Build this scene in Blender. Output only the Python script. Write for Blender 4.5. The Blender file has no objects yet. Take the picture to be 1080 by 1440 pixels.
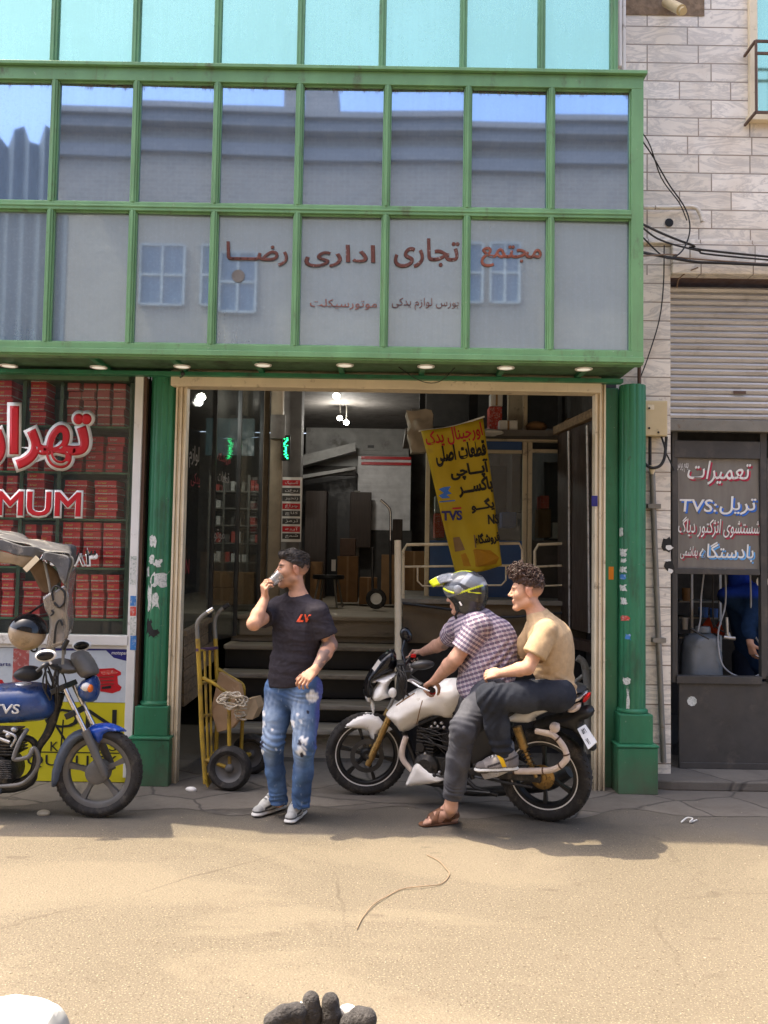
import bpy, bmesh, math, random
import numpy as np
from mathutils import Vector, Matrix, noise as mnoise
from mathutils.geometry import delaunay_2d_cdt

# ------------------------------------------------------------------ camera, sky, sun, exposure
SC = bpy.context.scene
COL = SC.collection
rnd = random.Random(7)
V = Vector
FPX, CXP, CYP = 1250.0, 540.0, 720.0          # focal length and centre in pixels of the 1080x1440 photograph
PITCH, ROLL = math.radians(3.1), 0.0165
CAM = V((0, 0, 1.7))
F_ = V((0, math.cos(PITCH), math.sin(PITCH)))
U0 = V((0, -math.sin(PITCH), math.cos(PITCH)))
X0 = V((1, 0, 0))
R_ = X0 * math.cos(ROLL) + U0 * math.sin(ROLL)
U_ = U0 * math.cos(ROLL) - X0 * math.sin(ROLL)
cam_d = bpy.data.cameras.new('camera')
cam_d.sensor_fit = 'VERTICAL'; cam_d.sensor_height = 24.0; cam_d.lens = 24.0 * FPX / 1440.0
cam_d.clip_start = 0.05; cam_d.clip_end = 500
cam = bpy.data.objects.new('camera', cam_d); COL.objects.link(cam)
mw = Matrix((R_, U_, -F_)).transposed().to_4x4(); mw.translation = CAM
cam.matrix_world = mw
SC.camera = cam

SUN_DIR = V((-0.44, 0.105, 1.0)).normalized()
sun_d = bpy.data.lights.new('sun', 'SUN'); sun_d.energy = 2.25; sun_d.angle = math.radians(0.53); sun_d.color = (1.0, 0.86, 0.64)
sun = bpy.data.objects.new('sun', sun_d); COL.objects.link(sun)
sun.rotation_euler = SUN_DIR.to_track_quat('Z', 'Y').to_euler(); sun.location = (0, 0, 30)
world = bpy.data.worlds.new('World'); SC.world = world; world.use_nodes = True
wt = world.node_tree
sky = wt.nodes.new('ShaderNodeTexSky'); sky.sky_type = 'NISHITA'; sky.sun_disc = False
sky.sun_elevation = math.asin(SUN_DIR.z); sky.sun_rotation = math.atan2(SUN_DIR.x, SUN_DIR.y)
sky.air_density = 0.7; sky.dust_density = 5.0; sky.ozone_density = 0.6
wt.links.new(sky.outputs[0], wt.nodes['Background'].inputs[0]); wt.nodes['Background'].inputs[1].default_value = 0.15
vs_ = SC.view_settings; vs_.view_transform = 'Standard'; vs_.look = 'None'; vs_.gamma = 1.0; vs_.use_curve_mapping = False
vs_.exposure = 2.2
SC.cycles.max_bounces = 7; SC.cycles.diffuse_bounces = 4; SC.cycles.glossy_bounces = 3; SC.cycles.transmission_bounces = 4; SC.cycles.transparent_max_bounces = 10
SC.cycles.use_denoising = True
SC.cycles.caustics_reflective = False; SC.cycles.caustics_refractive = False

def ray(px, py):
    return F_ + R_ * ((px - CXP) / FPX) - U_ * ((py - CYP) / FPX)
def P(px, py, Y):                    # the point on the vertical plane at depth Y seen at that pixel
    d = ray(px, py); return CAM + d * (Y / d.y)
def G(px, py, z=0.0):                # the point on the ground seen at that pixel
    d = ray(px, py); return CAM + d * ((z - CAM.z) / d.z)
class PL:                            # a plane with axes u (along), w (up), n (towards the camera)
    def __init__(s, o, u, w):
        s.o, s.u, s.w = V(o), V(u).normalized(), V(w).normalized()
        s.n = s.w.cross(s.u).normalized()
        if s.n.y > 0: s.n = -s.n
    def ab(s, px, py, off=0.0):
        d = ray(px, py); o = s.o + s.n * off
        t = (o - CAM).dot(s.n) / d.dot(s.n); q = CAM + d * t - s.o
        return (q.dot(s.u), q.dot(s.w))
    def at(s, px, py, off=0.0):
        a, b = s.ab(px, py, off); return s.pt(a, b, off)
    def pt(s, a, b, c=0.0): return s.o + s.u * a + s.w * b + s.n * c
# ------------------------------------------------------------------ object helpers
def link(o):
    COL.objects.link(o); return o
def props(o, label=None, cat=None, group=None, kind=None):
    if label: o['label'] = label
    if cat: o['category'] = cat
    if group: o['group'] = group
    if kind: o['kind'] = kind
    return o
def thing(name, label, cat, loc, group=None):
    o = bpy.data.objects.new(name, None); o.empty_display_size = 0.1; o.location = loc
    return props(link(o), label, cat, group)
def T(o, label, cat, group=None):    # tag a one-mesh thing and put its origin at its base
    me = o.data
    n = len(me.vertices); co = np.empty(n * 3, np.float32); me.vertices.foreach_get('co', co); co = co.reshape(-1, 3)
    lo, hi = co.min(0), co.max(0); c = np.array([(lo[0] + hi[0]) / 2, (lo[1] + hi[1]) / 2, lo[2]], np.float32)
    co -= c; me.vertices.foreach_set('co', co.ravel()); me.update()
    o.location = [float(q) for q in c]
    return props(o, label, cat, group)
def attach(o, parent):
    if parent is not None:
        o.parent = parent
        pm = Matrix.Identity(4); q = parent
        chain = []
        while q is not None: chain.append(q); q = q.parent
        for q in reversed(chain): pm = pm @ q.matrix_parent_inverse @ Matrix.Translation(q.location)
        o.matrix_parent_inverse = pm.inverted()
    return o
def copy_tree(o, parent=None, d=(0, 0, 0)):
    c = o.copy(); link(c)
    if parent is None: c.location = o.location + V(d)
    else: c.parent = parent
    for ch in o.children: copy_tree(ch, c)
    return c
def basis(d):
    d = d.normalized(); a = V((0, 0, 1)) if abs(d.z) < .9 else V((1, 0, 0))
    x = d.cross(a).normalized(); return x, d.cross(x).normalized()
def smooth_path(pts, n=6):
    pts = [V(p) for p in pts]
    if len(pts) < 3: return pts
    q = [pts[0] * 2 - pts[1]] + pts + [pts[-1] * 2 - pts[-2]]; out = []
    for i in range(1, len(q) - 2):
        a, b, c, d = q[i - 1:i + 3]
        for k in range(n):
            t = k / n
            out.append(.5 * ((2 * b) + (c - a) * t + (2 * a - 5 * b + 4 * c - d) * t * t + (3 * b - a - 3 * c + d) * t ** 3))
    return out + [pts[-1]]
def chaikin(p, n=2):
    for _ in range(n):
        o = []
        for i in range(len(p)):
            a, b = p[i], p[(i + 1) % len(p)]
            o += [(a[0] * .75 + b[0] * .25, a[1] * .75 + b[1] * .25), (a[0] * .25 + b[0] * .75, a[1] * .25 + b[1] * .75)]
        p = o
    return p
class MB:
    def __init__(s): s.v, s.f, s.m, s.cur = [], [], [], 0
    def add(s, v, f):
        o = len(s.v); s.v += [tuple(q) for q in v]; s.f += [tuple(i + o for i in q) for q in f]; s.m += [s.cur] * len(f); return s
    def mat(s, i): s.cur = i; return s
    def box(s, x0, x1, y0, y1, z0, z1):
        return s.add([(x0, y0, z0), (x1, y0, z0), (x1, y1, z0), (x0, y1, z0), (x0, y0, z1), (x1, y0, z1), (x1, y1, z1), (x0, y1, z1)],
                     [(3, 2, 1, 0), (4, 5, 6, 7), (0, 1, 5, 4), (1, 2, 6, 5), (2, 3, 7, 6), (3, 0, 4, 7)])
    def obox(s, c, ax, h):
        c = V(c); X, Y, Z = [V(a).normalized() * k for a, k in zip(ax, h)]
        v = [c + X * i + Y * j + Z * k for k in (-1, 1) for j in (-1, 1) for i in (-1, 1)]
        return s.add(v, [(2, 3, 1, 0), (4, 5, 7, 6), (0, 1, 5, 4), (1, 3, 7, 5), (3, 2, 6, 7), (2, 0, 4, 6)])
    def bar(s, a, b, w, h, up=(0, 0, 1)):
        a, b = V(a), V(b); d = (b - a); L = d.length; d.normalize(); y = V(up).cross(d)
        if y.length < 1e-4: y = V((1, 0, 0)).cross(d)
        y.normalize(); z = d.cross(y)
        return s.obox((a + b) / 2, (d, y, z), (L / 2, w / 2, h / 2))
    def pxbox(s, x0, x1, y0, y1, Y, d, ref=None):      # a box whose front face at depth Y covers a pixel rectangle; d = depth
        a, b = P((x0), (y0 + y1) / 2, Y), P(x1, (y0 + y1) / 2, Y); c, e = P((x0 + x1) / 2, y0, Y), P((x0 + x1) / 2, y1, Y)
        return s.box(a.x, b.x, Y, Y + d, e.z, c.z)
    def tube(s, pts, r, seg=10, cap=True, sm=0, flat=None):
        pts = [V(p) for p in pts]
        if sm:
            rr = r if isinstance(r, (list, tuple)) else [r] * len(pts)
            n0 = len(pts); pts = smooth_path(pts, sm); r = [float(np.interp(i / (len(pts) - 1) * (n0 - 1), range(n0), rr)) for i in range(len(pts))]
        n = len(pts); rr = r if isinstance(r, (list, tuple)) else [r] * n
        t = [(pts[min(i + 1, n - 1)] - pts[max(i - 1, 0)]).normalized() for i in range(n)]
        x, y = basis(t[0]); v = []
        for i in range(n):
            x = (x - t[i] * x.dot(t[i])).normalized(); y = t[i].cross(x)
            for k in range(seg):
                a = 2 * math.pi * k / seg; v.append(pts[i] + (x * math.cos(a) + y * math.sin(a)) * rr[i])
        f = [(i * seg + k, i * seg + (k + 1) % seg, (i + 1) * seg + (k + 1) % seg, (i + 1) * seg + k) for i in range(n - 1) for k in range(seg)]
        if cap: f += [tuple(range(seg - 1, -1, -1)), tuple((n - 1) * seg + k for k in range(seg))]
        return s.add(v, f)
    def lathe(s, prof, c, ax, seg=24, arc=None, e=None):   # prof: (radius, height along axis)
        c, ax = V(c), V(ax).normalized(); x, y = basis(ax) if e is None else e; v = []; n = len(prof)
        a0, a1 = arc or (0, 2 * math.pi); closed = arc is None; m = seg if closed else seg + 1
        for k in range(m):
            a = a0 + (a1 - a0) * k / seg; q = x * math.cos(a) + y * math.sin(a)
            for r, h in prof: v.append(c + q * r + ax * h)
        f = [(k * n + i, k * n + i + 1, ((k + 1) % m) * n + i + 1, ((k + 1) % m) * n + i) for k in range(seg) for i in range(n - 1)]
        return s.add(v, f)
    def sphere(s, c, r, ax=None, seg=16, ring=10):
        c = V(c); r = (r, r, r) if isinstance(r, (int, float)) else r
        X, Y, Z = [V(a) for a in (ax or ((1, 0, 0), (0, 1, 0), (0, 0, 1)))]; v = []
        for j in range(ring + 1):
            th = math.pi * j / ring
            for k in range(seg):
                a = 2 * math.pi * k / seg
                v.append(c + X * (r[0] * math.sin(th) * math.cos(a)) + Y * (r[1] * math.sin(th) * math.sin(a)) + Z * (r[2] * math.cos(th)))
        f = [(j * seg + k, (j + 1) * seg + k, (j + 1) * seg + (k + 1) % seg, j * seg + (k + 1) % seg) for j in range(ring) for k in range(seg)]
        return s.add(v, f)
    def prism(s, pts, d):                 # a 3-D polygon swept by vector d
        n = len(pts); d = V(d); a = [V(p) for p in pts]
        return s.add(a + [p + d for p in a], [tuple(range(n)), tuple(range(2 * n - 1, n - 1, -1))] + [(i, n + i, n + (i + 1) % n, (i + 1) % n) for i in range(n)])
    def pillow(s, pl, poly, t, r=.03, step=.02, c0=0.0, sm=2, off=0.0, edge=.002, one=False):  # an outline in pixels on plane pl, puffed to half thickness t
        p2 = [pl.ab(x, y, off) for x, y in poly]
        return s.puff(pl, p2, t, r, step, c0, sm, edge, one)
    def puff(s, pl, p2, t, r=.03, step=.02, c0=0.0, sm=2, edge=.002, one=False):
        if sm: p2 = chaikin(p2, sm)
        q = []
        for i in range(len(p2)):
            a, b = V(p2[i]), V(p2[(i + 1) % len(p2)]); k = max(1, int((b - a).length / step))
            q += [tuple(a.lerp(b, j / k)) for j in range(k)]
        A = np.array(q); B = np.roll(A, -1, 0); n = len(q)
        def dist(x):
            d = B - A; tt = np.clip(((x - A) * d).sum(1) / np.maximum((d * d).sum(1), 1e-12), 0, 1)
            return float(np.sqrt((((A + d * tt[:, None]) - x) ** 2).sum(1)).min())
        def inside(x):
            c = False
            y0, y1 = A[:, 1], B[:, 1]
            m = (y0 > x[1]) != (y1 > x[1])
            xs = A[m, 0] + (x[1] - y0[m]) / (y1[m] - y0[m]) * (B[m, 0] - A[m, 0])
            return int((xs > x[0]).sum()) % 2 == 1
        lo, hi = A.min(0), A.max(0); ins = []
        for i in np.arange(lo[0], hi[0], step):
            for j in np.arange(lo[1], hi[1], step):
                x = np.array((i + (j / step % 2) * .01 * step, j))
                if inside(x) and dist(x) > step * .45: ins.append(tuple(x))
        res = delaunay_2d_cdt([V(x) for x in q + ins], [], [list(range(n))], 1, 1e-6)
        vs, fs = res[0], res[2]; N = len(vs); f = []
        th = []
        for x in vs:
            d = dist(np.array((x.x, x.y))); k = min(d / r, 1.0); th.append(edge + (t - edge) * math.sqrt(max(0, 1 - (1 - k) ** 2)))
        v = [pl.pt(x.x, x.y, c0 + h) for x, h in zip(vs, th)] + [pl.pt(x.x, x.y, c0 - (h if not one else edge)) for x, h in zip(vs, th)]
        nrm = pl.u.cross(pl.w).dot(pl.n) > 0
        for q3 in fs:
            q3 = tuple(q3); f.append(q3 if nrm else q3[::-1]); f.append(tuple(i + N for i in (q3[::-1] if nrm else q3)))
        cnt = {}
        for q3 in fs:
            for i in range(len(q3)):
                e = (q3[i], q3[(i + 1) % len(q3)]); cnt[e] = 1
        for (a, b) in list(cnt):
            if (b, a) not in cnt: f.append((b, a, a + N, b + N) if nrm else (a, b, b + N, a + N))
        return s.add(v, f)
    def build(s, name, mats, parent=None, smooth=None, bevel=0, kind=None, sub=0):
        me = bpy.data.meshes.new(name); me.from_pydata(s.v, [], s.f)
        mats = mats if isinstance(mats, (list, tuple)) else [mats]
        for m in mats: me.materials.append(m)
        if len(mats) > 1: me.polygons.foreach_set('material_index', s.m)
        if smooth is not None:
            me.polygons.foreach_set('use_smooth', [True] * len(me.polygons))
            if smooth < 180: me.set_sharp_from_angle(angle=math.radians(smooth))
        me.update()
        o = link(bpy.data.objects.new(name, me)); attach(o, parent)
        if bevel:
            b = o.modifiers.new('bevel', 'BEVEL'); b.width = bevel; b.segments = 2; b.limit_method = 'ANGLE'; b.angle_limit = math.radians(40)
            b.harden_normals = False
        if kind: o['kind'] = kind
        return o
# ------------------------------------------------------------------ lettering: a small shaper for the connected script
AR = {'ا': (0xFE8D, 2), 'آ': (0xFE81, 2), 'ب': (0xFE8F, 4), 'پ': (0xFB56, 4), 'ت': (0xFE95, 4), 'ج': (0xFE9D, 4), 'چ': (0xFB7A, 4), 'د': (0xFEA9, 2),
      'ر': (0xFEAD, 2), 'ز': (0xFEAF, 2), 'ژ': (0xFB8A, 2), 'س': (0xFEB1, 4), 'ش': (0xFEB5, 4), 'ض': (0xFEBD, 4), 'ط': (0xFEC1, 4), 'ع': (0xFEC9, 4),
      'ف': (0xFED1, 4), 'ق': (0xFED5, 4), 'ک': (0xFB8E, 4), 'گ': (0xFB92, 4), 'ل': (0xFEDD, 4), 'م': (0xFEE1, 4), 'ن': (0xFEE5, 4), 'و': (0xFEED, 2),
      'ه': (0xFEE9, 4), 'ی': (0xFBFC, 4), 'ص': (0xFEB9, 4), 'ح': (0xFEA1, 4), 'خ': (0xFEA5, 4)}
def shape(t):
    out = []
    dual = lambda c: c == 'ـ' or (c in AR and AR[c][1] == 4)
    join = lambda c: c == 'ـ' or c in AR
    for i, c in enumerate(t):
        if c not in AR: out.append(c); continue
        b, n = AR[c]; pre = i > 0 and dual(t[i - 1]); nxt = n == 4 and i + 1 < len(t) and join(t[i + 1])
        out.append(chr(b + (3 if pre and nxt else 2 if nxt else 1 if pre else 0)))
    return ''.join(reversed(out)) if any(c in AR for c in t) else t
def letters(name, t, c, w, h, m, parent, right=(1, 0, 0), up=(0, 0, 1), depth=.0015, bold=0.0, back=0.0, shear=0.0):
    """lettering t as one flat raised mesh, w wide and h high, centred on c"""
    cu = bpy.data.curves.new(name, 'FONT'); cu.body = shape(t); cu.bevel_depth = bold; cu.bevel_resolution = 0; cu.resolution_u = 3
    o = bpy.data.objects.new(name, cu); link(o)
    bpy.context.view_layer.update()
    me = bpy.data.meshes.new_from_object(o.evaluated_get(bpy.context.evaluated_depsgraph_get()))
    bpy.data.objects.remove(o); bpy.data.curves.remove(cu)
    n = len(me.vertices); co = np.empty(n * 3, np.float32); me.vertices.foreach_get('co', co); co = co.reshape(-1, 3)
    lo, hi = co.min(0), co.max(0); R, U = V(right).normalized(), V(up).normalized(); N = R.cross(U)
    a = (co[:, 0] - (lo[0] + hi[0]) / 2) / (hi[0] - lo[0]) * w; b = (co[:, 1] - (lo[1] + hi[1]) / 2) / (hi[1] - lo[1]) * h
    a = a + b * shear
    out = np.array(V(c))[None] + a[:, None] * np.array(R)[None] + b[:, None] * np.array(U)[None] + np.array(N)[None] * (back + (co[:, 2] / bold * depth * .5 if bold else np.zeros(n))[:, None])
    bm = bmesh.new(); bm.from_mesh(me)
    for v, q in zip(bm.verts, out): v.co = q
    bm.normal_update()
    r = {'geom': []} if bold else bmesh.ops.extrude_face_region(bm, geom=bm.faces[:])
    for g in r['geom']:
        if isinstance(g, bmesh.types.BMVert): g.co += N * depth
    bm.to_mesh(me); bm.free(); me.materials.clear(); me.materials.append(m); me.name = name
    o = link(bpy.data.objects.new(name, me)); attach(o, parent)
    return o
def pxletters(name, t, x0, x1, y0, y1, Y, m, parent, **k):
    a, b = P(x0, (y0 + y1) / 2, Y), P(x1, (y0 + y1) / 2, Y); c, d = P((x0 + x1) / 2, y0, Y), P((x0 + x1) / 2, y1, Y)
    cc = P((x0 + x1) / 2, (y0 + y1) / 2, Y)
    return letters(name, t, cc, (b - a).length, (c - d).length, m, parent, **k)
# ------------------------------------------------------------------ smooth solids: signed distance fields meshed with surface nets
def nz(p, f=1.0, seed=0, n=7):
    g = np.random.RandomState(seed); o = np.zeros(len(p))
    for i in range(n):
        d = g.normal(size=3); d /= np.linalg.norm(d); o += np.sin(p @ d * f * (0.6 + g.rand()) * 6.28 + g.rand() * 6.28)
    return o / math.sqrt(n)
class SDF:
    def __init__(s): s.p = []; s.c = []
    def cone(s, a, ra, b, rb, k=.02, flat=None, neg=False):
        s.p.append(('c', np.array(V(a)), np.array(V(b)), ra, rb, k, flat, neg)); return s
    def chain(s, pts, rs, k=.02, flat=None):
        for i in range(len(pts) - 1): s.cone(pts[i], rs[i], pts[i + 1], rs[i + 1], k, flat)
        return s
    def ell(s, c, r, ax=None, k=.02, neg=False):
        A = np.array([list(V(a).normalized()) for a in (ax or ((1, 0, 0), (0, 1, 0), (0, 0, 1)))])
        s.p.append(('e', np.array(V(c)), A, np.array(r if not isinstance(r, (int, float)) else (r, r, r), float), k, neg)); return s
    def cut(s, pt, nrm, rad=None, c=None): s.c.append((np.array(V(pt)), np.array(V(nrm).normalized()), rad, np.array(V(c)) if c is not None else None)); return s
    def grow(s, d):
        o = SDF()
        for q in s.p:
            o.p.append(q[:3] + (q[3] + d, q[4] + d) + q[5:] if q[0] == 'c' else q[:3] + (q[3] + d,) + q[4:])
        return o
    def mesh(s, name, mats, parent=None, cell=.006, disp=None, col=None, uvw=None):
        lo, hi = np.full(3, 1e9), np.full(3, -1e9); bb = []
        for q in s.p:
            if q[0] == 'c': R = max(q[3], q[4]) * (max(1, q[6][1]) if q[6] else 1); a, b = np.minimum(q[1], q[2]) - R, np.maximum(q[1], q[2]) + R
            else: R = q[3].max(); a, b = q[1] - R, q[1] + R
            bb.append((a, b))
            if not q[-1]: lo, hi = np.minimum(lo, a), np.maximum(hi, b)
        lo -= .03; hi += .03
        n = np.ceil((hi - lo) / cell).astype(int) + 1
        D = np.full(n, .08, np.float32)
        ax = [(lo[i] + cell * np.arange(n[i])).astype(np.float32) for i in range(3)]
        for q, (a, b) in zip(s.p, bb):
            k = q[5] if q[0] == 'c' else q[4]; neg = q[-1]; pad = .02 + k
            i0 = np.clip(((a - pad - lo) / cell).astype(int), 0, n - 1); i1 = np.clip(((b + pad - lo) / cell).astype(int) + 1, 1, n)
            if (i1 <= i0).any(): continue
            X, Y, Z = [ax[i][i0[i]:i1[i]] for i in range(3)]
            if q[0] == 'c':
                A, B, ra, rb, _, flat, _ = q[1:]; d = B - A; L2 = max((d * d).sum(), 1e-9)
                px, py, pz = X[:, None, None] - A[0], Y[None, :, None] - A[1], Z[None, None, :] - A[2]
                t = np.clip((px * d[0] + py * d[1] + pz * d[2]) / L2, 0, 1)
                qx, qy, qz = px - t * d[0], py - t * d[1], pz - t * d[2]
                r2 = qx * qx + qy * qy + qz * qz
                if flat:
                    fd = np.array(V(flat[0]).normalized()); c = qx * fd[0] + qy * fd[1] + qz * fd[2]; r2 = r2 + c * c * (1 / flat[1] ** 2 - 1)
                e = np.sqrt(r2) - (ra + t * (rb - ra))
                if flat: e = e * min(1, flat[1]) ** .5
            else:
                C, A, r = q[1:4]
                px, py, pz = X[:, None, None] - C[0], Y[None, :, None] - C[1], Z[None, None, :] - C[2]
                u = [px * A[i][0] + py * A[i][1] + pz * A[i][2] for i in range(3)]
                k0 = np.sqrt(sum((u[i] / r[i]) ** 2 for i in range(3))); k1 = np.sqrt(sum((u[i] / r[i] ** 2) ** 2 for i in range(3)))
                e = k0 * (k0 - 1) / np.maximum(k1, 1e-6)
            S = D[i0[0]:i1[0], i0[1]:i1[1], i0[2]:i1[2]]
            if neg:
                h = np.clip(.5 - .5 * (S + e) / k, 0, 1); S[...] = S * (1 - h) - e * h + k * h * (1 - h)
            else:
                h = np.clip(.5 + .5 * (e - S) / k, 0, 1); S[...] = e * (1 - h) + S * h - k * h * (1 - h)
        for pt, nr, rad, c in s.c:
            pd = (ax[0][:, None, None] - pt[0]) * nr[0] + (ax[1][None, :, None] - pt[1]) * nr[1] + (ax[2][None, None, :] - pt[2]) * nr[2]
            if rad is None: np.maximum(D, pd.astype(np.float32), out=D)
            else:
                rr = np.sqrt((ax[0][:, None, None] - c[0]) ** 2 + (ax[1][None, :, None] - c[1]) ** 2 + (ax[2][None, None, :] - c[2]) ** 2) - rad
                D[...] = np.maximum(D, np.minimum(pd, -rr).astype(np.float32))
        for i in range(3):                       # close the surface at the grid border
            sl = [slice(None)] * 3
            for e in (0, -1): sl[i] = e; D[tuple(sl)] = np.maximum(D[tuple(sl)], .01)
        S = D < 0
        cnt = np.zeros(n - 1, np.int8)
        for i in (0, 1):
            for j in (0, 1):
                for k in (0, 1): cnt += S[i:n[0] - 1 + i, j:n[1] - 1 + j, k:n[2] - 1 + k]
        I, J, K = np.nonzero((cnt > 0) & (cnt < 8)); m = len(I)
        idx = np.full(n - 1, -1, np.int32); idx[I, J, K] = np.arange(m)
        cor = [(i, j, k) for i in (0, 1) for j in (0, 1) for k in (0, 1)]
        val = {c: D[I + c[0], J + c[1], K + c[2]] for c in cor}
        acc = np.zeros((m, 3)); num = np.zeros(m)
        for c in cor:
            for a in range(3):
                if c[a] == 0:
                    e = list(c); e[a] = 1; e = tuple(e); va, vb = val[c], val[e]; mk = (va < 0) != (vb < 0)
                    t = np.where(mk, va / np.where(mk, va - vb, 1), 0); pos = np.tile(np.array(c, float), (m, 1)); pos[:, a] += t
                    acc[mk] += pos[mk]; num[mk] += 1
        co = lo + (np.stack([I, J, K], 1) + acc / num[:, None]) * cell
        F = []
        for a in range(3):
            b, c = (a + 1) % 3, (a + 2) % 3
            s0 = [slice(None)] * 3; s1 = [slice(None)] * 3; s0[a] = slice(0, -1); s1[a] = slice(1, None)
            A_, B_ = S[tuple(s0)], S[tuple(s1)]; E = A_ != B_; q = np.stack(np.nonzero(E), 1)
            ok = (q[:, b] >= 1) & (q[:, c] >= 1) & (q[:, b] < n[b] - 1) & (q[:, c] < n[c] - 1); q = q[ok]
            fl = A_[tuple(q.T)]
            def cell_(db, dc):
                w = q.copy(); w[:, b] += db; w[:, c] += dc; return idx[tuple(w.T)]
            f = np.stack([cell_(-1, -1), cell_(0, -1), cell_(0, 0), cell_(-1, 0)], 1)
            f[~fl] = f[~fl][:, ::-1]; F.append(f)
        F = np.concatenate(F); F = F[(F >= 0).all(1)]
        me = bpy.data.meshes.new(name)
        me.vertices.add(m); me.vertices.foreach_set('co', co.astype(np.float32).ravel())
        me.loops.add(len(F) * 4); me.loops.foreach_set('vertex_index', F.ravel().astype(np.int32))
        me.polygons.add(len(F)); me.polygons.foreach_set('loop_start', np.arange(0, len(F) * 4, 4, dtype=np.int32))
        me.update(calc_edges=True); me.validate()
        me.polygons.foreach_set('use_smooth', [True] * len(me.polygons))
        if disp is not None:
            nn = np.empty(m * 3, np.float32); me.vertices.foreach_get('normal', nn); nn = nn.reshape(-1, 3)
            co2 = co + nn * disp(co)[:, None]; me.vertices.foreach_set('co', co2.astype(np.float32).ravel()); me.update()
        if col is not None:
            at = me.color_attributes.new('col', 'FLOAT_COLOR', 'POINT'); c4 = np.ones((m, 4), np.float32); c4[:, :3] = col(co); at.data.foreach_set('color', c4.ravel())
        if uvw is not None:
            at = me.attributes.new('uvw', 'FLOAT_VECTOR', 'POINT'); at.data.foreach_set('vector', uvw(co).astype(np.float32).ravel())
        for mt in (mats if isinstance(mats, (list, tuple)) else [mats]): me.materials.append(mt)
        o = link(bpy.data.objects.new(name, me)); attach(o, parent); return o
# ------------------------------------------------------------------ materials
def tree(name):
    m = bpy.data.materials.new(name); m.use_nodes = True; t = m.node_tree
    return m, t, t.nodes['Principled BSDF']
def nd(t, ty, out=0, **k):
    n = t.nodes.new('ShaderNode' + ty)
    for a, v in k.items():
        if a.startswith('_'): setattr(n, a[1:], v); continue
        key = int(a[1:]) if a[0] == 'i' and a[1:].isdigit() else a.replace('__', ' ')
        if hasattr(v, 'is_linked') or isinstance(v, bpy.types.NodeSocket): t.links.new(v, n.inputs[key])
        else: n.inputs[key].default_value = v
    return n.outputs[out]
def c4(c): return (c[0], c[1], c[2], 1)
def ramp(t, fac, a, b): return nd(t, 'MapRange', Value=fac, From__Min=a, From__Max=b)
def mixc(t, fac, a, b, mode='MIX'):
    n = t.nodes.new('ShaderNodeMix'); n.data_type = 'RGBA'; n.blend_type = mode
    for i, v in ((0, fac), (6, a), (7, b)):
        if isinstance(v, bpy.types.NodeSocket): t.links.new(v, n.inputs[i])
        else: n.inputs[i].default_value = v if i == 0 else (c4(v) if len(v) == 3 else v)
    return n.outputs[2]
def math_(t, op, a, b=0.0): return nd(t, 'Math', _operation=op, i0=a, i1=b)
def ocoord(t, scale=None):
    c = nd(t, 'TexCoord', out=3)
    return nd(t, 'Mapping', Vector=c, Scale=scale) if scale else c
def noise(t, vec, s, det=4.0, rough=.55, dist=0.0): return nd(t, 'TexNoise', Vector=vec, Scale=s, Detail=det, Roughness=rough, Distortion=dist)
def bump(t, b, h, st, dist=.01):
    n = nd(t, 'Bump', Strength=st, Distance=dist, Height=h); t.links.new(n, b.inputs['Normal'])
def mat(name, c, rough=.6, metal=0.0, var=.18, vs=7.0, dirt=None, ds=3.0, da=.5, bmp=0.0, bs=60.0, spec=.4, coat=0.0, st=None, attr=False, str_=None):
    m, t, b = tree(name); v = ocoord(t, st)
    base = nd(t, 'Attribute', _attribute_name='col') if attr else c
    f = ramp(t, noise(t, v, vs), .3, .7)
    if attr: col = mixc(t, f, mixc(t, 1.0, base, (1 - var,) * 3, 'MULTIPLY'), mixc(t, 1.0, base, (1 + var,) * 3, 'MULTIPLY'))
    else: col = mixc(t, f, [x * (1 - var) for x in c], [min(1, x * (1 + var)) for x in c])
    if dirt is not None:
        g = ramp(t, noise(t, v, ds, 8.0, .7), .62 - .3 * da, .72)
        col = mixc(t, g, col, dirt)
    t.links.new(col, b.inputs['Base Color'])
    r = nd(t, 'MapRange', Value=noise(t, v, vs * 2.3), From__Min=.3, From__Max=.7, To__Min=max(.05, rough - .12), To__Max=min(1, rough + .12))
    t.links.new(r, b.inputs['Roughness'])
    b.inputs['Metallic'].default_value = metal; b.inputs['Specular IOR Level'].default_value = spec; b.inputs['Coat Weight'].default_value = coat
    if bmp: bump(t, b, noise(t, v, bs, 5.0), bmp)
    return m
def flat(name, c, rough=.5, var=.08): return mat(name, c, rough, var=var, vs=12)

M = {}
M['green'] = mat('pale_green_paint', (.145, .30, .14), .45, var=.14, vs=5, dirt=(.10, .12, .07), ds=6, da=.12, bmp=.15, bs=25, st=(1, 1, .5))
M['green_dark'] = mat('dark_green_paint', (.03, .175, .085), .42, var=.25, vs=4, dirt=(.03, .07, .04), ds=5, da=.3, bmp=.12, bs=18, st=(1, 1, .35))
M['cream'] = mat('cream_painted_steel', (.70, .60, .43), .5, var=.1, vs=5, dirt=(.25, .18, .10), ds=9, da=.12)
M['white'] = mat('white_painted_trim', (.74, .72, .68), .5, var=.06, dirt=(.35, .31, .26), ds=8, da=.05)
M['brown'] = mat('brown_trim', (.10, .055, .035), .5)
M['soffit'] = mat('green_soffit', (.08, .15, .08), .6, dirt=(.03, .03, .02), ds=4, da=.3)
M['dark'] = mat('dark_interior', (.025, .023, .022), .7)
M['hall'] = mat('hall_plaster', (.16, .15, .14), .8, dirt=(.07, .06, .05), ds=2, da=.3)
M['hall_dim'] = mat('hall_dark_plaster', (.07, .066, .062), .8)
M['steel'] = mat('dark_steel', (.06, .06, .062), .45, .6)
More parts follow.
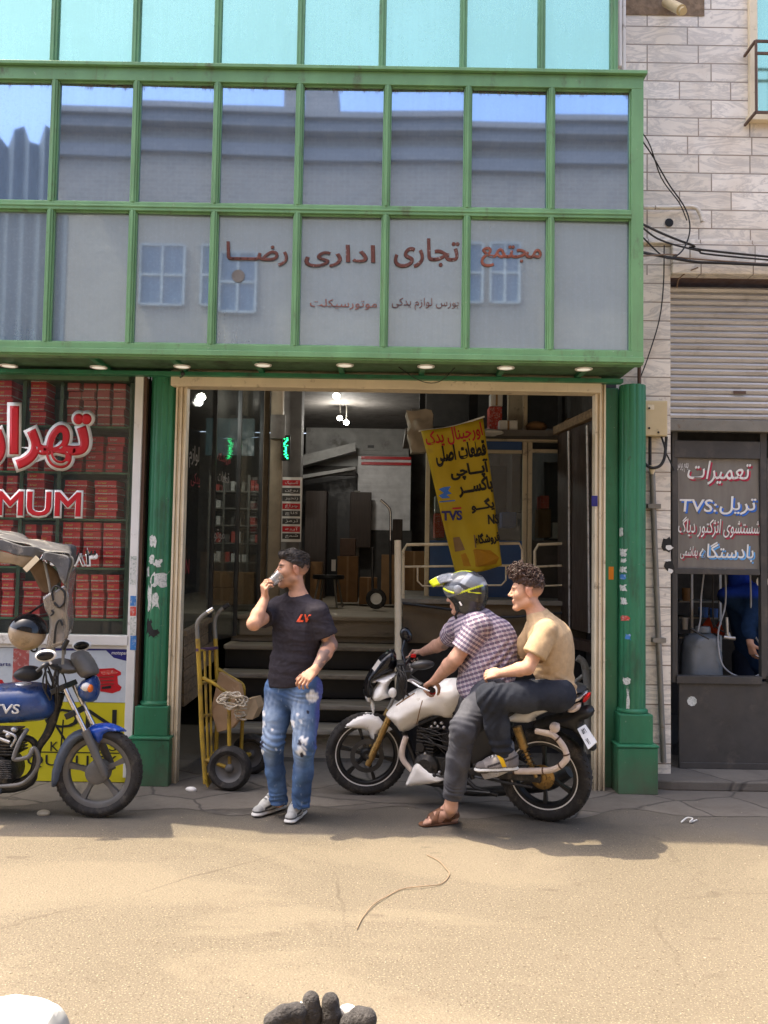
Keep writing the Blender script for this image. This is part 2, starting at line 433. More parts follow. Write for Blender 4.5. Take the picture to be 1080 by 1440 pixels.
M['steel_grey'] = mat('grey_painted_steel', (.20, .19, .165), .45, .2, dirt=(.14, .1, .06), ds=14, da=.2)
M['chrome'] = mat('chrome', (.65, .65, .66), .15, 1.0, var=.05)
M['rubber'] = mat('tyre_rubber', (.022, .02, .019), .8, var=.3, vs=20, dirt=(.09, .075, .06), ds=12, da=.35, bmp=.2, bs=200)
M['black'] = mat('black_plastic', (.012, .012, .013), .4, var=.2)
M['black_gloss'] = mat('black_gloss_plastic', (.008, .008, .01), .12, var=.1)
M['bikewhite'] = mat('white_bike_plastic', (.82, .80, .77), .22, var=.04, dirt=(.42, .35, .26), ds=9, da=.06, coat=.4)
M['silver'] = mat('silver_plastic', (.55, .56, .58), .3, .4, var=.06)
M['gold'] = mat('bronze_fork_metal', (.32, .20, .07), .35, .7, dirt=(.12, .08, .04), ds=30, da=.3)
M['engine'] = mat('engine_metal', (.035, .034, .034), .45, .5, var=.4, vs=30, dirt=(.12, .10, .08), ds=25, da=.35, bmp=.3, bs=80)
M['alu'] = mat('aluminium', (.42, .41, .40), .4, .8, var=.15, dirt=(.12, .1, .08), ds=20, da=.3)
M['tape'] = mat('wrapped_tape', (.66, .56, .50), .55, var=.12, vs=25, bmp=.4, bs=60)
M['seat'] = mat('black_seat_vinyl', (.018, .018, .02), .5, var=.2, bmp=.2, bs=150)
M['red_lens'] = flat('red_lens', (.55, .012, .012), .15)
M['orange_lens'] = flat('orange_lens', (.62, .13, .012), .15)
M['clear_lens'] = flat('clear_lens', (.7, .68, .66), .1)
M['blue'] = mat('blue_bike_paint', (.02, .055, .19), .3, var=.2, dirt=(.10, .09, .08), ds=5, da=.35, coat=.3)
M['blue_bright'] = mat('blue_fender_paint', (.012, .07, .42), .25, var=.1, dirt=(.10, .10, .11), ds=5, da=.22, coat=.4)
M['blue_dusty'] = mat('dust_coated_blue_paint', (.09, .11, .15), .5, var=.15, dirt=(.05, .09, .28), ds=5, da=.25)
M['grey_primer'] = mat('grey_dusty_metal', (.12, .115, .11), .55, .2, dirt=(.18, .155, .13), ds=9, da=.3)
M['skin'] = mat('skin', (.45, .24, .16), .58, var=.14, vs=22, bmp=.14, bs=170, spec=.3, attr=True)
M['cloth'] = mat('cloth', (.5, .5, .5), .9, var=.1, vs=40, bmp=.25, bs=260, spec=.1, attr=True)
M['hair'] = mat('hair', (.02, .014, .011), .5, var=.5, vs=60, bmp=.7, bs=130, spec=.35)
M['hair_curly'] = mat('curly_hair', (.045, .022, .016), .45, var=.5, vs=50, bmp=.6, bs=140, spec=.4)
M['yellow_truck'] = mat('chipped_yellow_paint', (.42, .27, .03), .5, var=.15, dirt=(.11, .075, .045), ds=9, da=.5, bmp=.15, bs=50)
M['wood'] = mat('weathered_boards', (.24, .17, .10), .8, var=.3, vs=3, dirt=(.09, .06, .04), ds=5, da=.3, bmp=.3, bs=12, st=(1, 6, 12))
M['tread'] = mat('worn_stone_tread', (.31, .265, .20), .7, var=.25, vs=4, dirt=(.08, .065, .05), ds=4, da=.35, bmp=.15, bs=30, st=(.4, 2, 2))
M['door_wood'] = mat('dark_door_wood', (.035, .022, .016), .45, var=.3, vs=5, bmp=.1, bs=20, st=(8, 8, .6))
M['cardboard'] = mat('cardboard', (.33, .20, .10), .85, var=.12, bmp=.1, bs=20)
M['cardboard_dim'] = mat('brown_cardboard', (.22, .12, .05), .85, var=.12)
M['rope'] = mat('rope', (.50, .43, .33), .9, var=.3, vs=90, bmp=.5, bs=180)
M['paper'] = mat('paper', (.75, .73, .69), .8, var=.06, bmp=.3, bs=15)
M['sticker'] = mat('torn_sticker', (.62, .62, .58), .7, var=.1, dirt=(.05, .14, .08), ds=60, da=.45)
M['sticker_blue'] = mat('blue_sticker', (.05, .2, .5), .6, dirt=(.6, .6, .6), ds=50, da=.3)
M['sticker_red'] = mat('red_sticker', (.55, .06, .04), .6, dirt=(.6, .55, .5), ds=60, da=.4)
M['sticker_orange'] = flat('orange_sticker', (.8, .25, .01), .6)
M['ink'] = flat('black_ink', (.012, .012, .012), .6)
M['white_ink'] = flat('white_vinyl', (.80, .78, .75), .45)
M['red_ink'] = flat('red_vinyl', (.50, .012, .02), .4)
M['crimson_ink'] = flat('crimson_paint', (.42, .02, .06), .5)
M['blue_ink'] = flat('blue_paint', (.03, .16, .62), .5)
M['cyan_ink'] = flat('light_blue_paint', (.12, .38, .75), .5)
M['letter_brown'] = mat('peeling_brown_letters', (.11, .035, .025), .7, var=.3, dirt=(.40, .36, .34), ds=45, da=.12)
M['letter_rust'] = mat('peeling_red_letters', (.20, .06, .035), .7, var=.3, dirt=(.40, .36, .34), ds=45, da=.12)
M['plastic_grey'] = mat('grey_drum_plastic', (.17, .19, .21), .4, var=.15, dirt=(.07, .07, .07), ds=4, da=.3)
M['beige_box'] = mat('beige_meter_plastic', (.55, .44, .26), .5, var=.06, dirt=(.3, .22, .12), ds=5, da=.1)
M['orange_plastic'] = flat('orange_plastic', (.55, .08, .03), .4)
M['white_plastic'] = flat('white_plastic', (.72, .70, .66), .4)
M['blue_plastic'] = flat('blue_plastic', (.03, .10, .30), .4)
M['cable'] = flat('black_cable', (.02, .018, .017), .6)
M['cable_tan'] = flat('tan_cable', (.20, .13, .08), .6)
M['hose'] = flat('grey_hose', (.32, .33, .35), .4)
M['shopsteel'] = mat('brown_painted_steel_door', (.058, .054, .051), .5, .1, var=.15, dirt=(.11, .095, .08), ds=4, da=.25, bmp=.1, bs=15)
M['tarp'] = mat('dusty_tan_tarp', (.25, .185, .115), .7, var=.25, vs=9, dirt=(.16, .12, .085), ds=6, da=.35, bmp=.5, bs=12)
M['tarp_grey'] = mat('grey_canopy_fabric', (.075, .075, .08), .55, var=.3, vs=9, dirt=(.36, .33, .29), ds=7, da=.22, bmp=.8, bs=11)
M['gloss_black_glass'] = mat('smoked_visor', (.006, .006, .007), .06, var=.05)
M['helmet_tan'] = mat('dusty_helmet_shell', (.33, .24, .15), .35, var=.25, dirt=(.10, .075, .05), ds=9, da=.3, coat=.3)
M['glove'] = mat('dark_grey_glove', (.048, .044, .042), .95, var=.35, vs=60, bmp=.8, bs=160)
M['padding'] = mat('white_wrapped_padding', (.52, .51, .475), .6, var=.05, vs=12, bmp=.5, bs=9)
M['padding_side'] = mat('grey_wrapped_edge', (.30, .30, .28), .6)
M['red_box'] = None

def wear(m, chip, rust, zlo=.0):
    """flaked paint, drips and splash dirt over a finished paint material"""
    t = m.node_tree; b = t.nodes['Principled BSDF']; src = b.inputs['Base Color'].links[0].from_socket; v = nd(t, 'TexCoord', out=3)
    c = mixc(t, math_(t, 'MULTIPLY', ramp(t, noise(t, nd(t, 'Mapping', Vector=v, Scale=(9, 9, .7)), 3.0, 6.0, .65), .58, .75), .35), src, rust)
    c = mixc(t, math_(t, 'MULTIPLY', ramp(t, noise(t, v, 26, 7.0, .75), .655, .68), .75), c, chip)
    c = mixc(t, math_(t, 'MULTIPLY', ramp(t, noise(t, v, 11, 8.0, .7), .66, .69), .6), c, rust)
    z = nd(t, 'SeparateXYZ', out=2, Vector=v); c = mixc(t, math_(t, 'MULTIPLY', ramp(t, math_(t, 'ADD', z, math_(t, 'MULTIPLY', noise(t, v, 7, 6.0, .7), .5)), zlo + .62, zlo + .22), .65), c, (.11, .09, .065))
    t.links.new(c, b.inputs['Base Color'])
wear(M['green'], (.36, .40, .32), (.13, .10, .05)); wear(M['green_dark'], (.22, .30, .22), (.045, .05, .025)); wear(M['cream'], (.42, .33, .22), (.44, .35, .23))
def mk_ground():
    m, t, b = tree('dusty_asphalt_painted_shade'); v = ocoord(t)
    big = ramp(t, noise(t, v, .55, 6.0, .6), .3, .7); fine = ramp(t, noise(t, v, 90, 4.0, .7), .25, .75); grain = ramp(t, nd(t, 'TexVoronoi', Vector=v, Scale=85.0), .1, .7)
    c = mixc(t, big, (.130, .110, .080), (.172, .146, .109))
    c = mixc(t, math_(t, 'MULTIPLY', fine, .6), c, (.095, .078, .056))
    c = mixc(t, math_(t, 'MULTIPLY', ramp(t, noise(t, v, 110, 2.0), .60, .68), .75), c, (.34, .285, .20))
    c = mixc(t, math_(t, 'MULTIPLY', ramp(t, noise(t, v, 60, 2.0), .61, .69), .7), c, (.055, .043, .031))
    sp = ramp(t, noise(t, v, 2.2, 8.0, .65), .58, .74); c = mixc(t, math_(t, 'MULTIPLY', sp, .55), c, (.085, .066, .046))
    pt = ramp(t, noise(t, nd(t, 'Mapping', Vector=v, Scale=(.35, .8, 1)), 1.1, 7.0, .6, .6), .50, .56); c = mixc(t, math_(t, 'MULTIPLY', pt, .30), c, (.21, .175, .125))
    w = nd(t, 'VectorMath', _operation='ADD', i0=v, i1=nd(t, 'VectorMath', _operation='SCALE', i0=nd(t, 'TexNoise', out=1, Vector=v, Scale=1.3, Detail=6.0), Scale=.5))
    ed = nd(t, 'TexVoronoi', _feature='DISTANCE_TO_EDGE', Vector=w, Scale=.55)
    cr = math_(t, 'MULTIPLY', ramp(t, ed, .0075, .002), ramp(t, noise(t, v, .8, 2.0), .48, .6)); c = mixc(t, math_(t, 'MULTIPLY', cr, .4), c, (.05, .04, .03))
    oil = ramp(t, noise(t, nd(t, 'Mapping', Vector=v, Scale=(1, 2.2, 1), Location=(3, 1, 0)), 2.6, 3.0, .5), .66, .72); c = mixc(t, math_(t, 'MULTIPLY', oil, .35), c, (.06, .048, .036))
    yy = nd(t, 'SeparateXYZ', out=1, Vector=v); shade_band = ramp(t, math_(t, 'ADD', yy, math_(t, 'MULTIPLY', math_(t, 'SUBTRACT', noise(t, v, 2.4, 7.0, .65), .5), 1.1)), 5.45, 6.0)  # shade along the building, painted into the road colour with a ragged edge
    c = mixc(t, math_(t, 'MULTIPLY', shade_band, .72), c, mixc(t, big, (.075, .069, .062), (.12, .11, .098)))
    t.links.new(c, b.inputs['Base Color']); b.inputs['Roughness'].default_value = .92; b.inputs['Specular IOR Level'].default_value = .2
    h = math_(t, 'ADD', math_(t, 'MULTIPLY', grain, .6), noise(t, v, 130, 3.0)); bump(t, b, h, .55, .006)
    return m
def mk_apron():
    m, t, b = tree('dark_oily_asphalt'); v = ocoord(t)
    big = ramp(t, noise(t, v, .9, 6.0, .65), .3, .7)
    c = mixc(t, big, (.12, .11, .10), (.19, .172, .152))
    c = mixc(t, math_(t, 'MULTIPLY', ramp(t, noise(t, v, 70, 3.0), .55, .75), .4), c, (.26, .235, .205))
    c = mixc(t, math_(t, 'MULTIPLY', ramp(t, noise(t, v, 1.7, 8.0, .7), .6, .72), .6), c, (.05, .046, .042))
    t.links.new(c, b.inputs['Base Color']); b.inputs['Roughness'].default_value = .75; b.inputs['Specular IOR Level'].default_value = .3
    bump(t, b, noise(t, v, 90, 4.0), .4, .006); return m
def mk_flag():
    m, t, b = tree('cracked_flagstones'); v = ocoord(t)
    w = nd(t, 'VectorMath', _operation='ADD', i0=v, i1=nd(t, 'VectorMath', _operation='SCALE', i0=nd(t, 'TexNoise', out=1, Vector=v, Scale=1.6, Detail=5.0), Scale=.22))
    vor = nd(t, 'TexVoronoi', _feature='DISTANCE_TO_EDGE', Vector=w, Scale=1.35); cell = nd(t, 'TexVoronoi', out=1, Vector=w, Scale=1.35)
    sep = nd(t, 'SeparateColor', Color=cell)
    c = mixc(t, sep, (.105, .092, .078), (.165, .145, .12)); c = mixc(t, ramp(t, noise(t, v, 5, 8.0, .7), .45, .75), c, (.10, .085, .07))
    c = mixc(t, ramp(t, vor, .018, .006), c, (.06, .052, .044))
    t.links.new(c, b.inputs['Base Color']); b.inputs['Roughness'].default_value = .8
    bump(t, b, math_(t, 'ADD', math_(t, 'MULTIPLY', ramp(t, vor, 0.0, .03), 1.5), noise(t, v, 30, 6.0)), .35, .01); return m
def mk_marble(bw=.52, name='marble_cladding'):
    m, t, b = tree(name); v = nd(t, 'TexCoord', out=3)
    xz = nd(t, 'CombineXYZ', X=nd(t, 'SeparateXYZ', Vector=v), Y=nd(t, 'SeparateXYZ', out=2, Vector=v))
    n = t.nodes.new('ShaderNodeTexBrick'); t.links.new(xz, n.inputs['Vector'])
    n.offset = .37; n.offset_frequency = 3; n.squash = .8; n.squash_frequency = 2
    for k, x in (('Color1', (.72, .655, .56, 1)), ('Color2', (.85, .79, .70, 1)), ('Mortar', (.27, .215, .16, 1)), ('Scale', 1.0), ('Mortar Size', .0055), ('Mortar Smooth', .2), ('Brick Width', bw), ('Row Height', .152), ('Bias', .0)): n.inputs[k].default_value = x
    ve = noise(t, nd(t, 'Mapping', Vector=v, Scale=(1.0, 1, 3.2), Rotation=(0, .6, 0)), 2.2, 8.0, .65, 1.2)
    vein = math_(t, 'MULTIPLY', ramp(t, math_(t, 'ABSOLUTE', math_(t, 'SUBTRACT', ve, .5)), .06, .0), .5)
    c = mixc(t, vein, n.outputs[0], (.36, .34, .32))
    c = mixc(t, math_(t, 'MULTIPLY', ramp(t, noise(t, v, 1.7, 9.0, .7), .5, .75), .42), c, (.42, .31, .20))
    c = mixc(t, math_(t, 'MULTIPLY', ramp(t, noise(t, v, 16, 6.0, .7), .63, .74), .5), c, (.16, .11, .075))
    t.links.new(c, b.inputs['Base Color']); b.inputs['Roughness'].default_value = .42
    bump(t, b, math_(t, 'SUBTRACT', 1.0, n.outputs[1]), .5, .006); return m
def mk_brick(name, c1, c2, mo):
    m, t, b = tree(name); v = nd(t, 'TexCoord', out=3)
    xz = nd(t, 'CombineXYZ', X=nd(t, 'SeparateXYZ', Vector=v), Y=nd(t, 'SeparateXYZ', out=2, Vector=v))
    n = t.nodes.new('ShaderNodeTexBrick'); t.links.new(xz, n.inputs['Vector'])
    for k, x in (('Color1', c4(c1)), ('Color2', c4(c2)), ('Mortar', c4(mo)), ('Scale', 1.0), ('Mortar Size', .011), ('Brick Width', .24), ('Row Height', .085)): n.inputs[k].default_value = x
    t.links.new(mixc(t, math_(t, 'MULTIPLY', ramp(t, noise(t, v, 1.2, 6.0), .4, .7), .4), n.outputs[0], c2), b.inputs['Base Color']); b.inputs['Roughness'].default_value = .9; return m
def mk_dusty_glass(name, tint, dust, dustamt, gl=.75, rough=.028, ztop=None):
    """mirror-tinted window film with a coat of dust"""
    m, t, b = tree(name); v = ocoord(t)
    g = nd(t, 'BsdfGlossy', Color=c4(tint), Roughness=rough)
    d = nd(t, 'BsdfDiffuse', Color=c4(dust))
    st = noise(t, nd(t, 'Mapping', Vector=v, Scale=(14, 14, .5)), 3.0, 5.0, .6); bl = noise(t, v, 1.1, 5.0, .6); fi = noise(t, v, 45, 4.0, .7)
    f = math_(t, 'ADD', math_(t, 'MULTIPLY', ramp(t, st, .35, .75), .07), math_(t, 'ADD', math_(t, 'MULTIPLY', ramp(t, bl, .3, .7), .14), math_(t, 'MULTIPLY', ramp(t, fi, .5, .75), .10)))
    f = math_(t, 'ADD', f, dustamt)
    if ztop:      # brown residue washed down from under the top rail
        z = nd(t, 'SeparateXYZ', out=2, Vector=v); e = math_(t, 'MULTIPLY', ramp(t, math_(t, 'ADD', z, math_(t, 'MULTIPLY', noise(t, nd(t, 'Mapping', Vector=v, Scale=(9, 9, 2)), 2.0, 6.0, .7), .22)), ztop + .055, ztop + .115), .8)
        d = nd(t, 'BsdfDiffuse', Color=mixc(t, e, dust, (.13, .09, .06))); f = math_(t, 'MAXIMUM', f, e)
    ms = nd(t, 'MixShader', i0=f, i1=g, i2=d)
    w = nd(t, 'Bump', Strength=.006, Distance=.02, Height=noise(t, v, 1.6, 1.0)); t.links.new(w, [x for x in t.nodes if x.type == 'BSDF_GLOSSY'][0].inputs['Normal'])
    t.links.new(ms, t.nodes['Material Output'].inputs[0]); return m
def mk_clear(name, tint=(.9, .95, .93), refl=.10, dust=.04):
    m, t, b = tree(name); v = ocoord(t)
    tr = nd(t, 'BsdfTransparent', Color=c4(tint)); g = nd(t, 'BsdfGlossy', Roughness=.02); d = nd(t, 'BsdfDiffuse', Color=(.45, .42, .38, 1))
    fr = nd(t, 'LayerWeight', Blend=.25)
    s1 = nd(t, 'MixShader', i0=math_(t, 'ADD', math_(t, 'MULTIPLY', fr, .4), refl), i1=tr, i2=g)
    f = math_(t, 'ADD', math_(t, 'MULTIPLY', ramp(t, noise(t, nd(t, 'Mapping', Vector=v, Scale=(3, 3, .6)), 3, 6.0, .6), .3, .8), dust * .5), dust * .7)
    t.links.new(nd(t, 'MixShader', i0=f, i1=s1, i2=d), t.nodes['Material Output'].inputs[0]); return m
def mk_emit(name, c, s):
    m, t, b = tree(name); b.inputs['Base Color'].default_value = c4(c); b.inputs['Emission Color'].default_value = c4(c); b.inputs['Emission Strength'].default_value = s; return m
def mk_shutter():
    m, t, b = tree('weathered_roller_shutter_steel'); v = ocoord(t)
    s = noise(t, nd(t, 'Mapping', Vector=v, Scale=(.6, 1, 9)), 4.0, 7.0, .65); c = mixc(t, ramp(t, s, .3, .7), (.38, .36, .345), (.56, .54, .52))
    c = mixc(t, math_(t, 'MULTIPLY', ramp(t, noise(t, v, 6, 8.0, .7), .55, .72), .6), c, (.26, .22, .19))
    t.links.new(c, b.inputs['Base Color']); b.inputs['Roughness'].default_value = .5; b.inputs['Metallic'].default_value = .25; return m
def mk_plaid():
    m, t, b = tree('checked_shirt_cotton'); u = nd(t, 'Attribute', out=1, _attribute_name='uvw')
    s = nd(t, 'SeparateXYZ', Vector=u).node
    def band(o, fr, a, ph=0.0):
        x = math_(t, 'FRACT', math_(t, 'ADD', math_(t, 'MULTIPLY', o, fr), ph)); return ramp(t, math_(t, 'ABSOLUTE', math_(t, 'SUBTRACT', x, .5)), a, a - .06)
    c = mixc(t, band(s.outputs[0], 34.0, .30), (.50, .46, .50), (.12, .10, .155))
    c = mixc(t, math_(t, 'MULTIPLY', band(s.outputs[1], 34.0, .27, .3), .45), c, (.19, .13, .19))
    c = mixc(t, math_(t, 'MULTIPLY', band(s.outputs[1], 34.0, .08, .8), .6), c, (.55, .50, .56))
    c = mixc(t, math_(t, 'MULTIPLY', band(s.outputs[0], 34.0, .08, .5), .6), c, (.34, .16, .20))
    t.links.new(c, b.inputs['Base Color']); b.inputs['Roughness'].default_value = .9; b.inputs['Specular IOR Level'].default_value = .1
    bump(t, b, noise(t, ocoord(t), 250), .2); return m
def mk_redbox(name, c, c2, fs):
    m, t, b = tree(name); v = nd(t, 'TexCoord', out=0); s = nd(t, 'SeparateXYZ', Vector=v).node; x, z = s.outputs[0], s.outputs[2]
    oi = nd(t, 'ObjectInfo', out=5)
    band = lambda o, a, w: ramp(t, math_(t, 'ABSOLUTE', math_(t, 'SUBTRACT', o, a)), w, w - .03)
    col = mixc(t, math_(t, 'MULTIPLY', band(z, .28, .09), math_(t, 'GREATER_THAN', noise(t, v, 9.0), .45)), c, c2)
    col = mixc(t, math_(t, 'MULTIPLY', math_(t, 'MULTIPLY', band(z, .66, .12), band(x, .35, .22)), math_(t, 'GREATER_THAN', noise(t, v, 14.0), .5)), col, fs)
    col = mixc(t, math_(t, 'MULTIPLY', oi, .4), col, mixc(t, 1.0, col, (.5, .45, .45), 'MULTIPLY'))
    t.links.new(col, b.inputs['Base Color']); b.inputs['Roughness'].default_value = .35; return m
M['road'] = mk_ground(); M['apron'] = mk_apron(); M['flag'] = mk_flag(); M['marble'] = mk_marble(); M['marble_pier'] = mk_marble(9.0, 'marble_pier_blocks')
M['brick'] = mk_brick('buff_brick', (.38, .30, .22), (.31, .24, .175), (.42, .35, .27)); M['brick_grey'] = mk_brick('grey_brick', (.30, .27, .25), (.24, .22, .21), (.22, .2, .19))
M['bay_glass'] = mk_dusty_glass('dusty_blue_mirror_glass', (.46, .61, .80), (.20, .265, .36), .19, ztop=float(P(540, 117, 6.17).z) - .01)
M['bay_glass_low'] = mk_dusty_glass('dusty_grey_mirror_glass', (.46, .62, .76), (.27, .325, .38), .36)
M['aqua_glass'] = mk_dusty_glass('aqua_window_film', (.52, .80, .60), (.28, .52, .42), .25, rough=.12)
M['shop_glass'] = mk_clear('shop_window_glass', refl=.015, dust=.02); M['hall_glass'] = mk_clear('dim_hall_glass', (.8, .84, .84), .02, .03)
M['repair_glass'] = mk_clear('dusty_repair_shop_glass', (.45, .45, .45), .06, .42); M['visor_clear'] = mk_clear('clear_visor', (.85, .85, .85), .12, .1)
M['cup'] = mk_clear('clear_plastic_cup', (.90, .90, .92), .10, .25)
M['shutter'] = mk_shutter(); M['plaid'] = mk_plaid()
M['lamp_white'] = mk_emit('downlight_lens', (.9, .85, .72), .12); M['spot'] = mk_emit('spot_lamp', (1, .98, .92), 14.0); M['neon'] = mk_emit('green_led', (.02, .9, .25), 1.6)
M['redbox_a'] = mk_redbox('red_carton', (.76, .035, .045), (.66, .56, .50), (.70, .45, .10)); M['redbox_b'] = mk_redbox('dark_red_carton', (.58, .026, .038), (.05, .10, .06), (.60, .5, .45)); M['redbox_c'] = mk_redbox('pale_red_carton', (.52, .08, .08), (.66, .6, .56), (.55, .1, .1))
M['yellow_poster'] = mat('yellow_poster', (.60, .52, .02), .4, var=.05); M['banner'] = mat('yellow_banner_fabric', (.46, .33, .012), .7, var=.1, vs=3, dirt=(.30, .18, .03), ds=2, da=.15, bmp=.3, bs=6)
M['poster_white'] = mat('pale_poster', (.55, .60, .64), .35, var=.06); M['navy'] = flat('navy_ink', (.02, .02, .16), .4)
# ------------------------------------------------------------------ the ground and the large structures
YB, YF, YM = 6.17, 6.75, 7.02          # glazed bay face, shop front line, marble wall
def xz(px, py, Y): p = P(px, py, Y); return p.x, p.z
m = MB(); N = 40
for i in range(N + 1):
    for j in range(N + 1):
        pass
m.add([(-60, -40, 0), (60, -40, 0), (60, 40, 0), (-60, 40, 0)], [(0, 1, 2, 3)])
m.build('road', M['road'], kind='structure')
edge = [(-9, 6.2)] + [(x, 6.12 + .10 * math.sin(x * 3.1 + 2) + .08 * math.sin(x * 8.3)) for x in np.arange(-4, 2.2, .08)] + [(9, 6.45)]
m = MB(); m.add([(x, y, .003) for x, y in edge] + [(x, 7.55, .003) for x, y in reversed(edge)], [tuple(range(2 * len(edge)))])
m.build('pavement', M['flag'], kind='structure')
# strip of fallen grit and a raised door step before the repair shop
m = MB(); m.prism([(1.98, 6.86, .0), (2.2, 6.80, 0), (6, 6.80, 0), (6, 8.2, 0), (1.98, 8.2, 0)], (0, 0, .075)); m.build('repair_shop_step_pavement', M['flag'], kind='structure', bevel=.012)

# ---- the green commercial building
bld = thing('commercial_building', 'green framed commercial building with a mirror glass bay over its open entrance hall', 'building', (0, 6.7, 0))
zs = lambda y, Y=YB: P(540, y, Y).z
ZT, ZC, ZM, ZL, ZK = zs(101), zs(117), zs(295.5), zs(488), zs(507)
XL, XR = -3.0, P(905, 300, YB).x
# bay frame: mullions and rails of hollow section, standing proud of the panes
mull = [70, 186, 301, 418, 542.5, 657, 775]
fr = MB()
sec = .042
def rail(x0, x1, z0, z1, y0=YB, d=.09): fr.box(x0, x1, y0, y0 + d, z0, z1)
rail(XL, XR, ZC - .01, ZT); rail(XL, XR, ZK, ZL)
fr.box(XL, XR, YB - .018, YB + .02, ZK + .012, ZK + .05)
fr.box(XL - .02, XR + .02, YB - .03, YB + .62, ZT + .003, ZT + .028)
xs = [P(p, 300, YB).x for p in mull]
for a, x in enumerate(xs):
    for z0, z1 in ((ZL, ZM - .030), (ZM + .030, ZC - .01)):
        fr.box(x - sec / 2, x + sec / 2, YB + .003, YB + .085, z0, z1)
        fr.box(x - .008, x + .008, YB - .006, YB + .0025, z0, z1)
fr.box(XR - .085, XR, YB, YB + .5, ZL, ZC - .01)
fr.box(XL, XL + .06, YB + .003, YB + .5, ZL, ZC - .01)
edges = [XL + .06] + [q for x in xs for q in (x - sec / 2, x + sec / 2)] + [XR - .085]
spans = [(edges[i], edges[i + 1]) for i in range(0, len(edges), 2)]
for x0, x1 in spans: fr.box(x0 - .06, x1 + .06, YB + .005, YB + .08, ZM - .030, ZM + .030) if False else None
fr.box(XL + .06, XR - .085, YB + .001, YB + .083, ZM - .0299, ZM + .0299)
fr.box(XL + .06, XR - .085, YB - .005, YB + .0005, ZM - .007, ZM + .007)
for x0, x1 in spans:          # glazing beads round each pane
    for z0, z1 in ((ZL, ZM - .03), (ZM + .03, ZC - .01)):
        fr.box(x0, x0 + .009, YB + .02, YB + .045, z0, z1); fr.box(x1 - .009, x1, YB + .02, YB + .045, z0, z1)
        fr.box(x0 + .012, x1 - .012, YB + .021, YB + .044, z0, z0 + .012); fr.box(x0 + .012, x1 - .012, YB + .021, YB + .044, z1 - .012, z1)
fr.build('bay_frame', M['green'], bld, bevel=.004)
panes = {}
for i, (x0, x1) in enumerate(spans):
    for j, (z0, z1) in enumerate(((ZL, ZM - .03), (ZM + .03, ZC - .01))):
        if x1 < -2.95: continue
        t1, t2 = [rnd.uniform(-.0055, .0055) for _ in range(2)]
        q = MB(); y = YB + .050
        q.add([(x0, y + t1, z0), (x1, y - t1, z0), (x1, y - t1 + t2, z1), (x0, y + t1 + t2, z1), (x0, y + .03, z0), (x1, y + .03, z0), (x1, y + .03, z1), (x0, y + .03, z1)],
              [(0, 1, 2, 3), (4, 7, 6, 5), (0, 4, 5, 1), (1, 5, 6, 2), (2, 6, 7, 3), (3, 7, 4, 0)])
        panes[i, j] = q.build('window_pane', M['bay_glass_low'] if j == 0 else M['bay_glass'], bld)
# soffit below the bay, its ribs and round downlights
s = MB(); s.box(XL, XR, YB + .09, YF + .06, ZK + .03, ZK + .05); s.build('soffit', M['soffit'], bld)
s = MB()
for x in [(a + b) / 2 for a, b in zip(xs, xs[1:] + [XR - .05])]: s.box(x - .02, x + .02, YB + .095, YF - .02, ZK + .002, ZK + .029)
s.box(XL, XR - .01, YF - .10, YF - .02, ZK - .03, ZK + .001)
s.build('soffit_rib', M['green_dark'], bld, bevel=.003)
for px, py in ((22, 519), (140, 517), (256, 515), (370, 513), (485, 512.5), (600, 511), (716, 509.5), (834, 506)):
    d = ray(px, py); c = CAM + d * ((ZK + .002 - 1.7) / d.z); c.y = min(max(c.y, YB + .17), YF - .2)
    q = MB(); q.lathe([(.030, .0), (.046, -.003), (.052, -.008), (.062, -.007), (.064, .0)], c, (0, 0, 1), 20); l = q.build('downlight', M['white'], bld, smooth=40)
    q = MB(); q.lathe([(0, -.006), (.03, -.006), (.050, -.005)], c, (0, 0, 1), 20); q.build('lens', M['lamp_white'], l, smooth=60)
# wall behind the bay and the upper storey with its set-back glazing
ZU0, ZU1 = ZT + .03, 7.55
b = MB(); b.box(-6.5, P(868, 50, 6.72).x, 6.80, 7.0, ZK + .051, ZU1)
b.build('wall', M['hall'], bld)
um = [-40, 76, 191, 306, 423, 538, 652, 762]; XU = P(868, 50, 6.72).x
u = MB()
for p in um + [864]:
    x = P(p, 50, 6.72).x; u.box(x - .028, x + .028, 6.715, 6.799, ZU0, ZU1)
    u.box(x - .008, x + .008, 6.705, 6.7145, ZU0, ZU1)
u.box(-4, XU, 6.716, 6.797, ZU0 + 1.5, ZU0 + 1.56); u.box(-4, XU, 6.71, 6.797, ZU1, ZU1 + .08)
u.build('upper_window_frame', M['green'], bld, bevel=.004)
for a, c in zip([-130] + um, um + [864]):
    x0, x1 = P(a, 50, 6.72).x + .029, P(c, 50, 6.72).x - .029
    for z0, z1 in ((ZU0, ZU0 + 1.499), (ZU0 + 1.561, ZU1)):
        if x1 < -3: continue
        q = MB(); q.box(x0, x1, 6.745 + rnd.uniform(0, .006), 6.76, z0, z1); q.build('upper_window_pane', M['aqua_glass'], bld)
r = MB(); r.prism([(-6.5, 6.72, 0), (-3.7, 6.72, 0), (-3.69, 6.42, 0), (-1.2, 6.36, 0), (-.9, 6.28, 0), (XU, 6.06, 0), (XU, 16, 0), (-6.5, 16, 0)], (0, 0, .18))  # unseen roof slab, added with a skewed front edge to shape the ground shadow
r.v = [(x, y, z + ZU1 + .09) for x, y, z in r.v]; r.build('added_shadow_slab', M['hall'], bld)
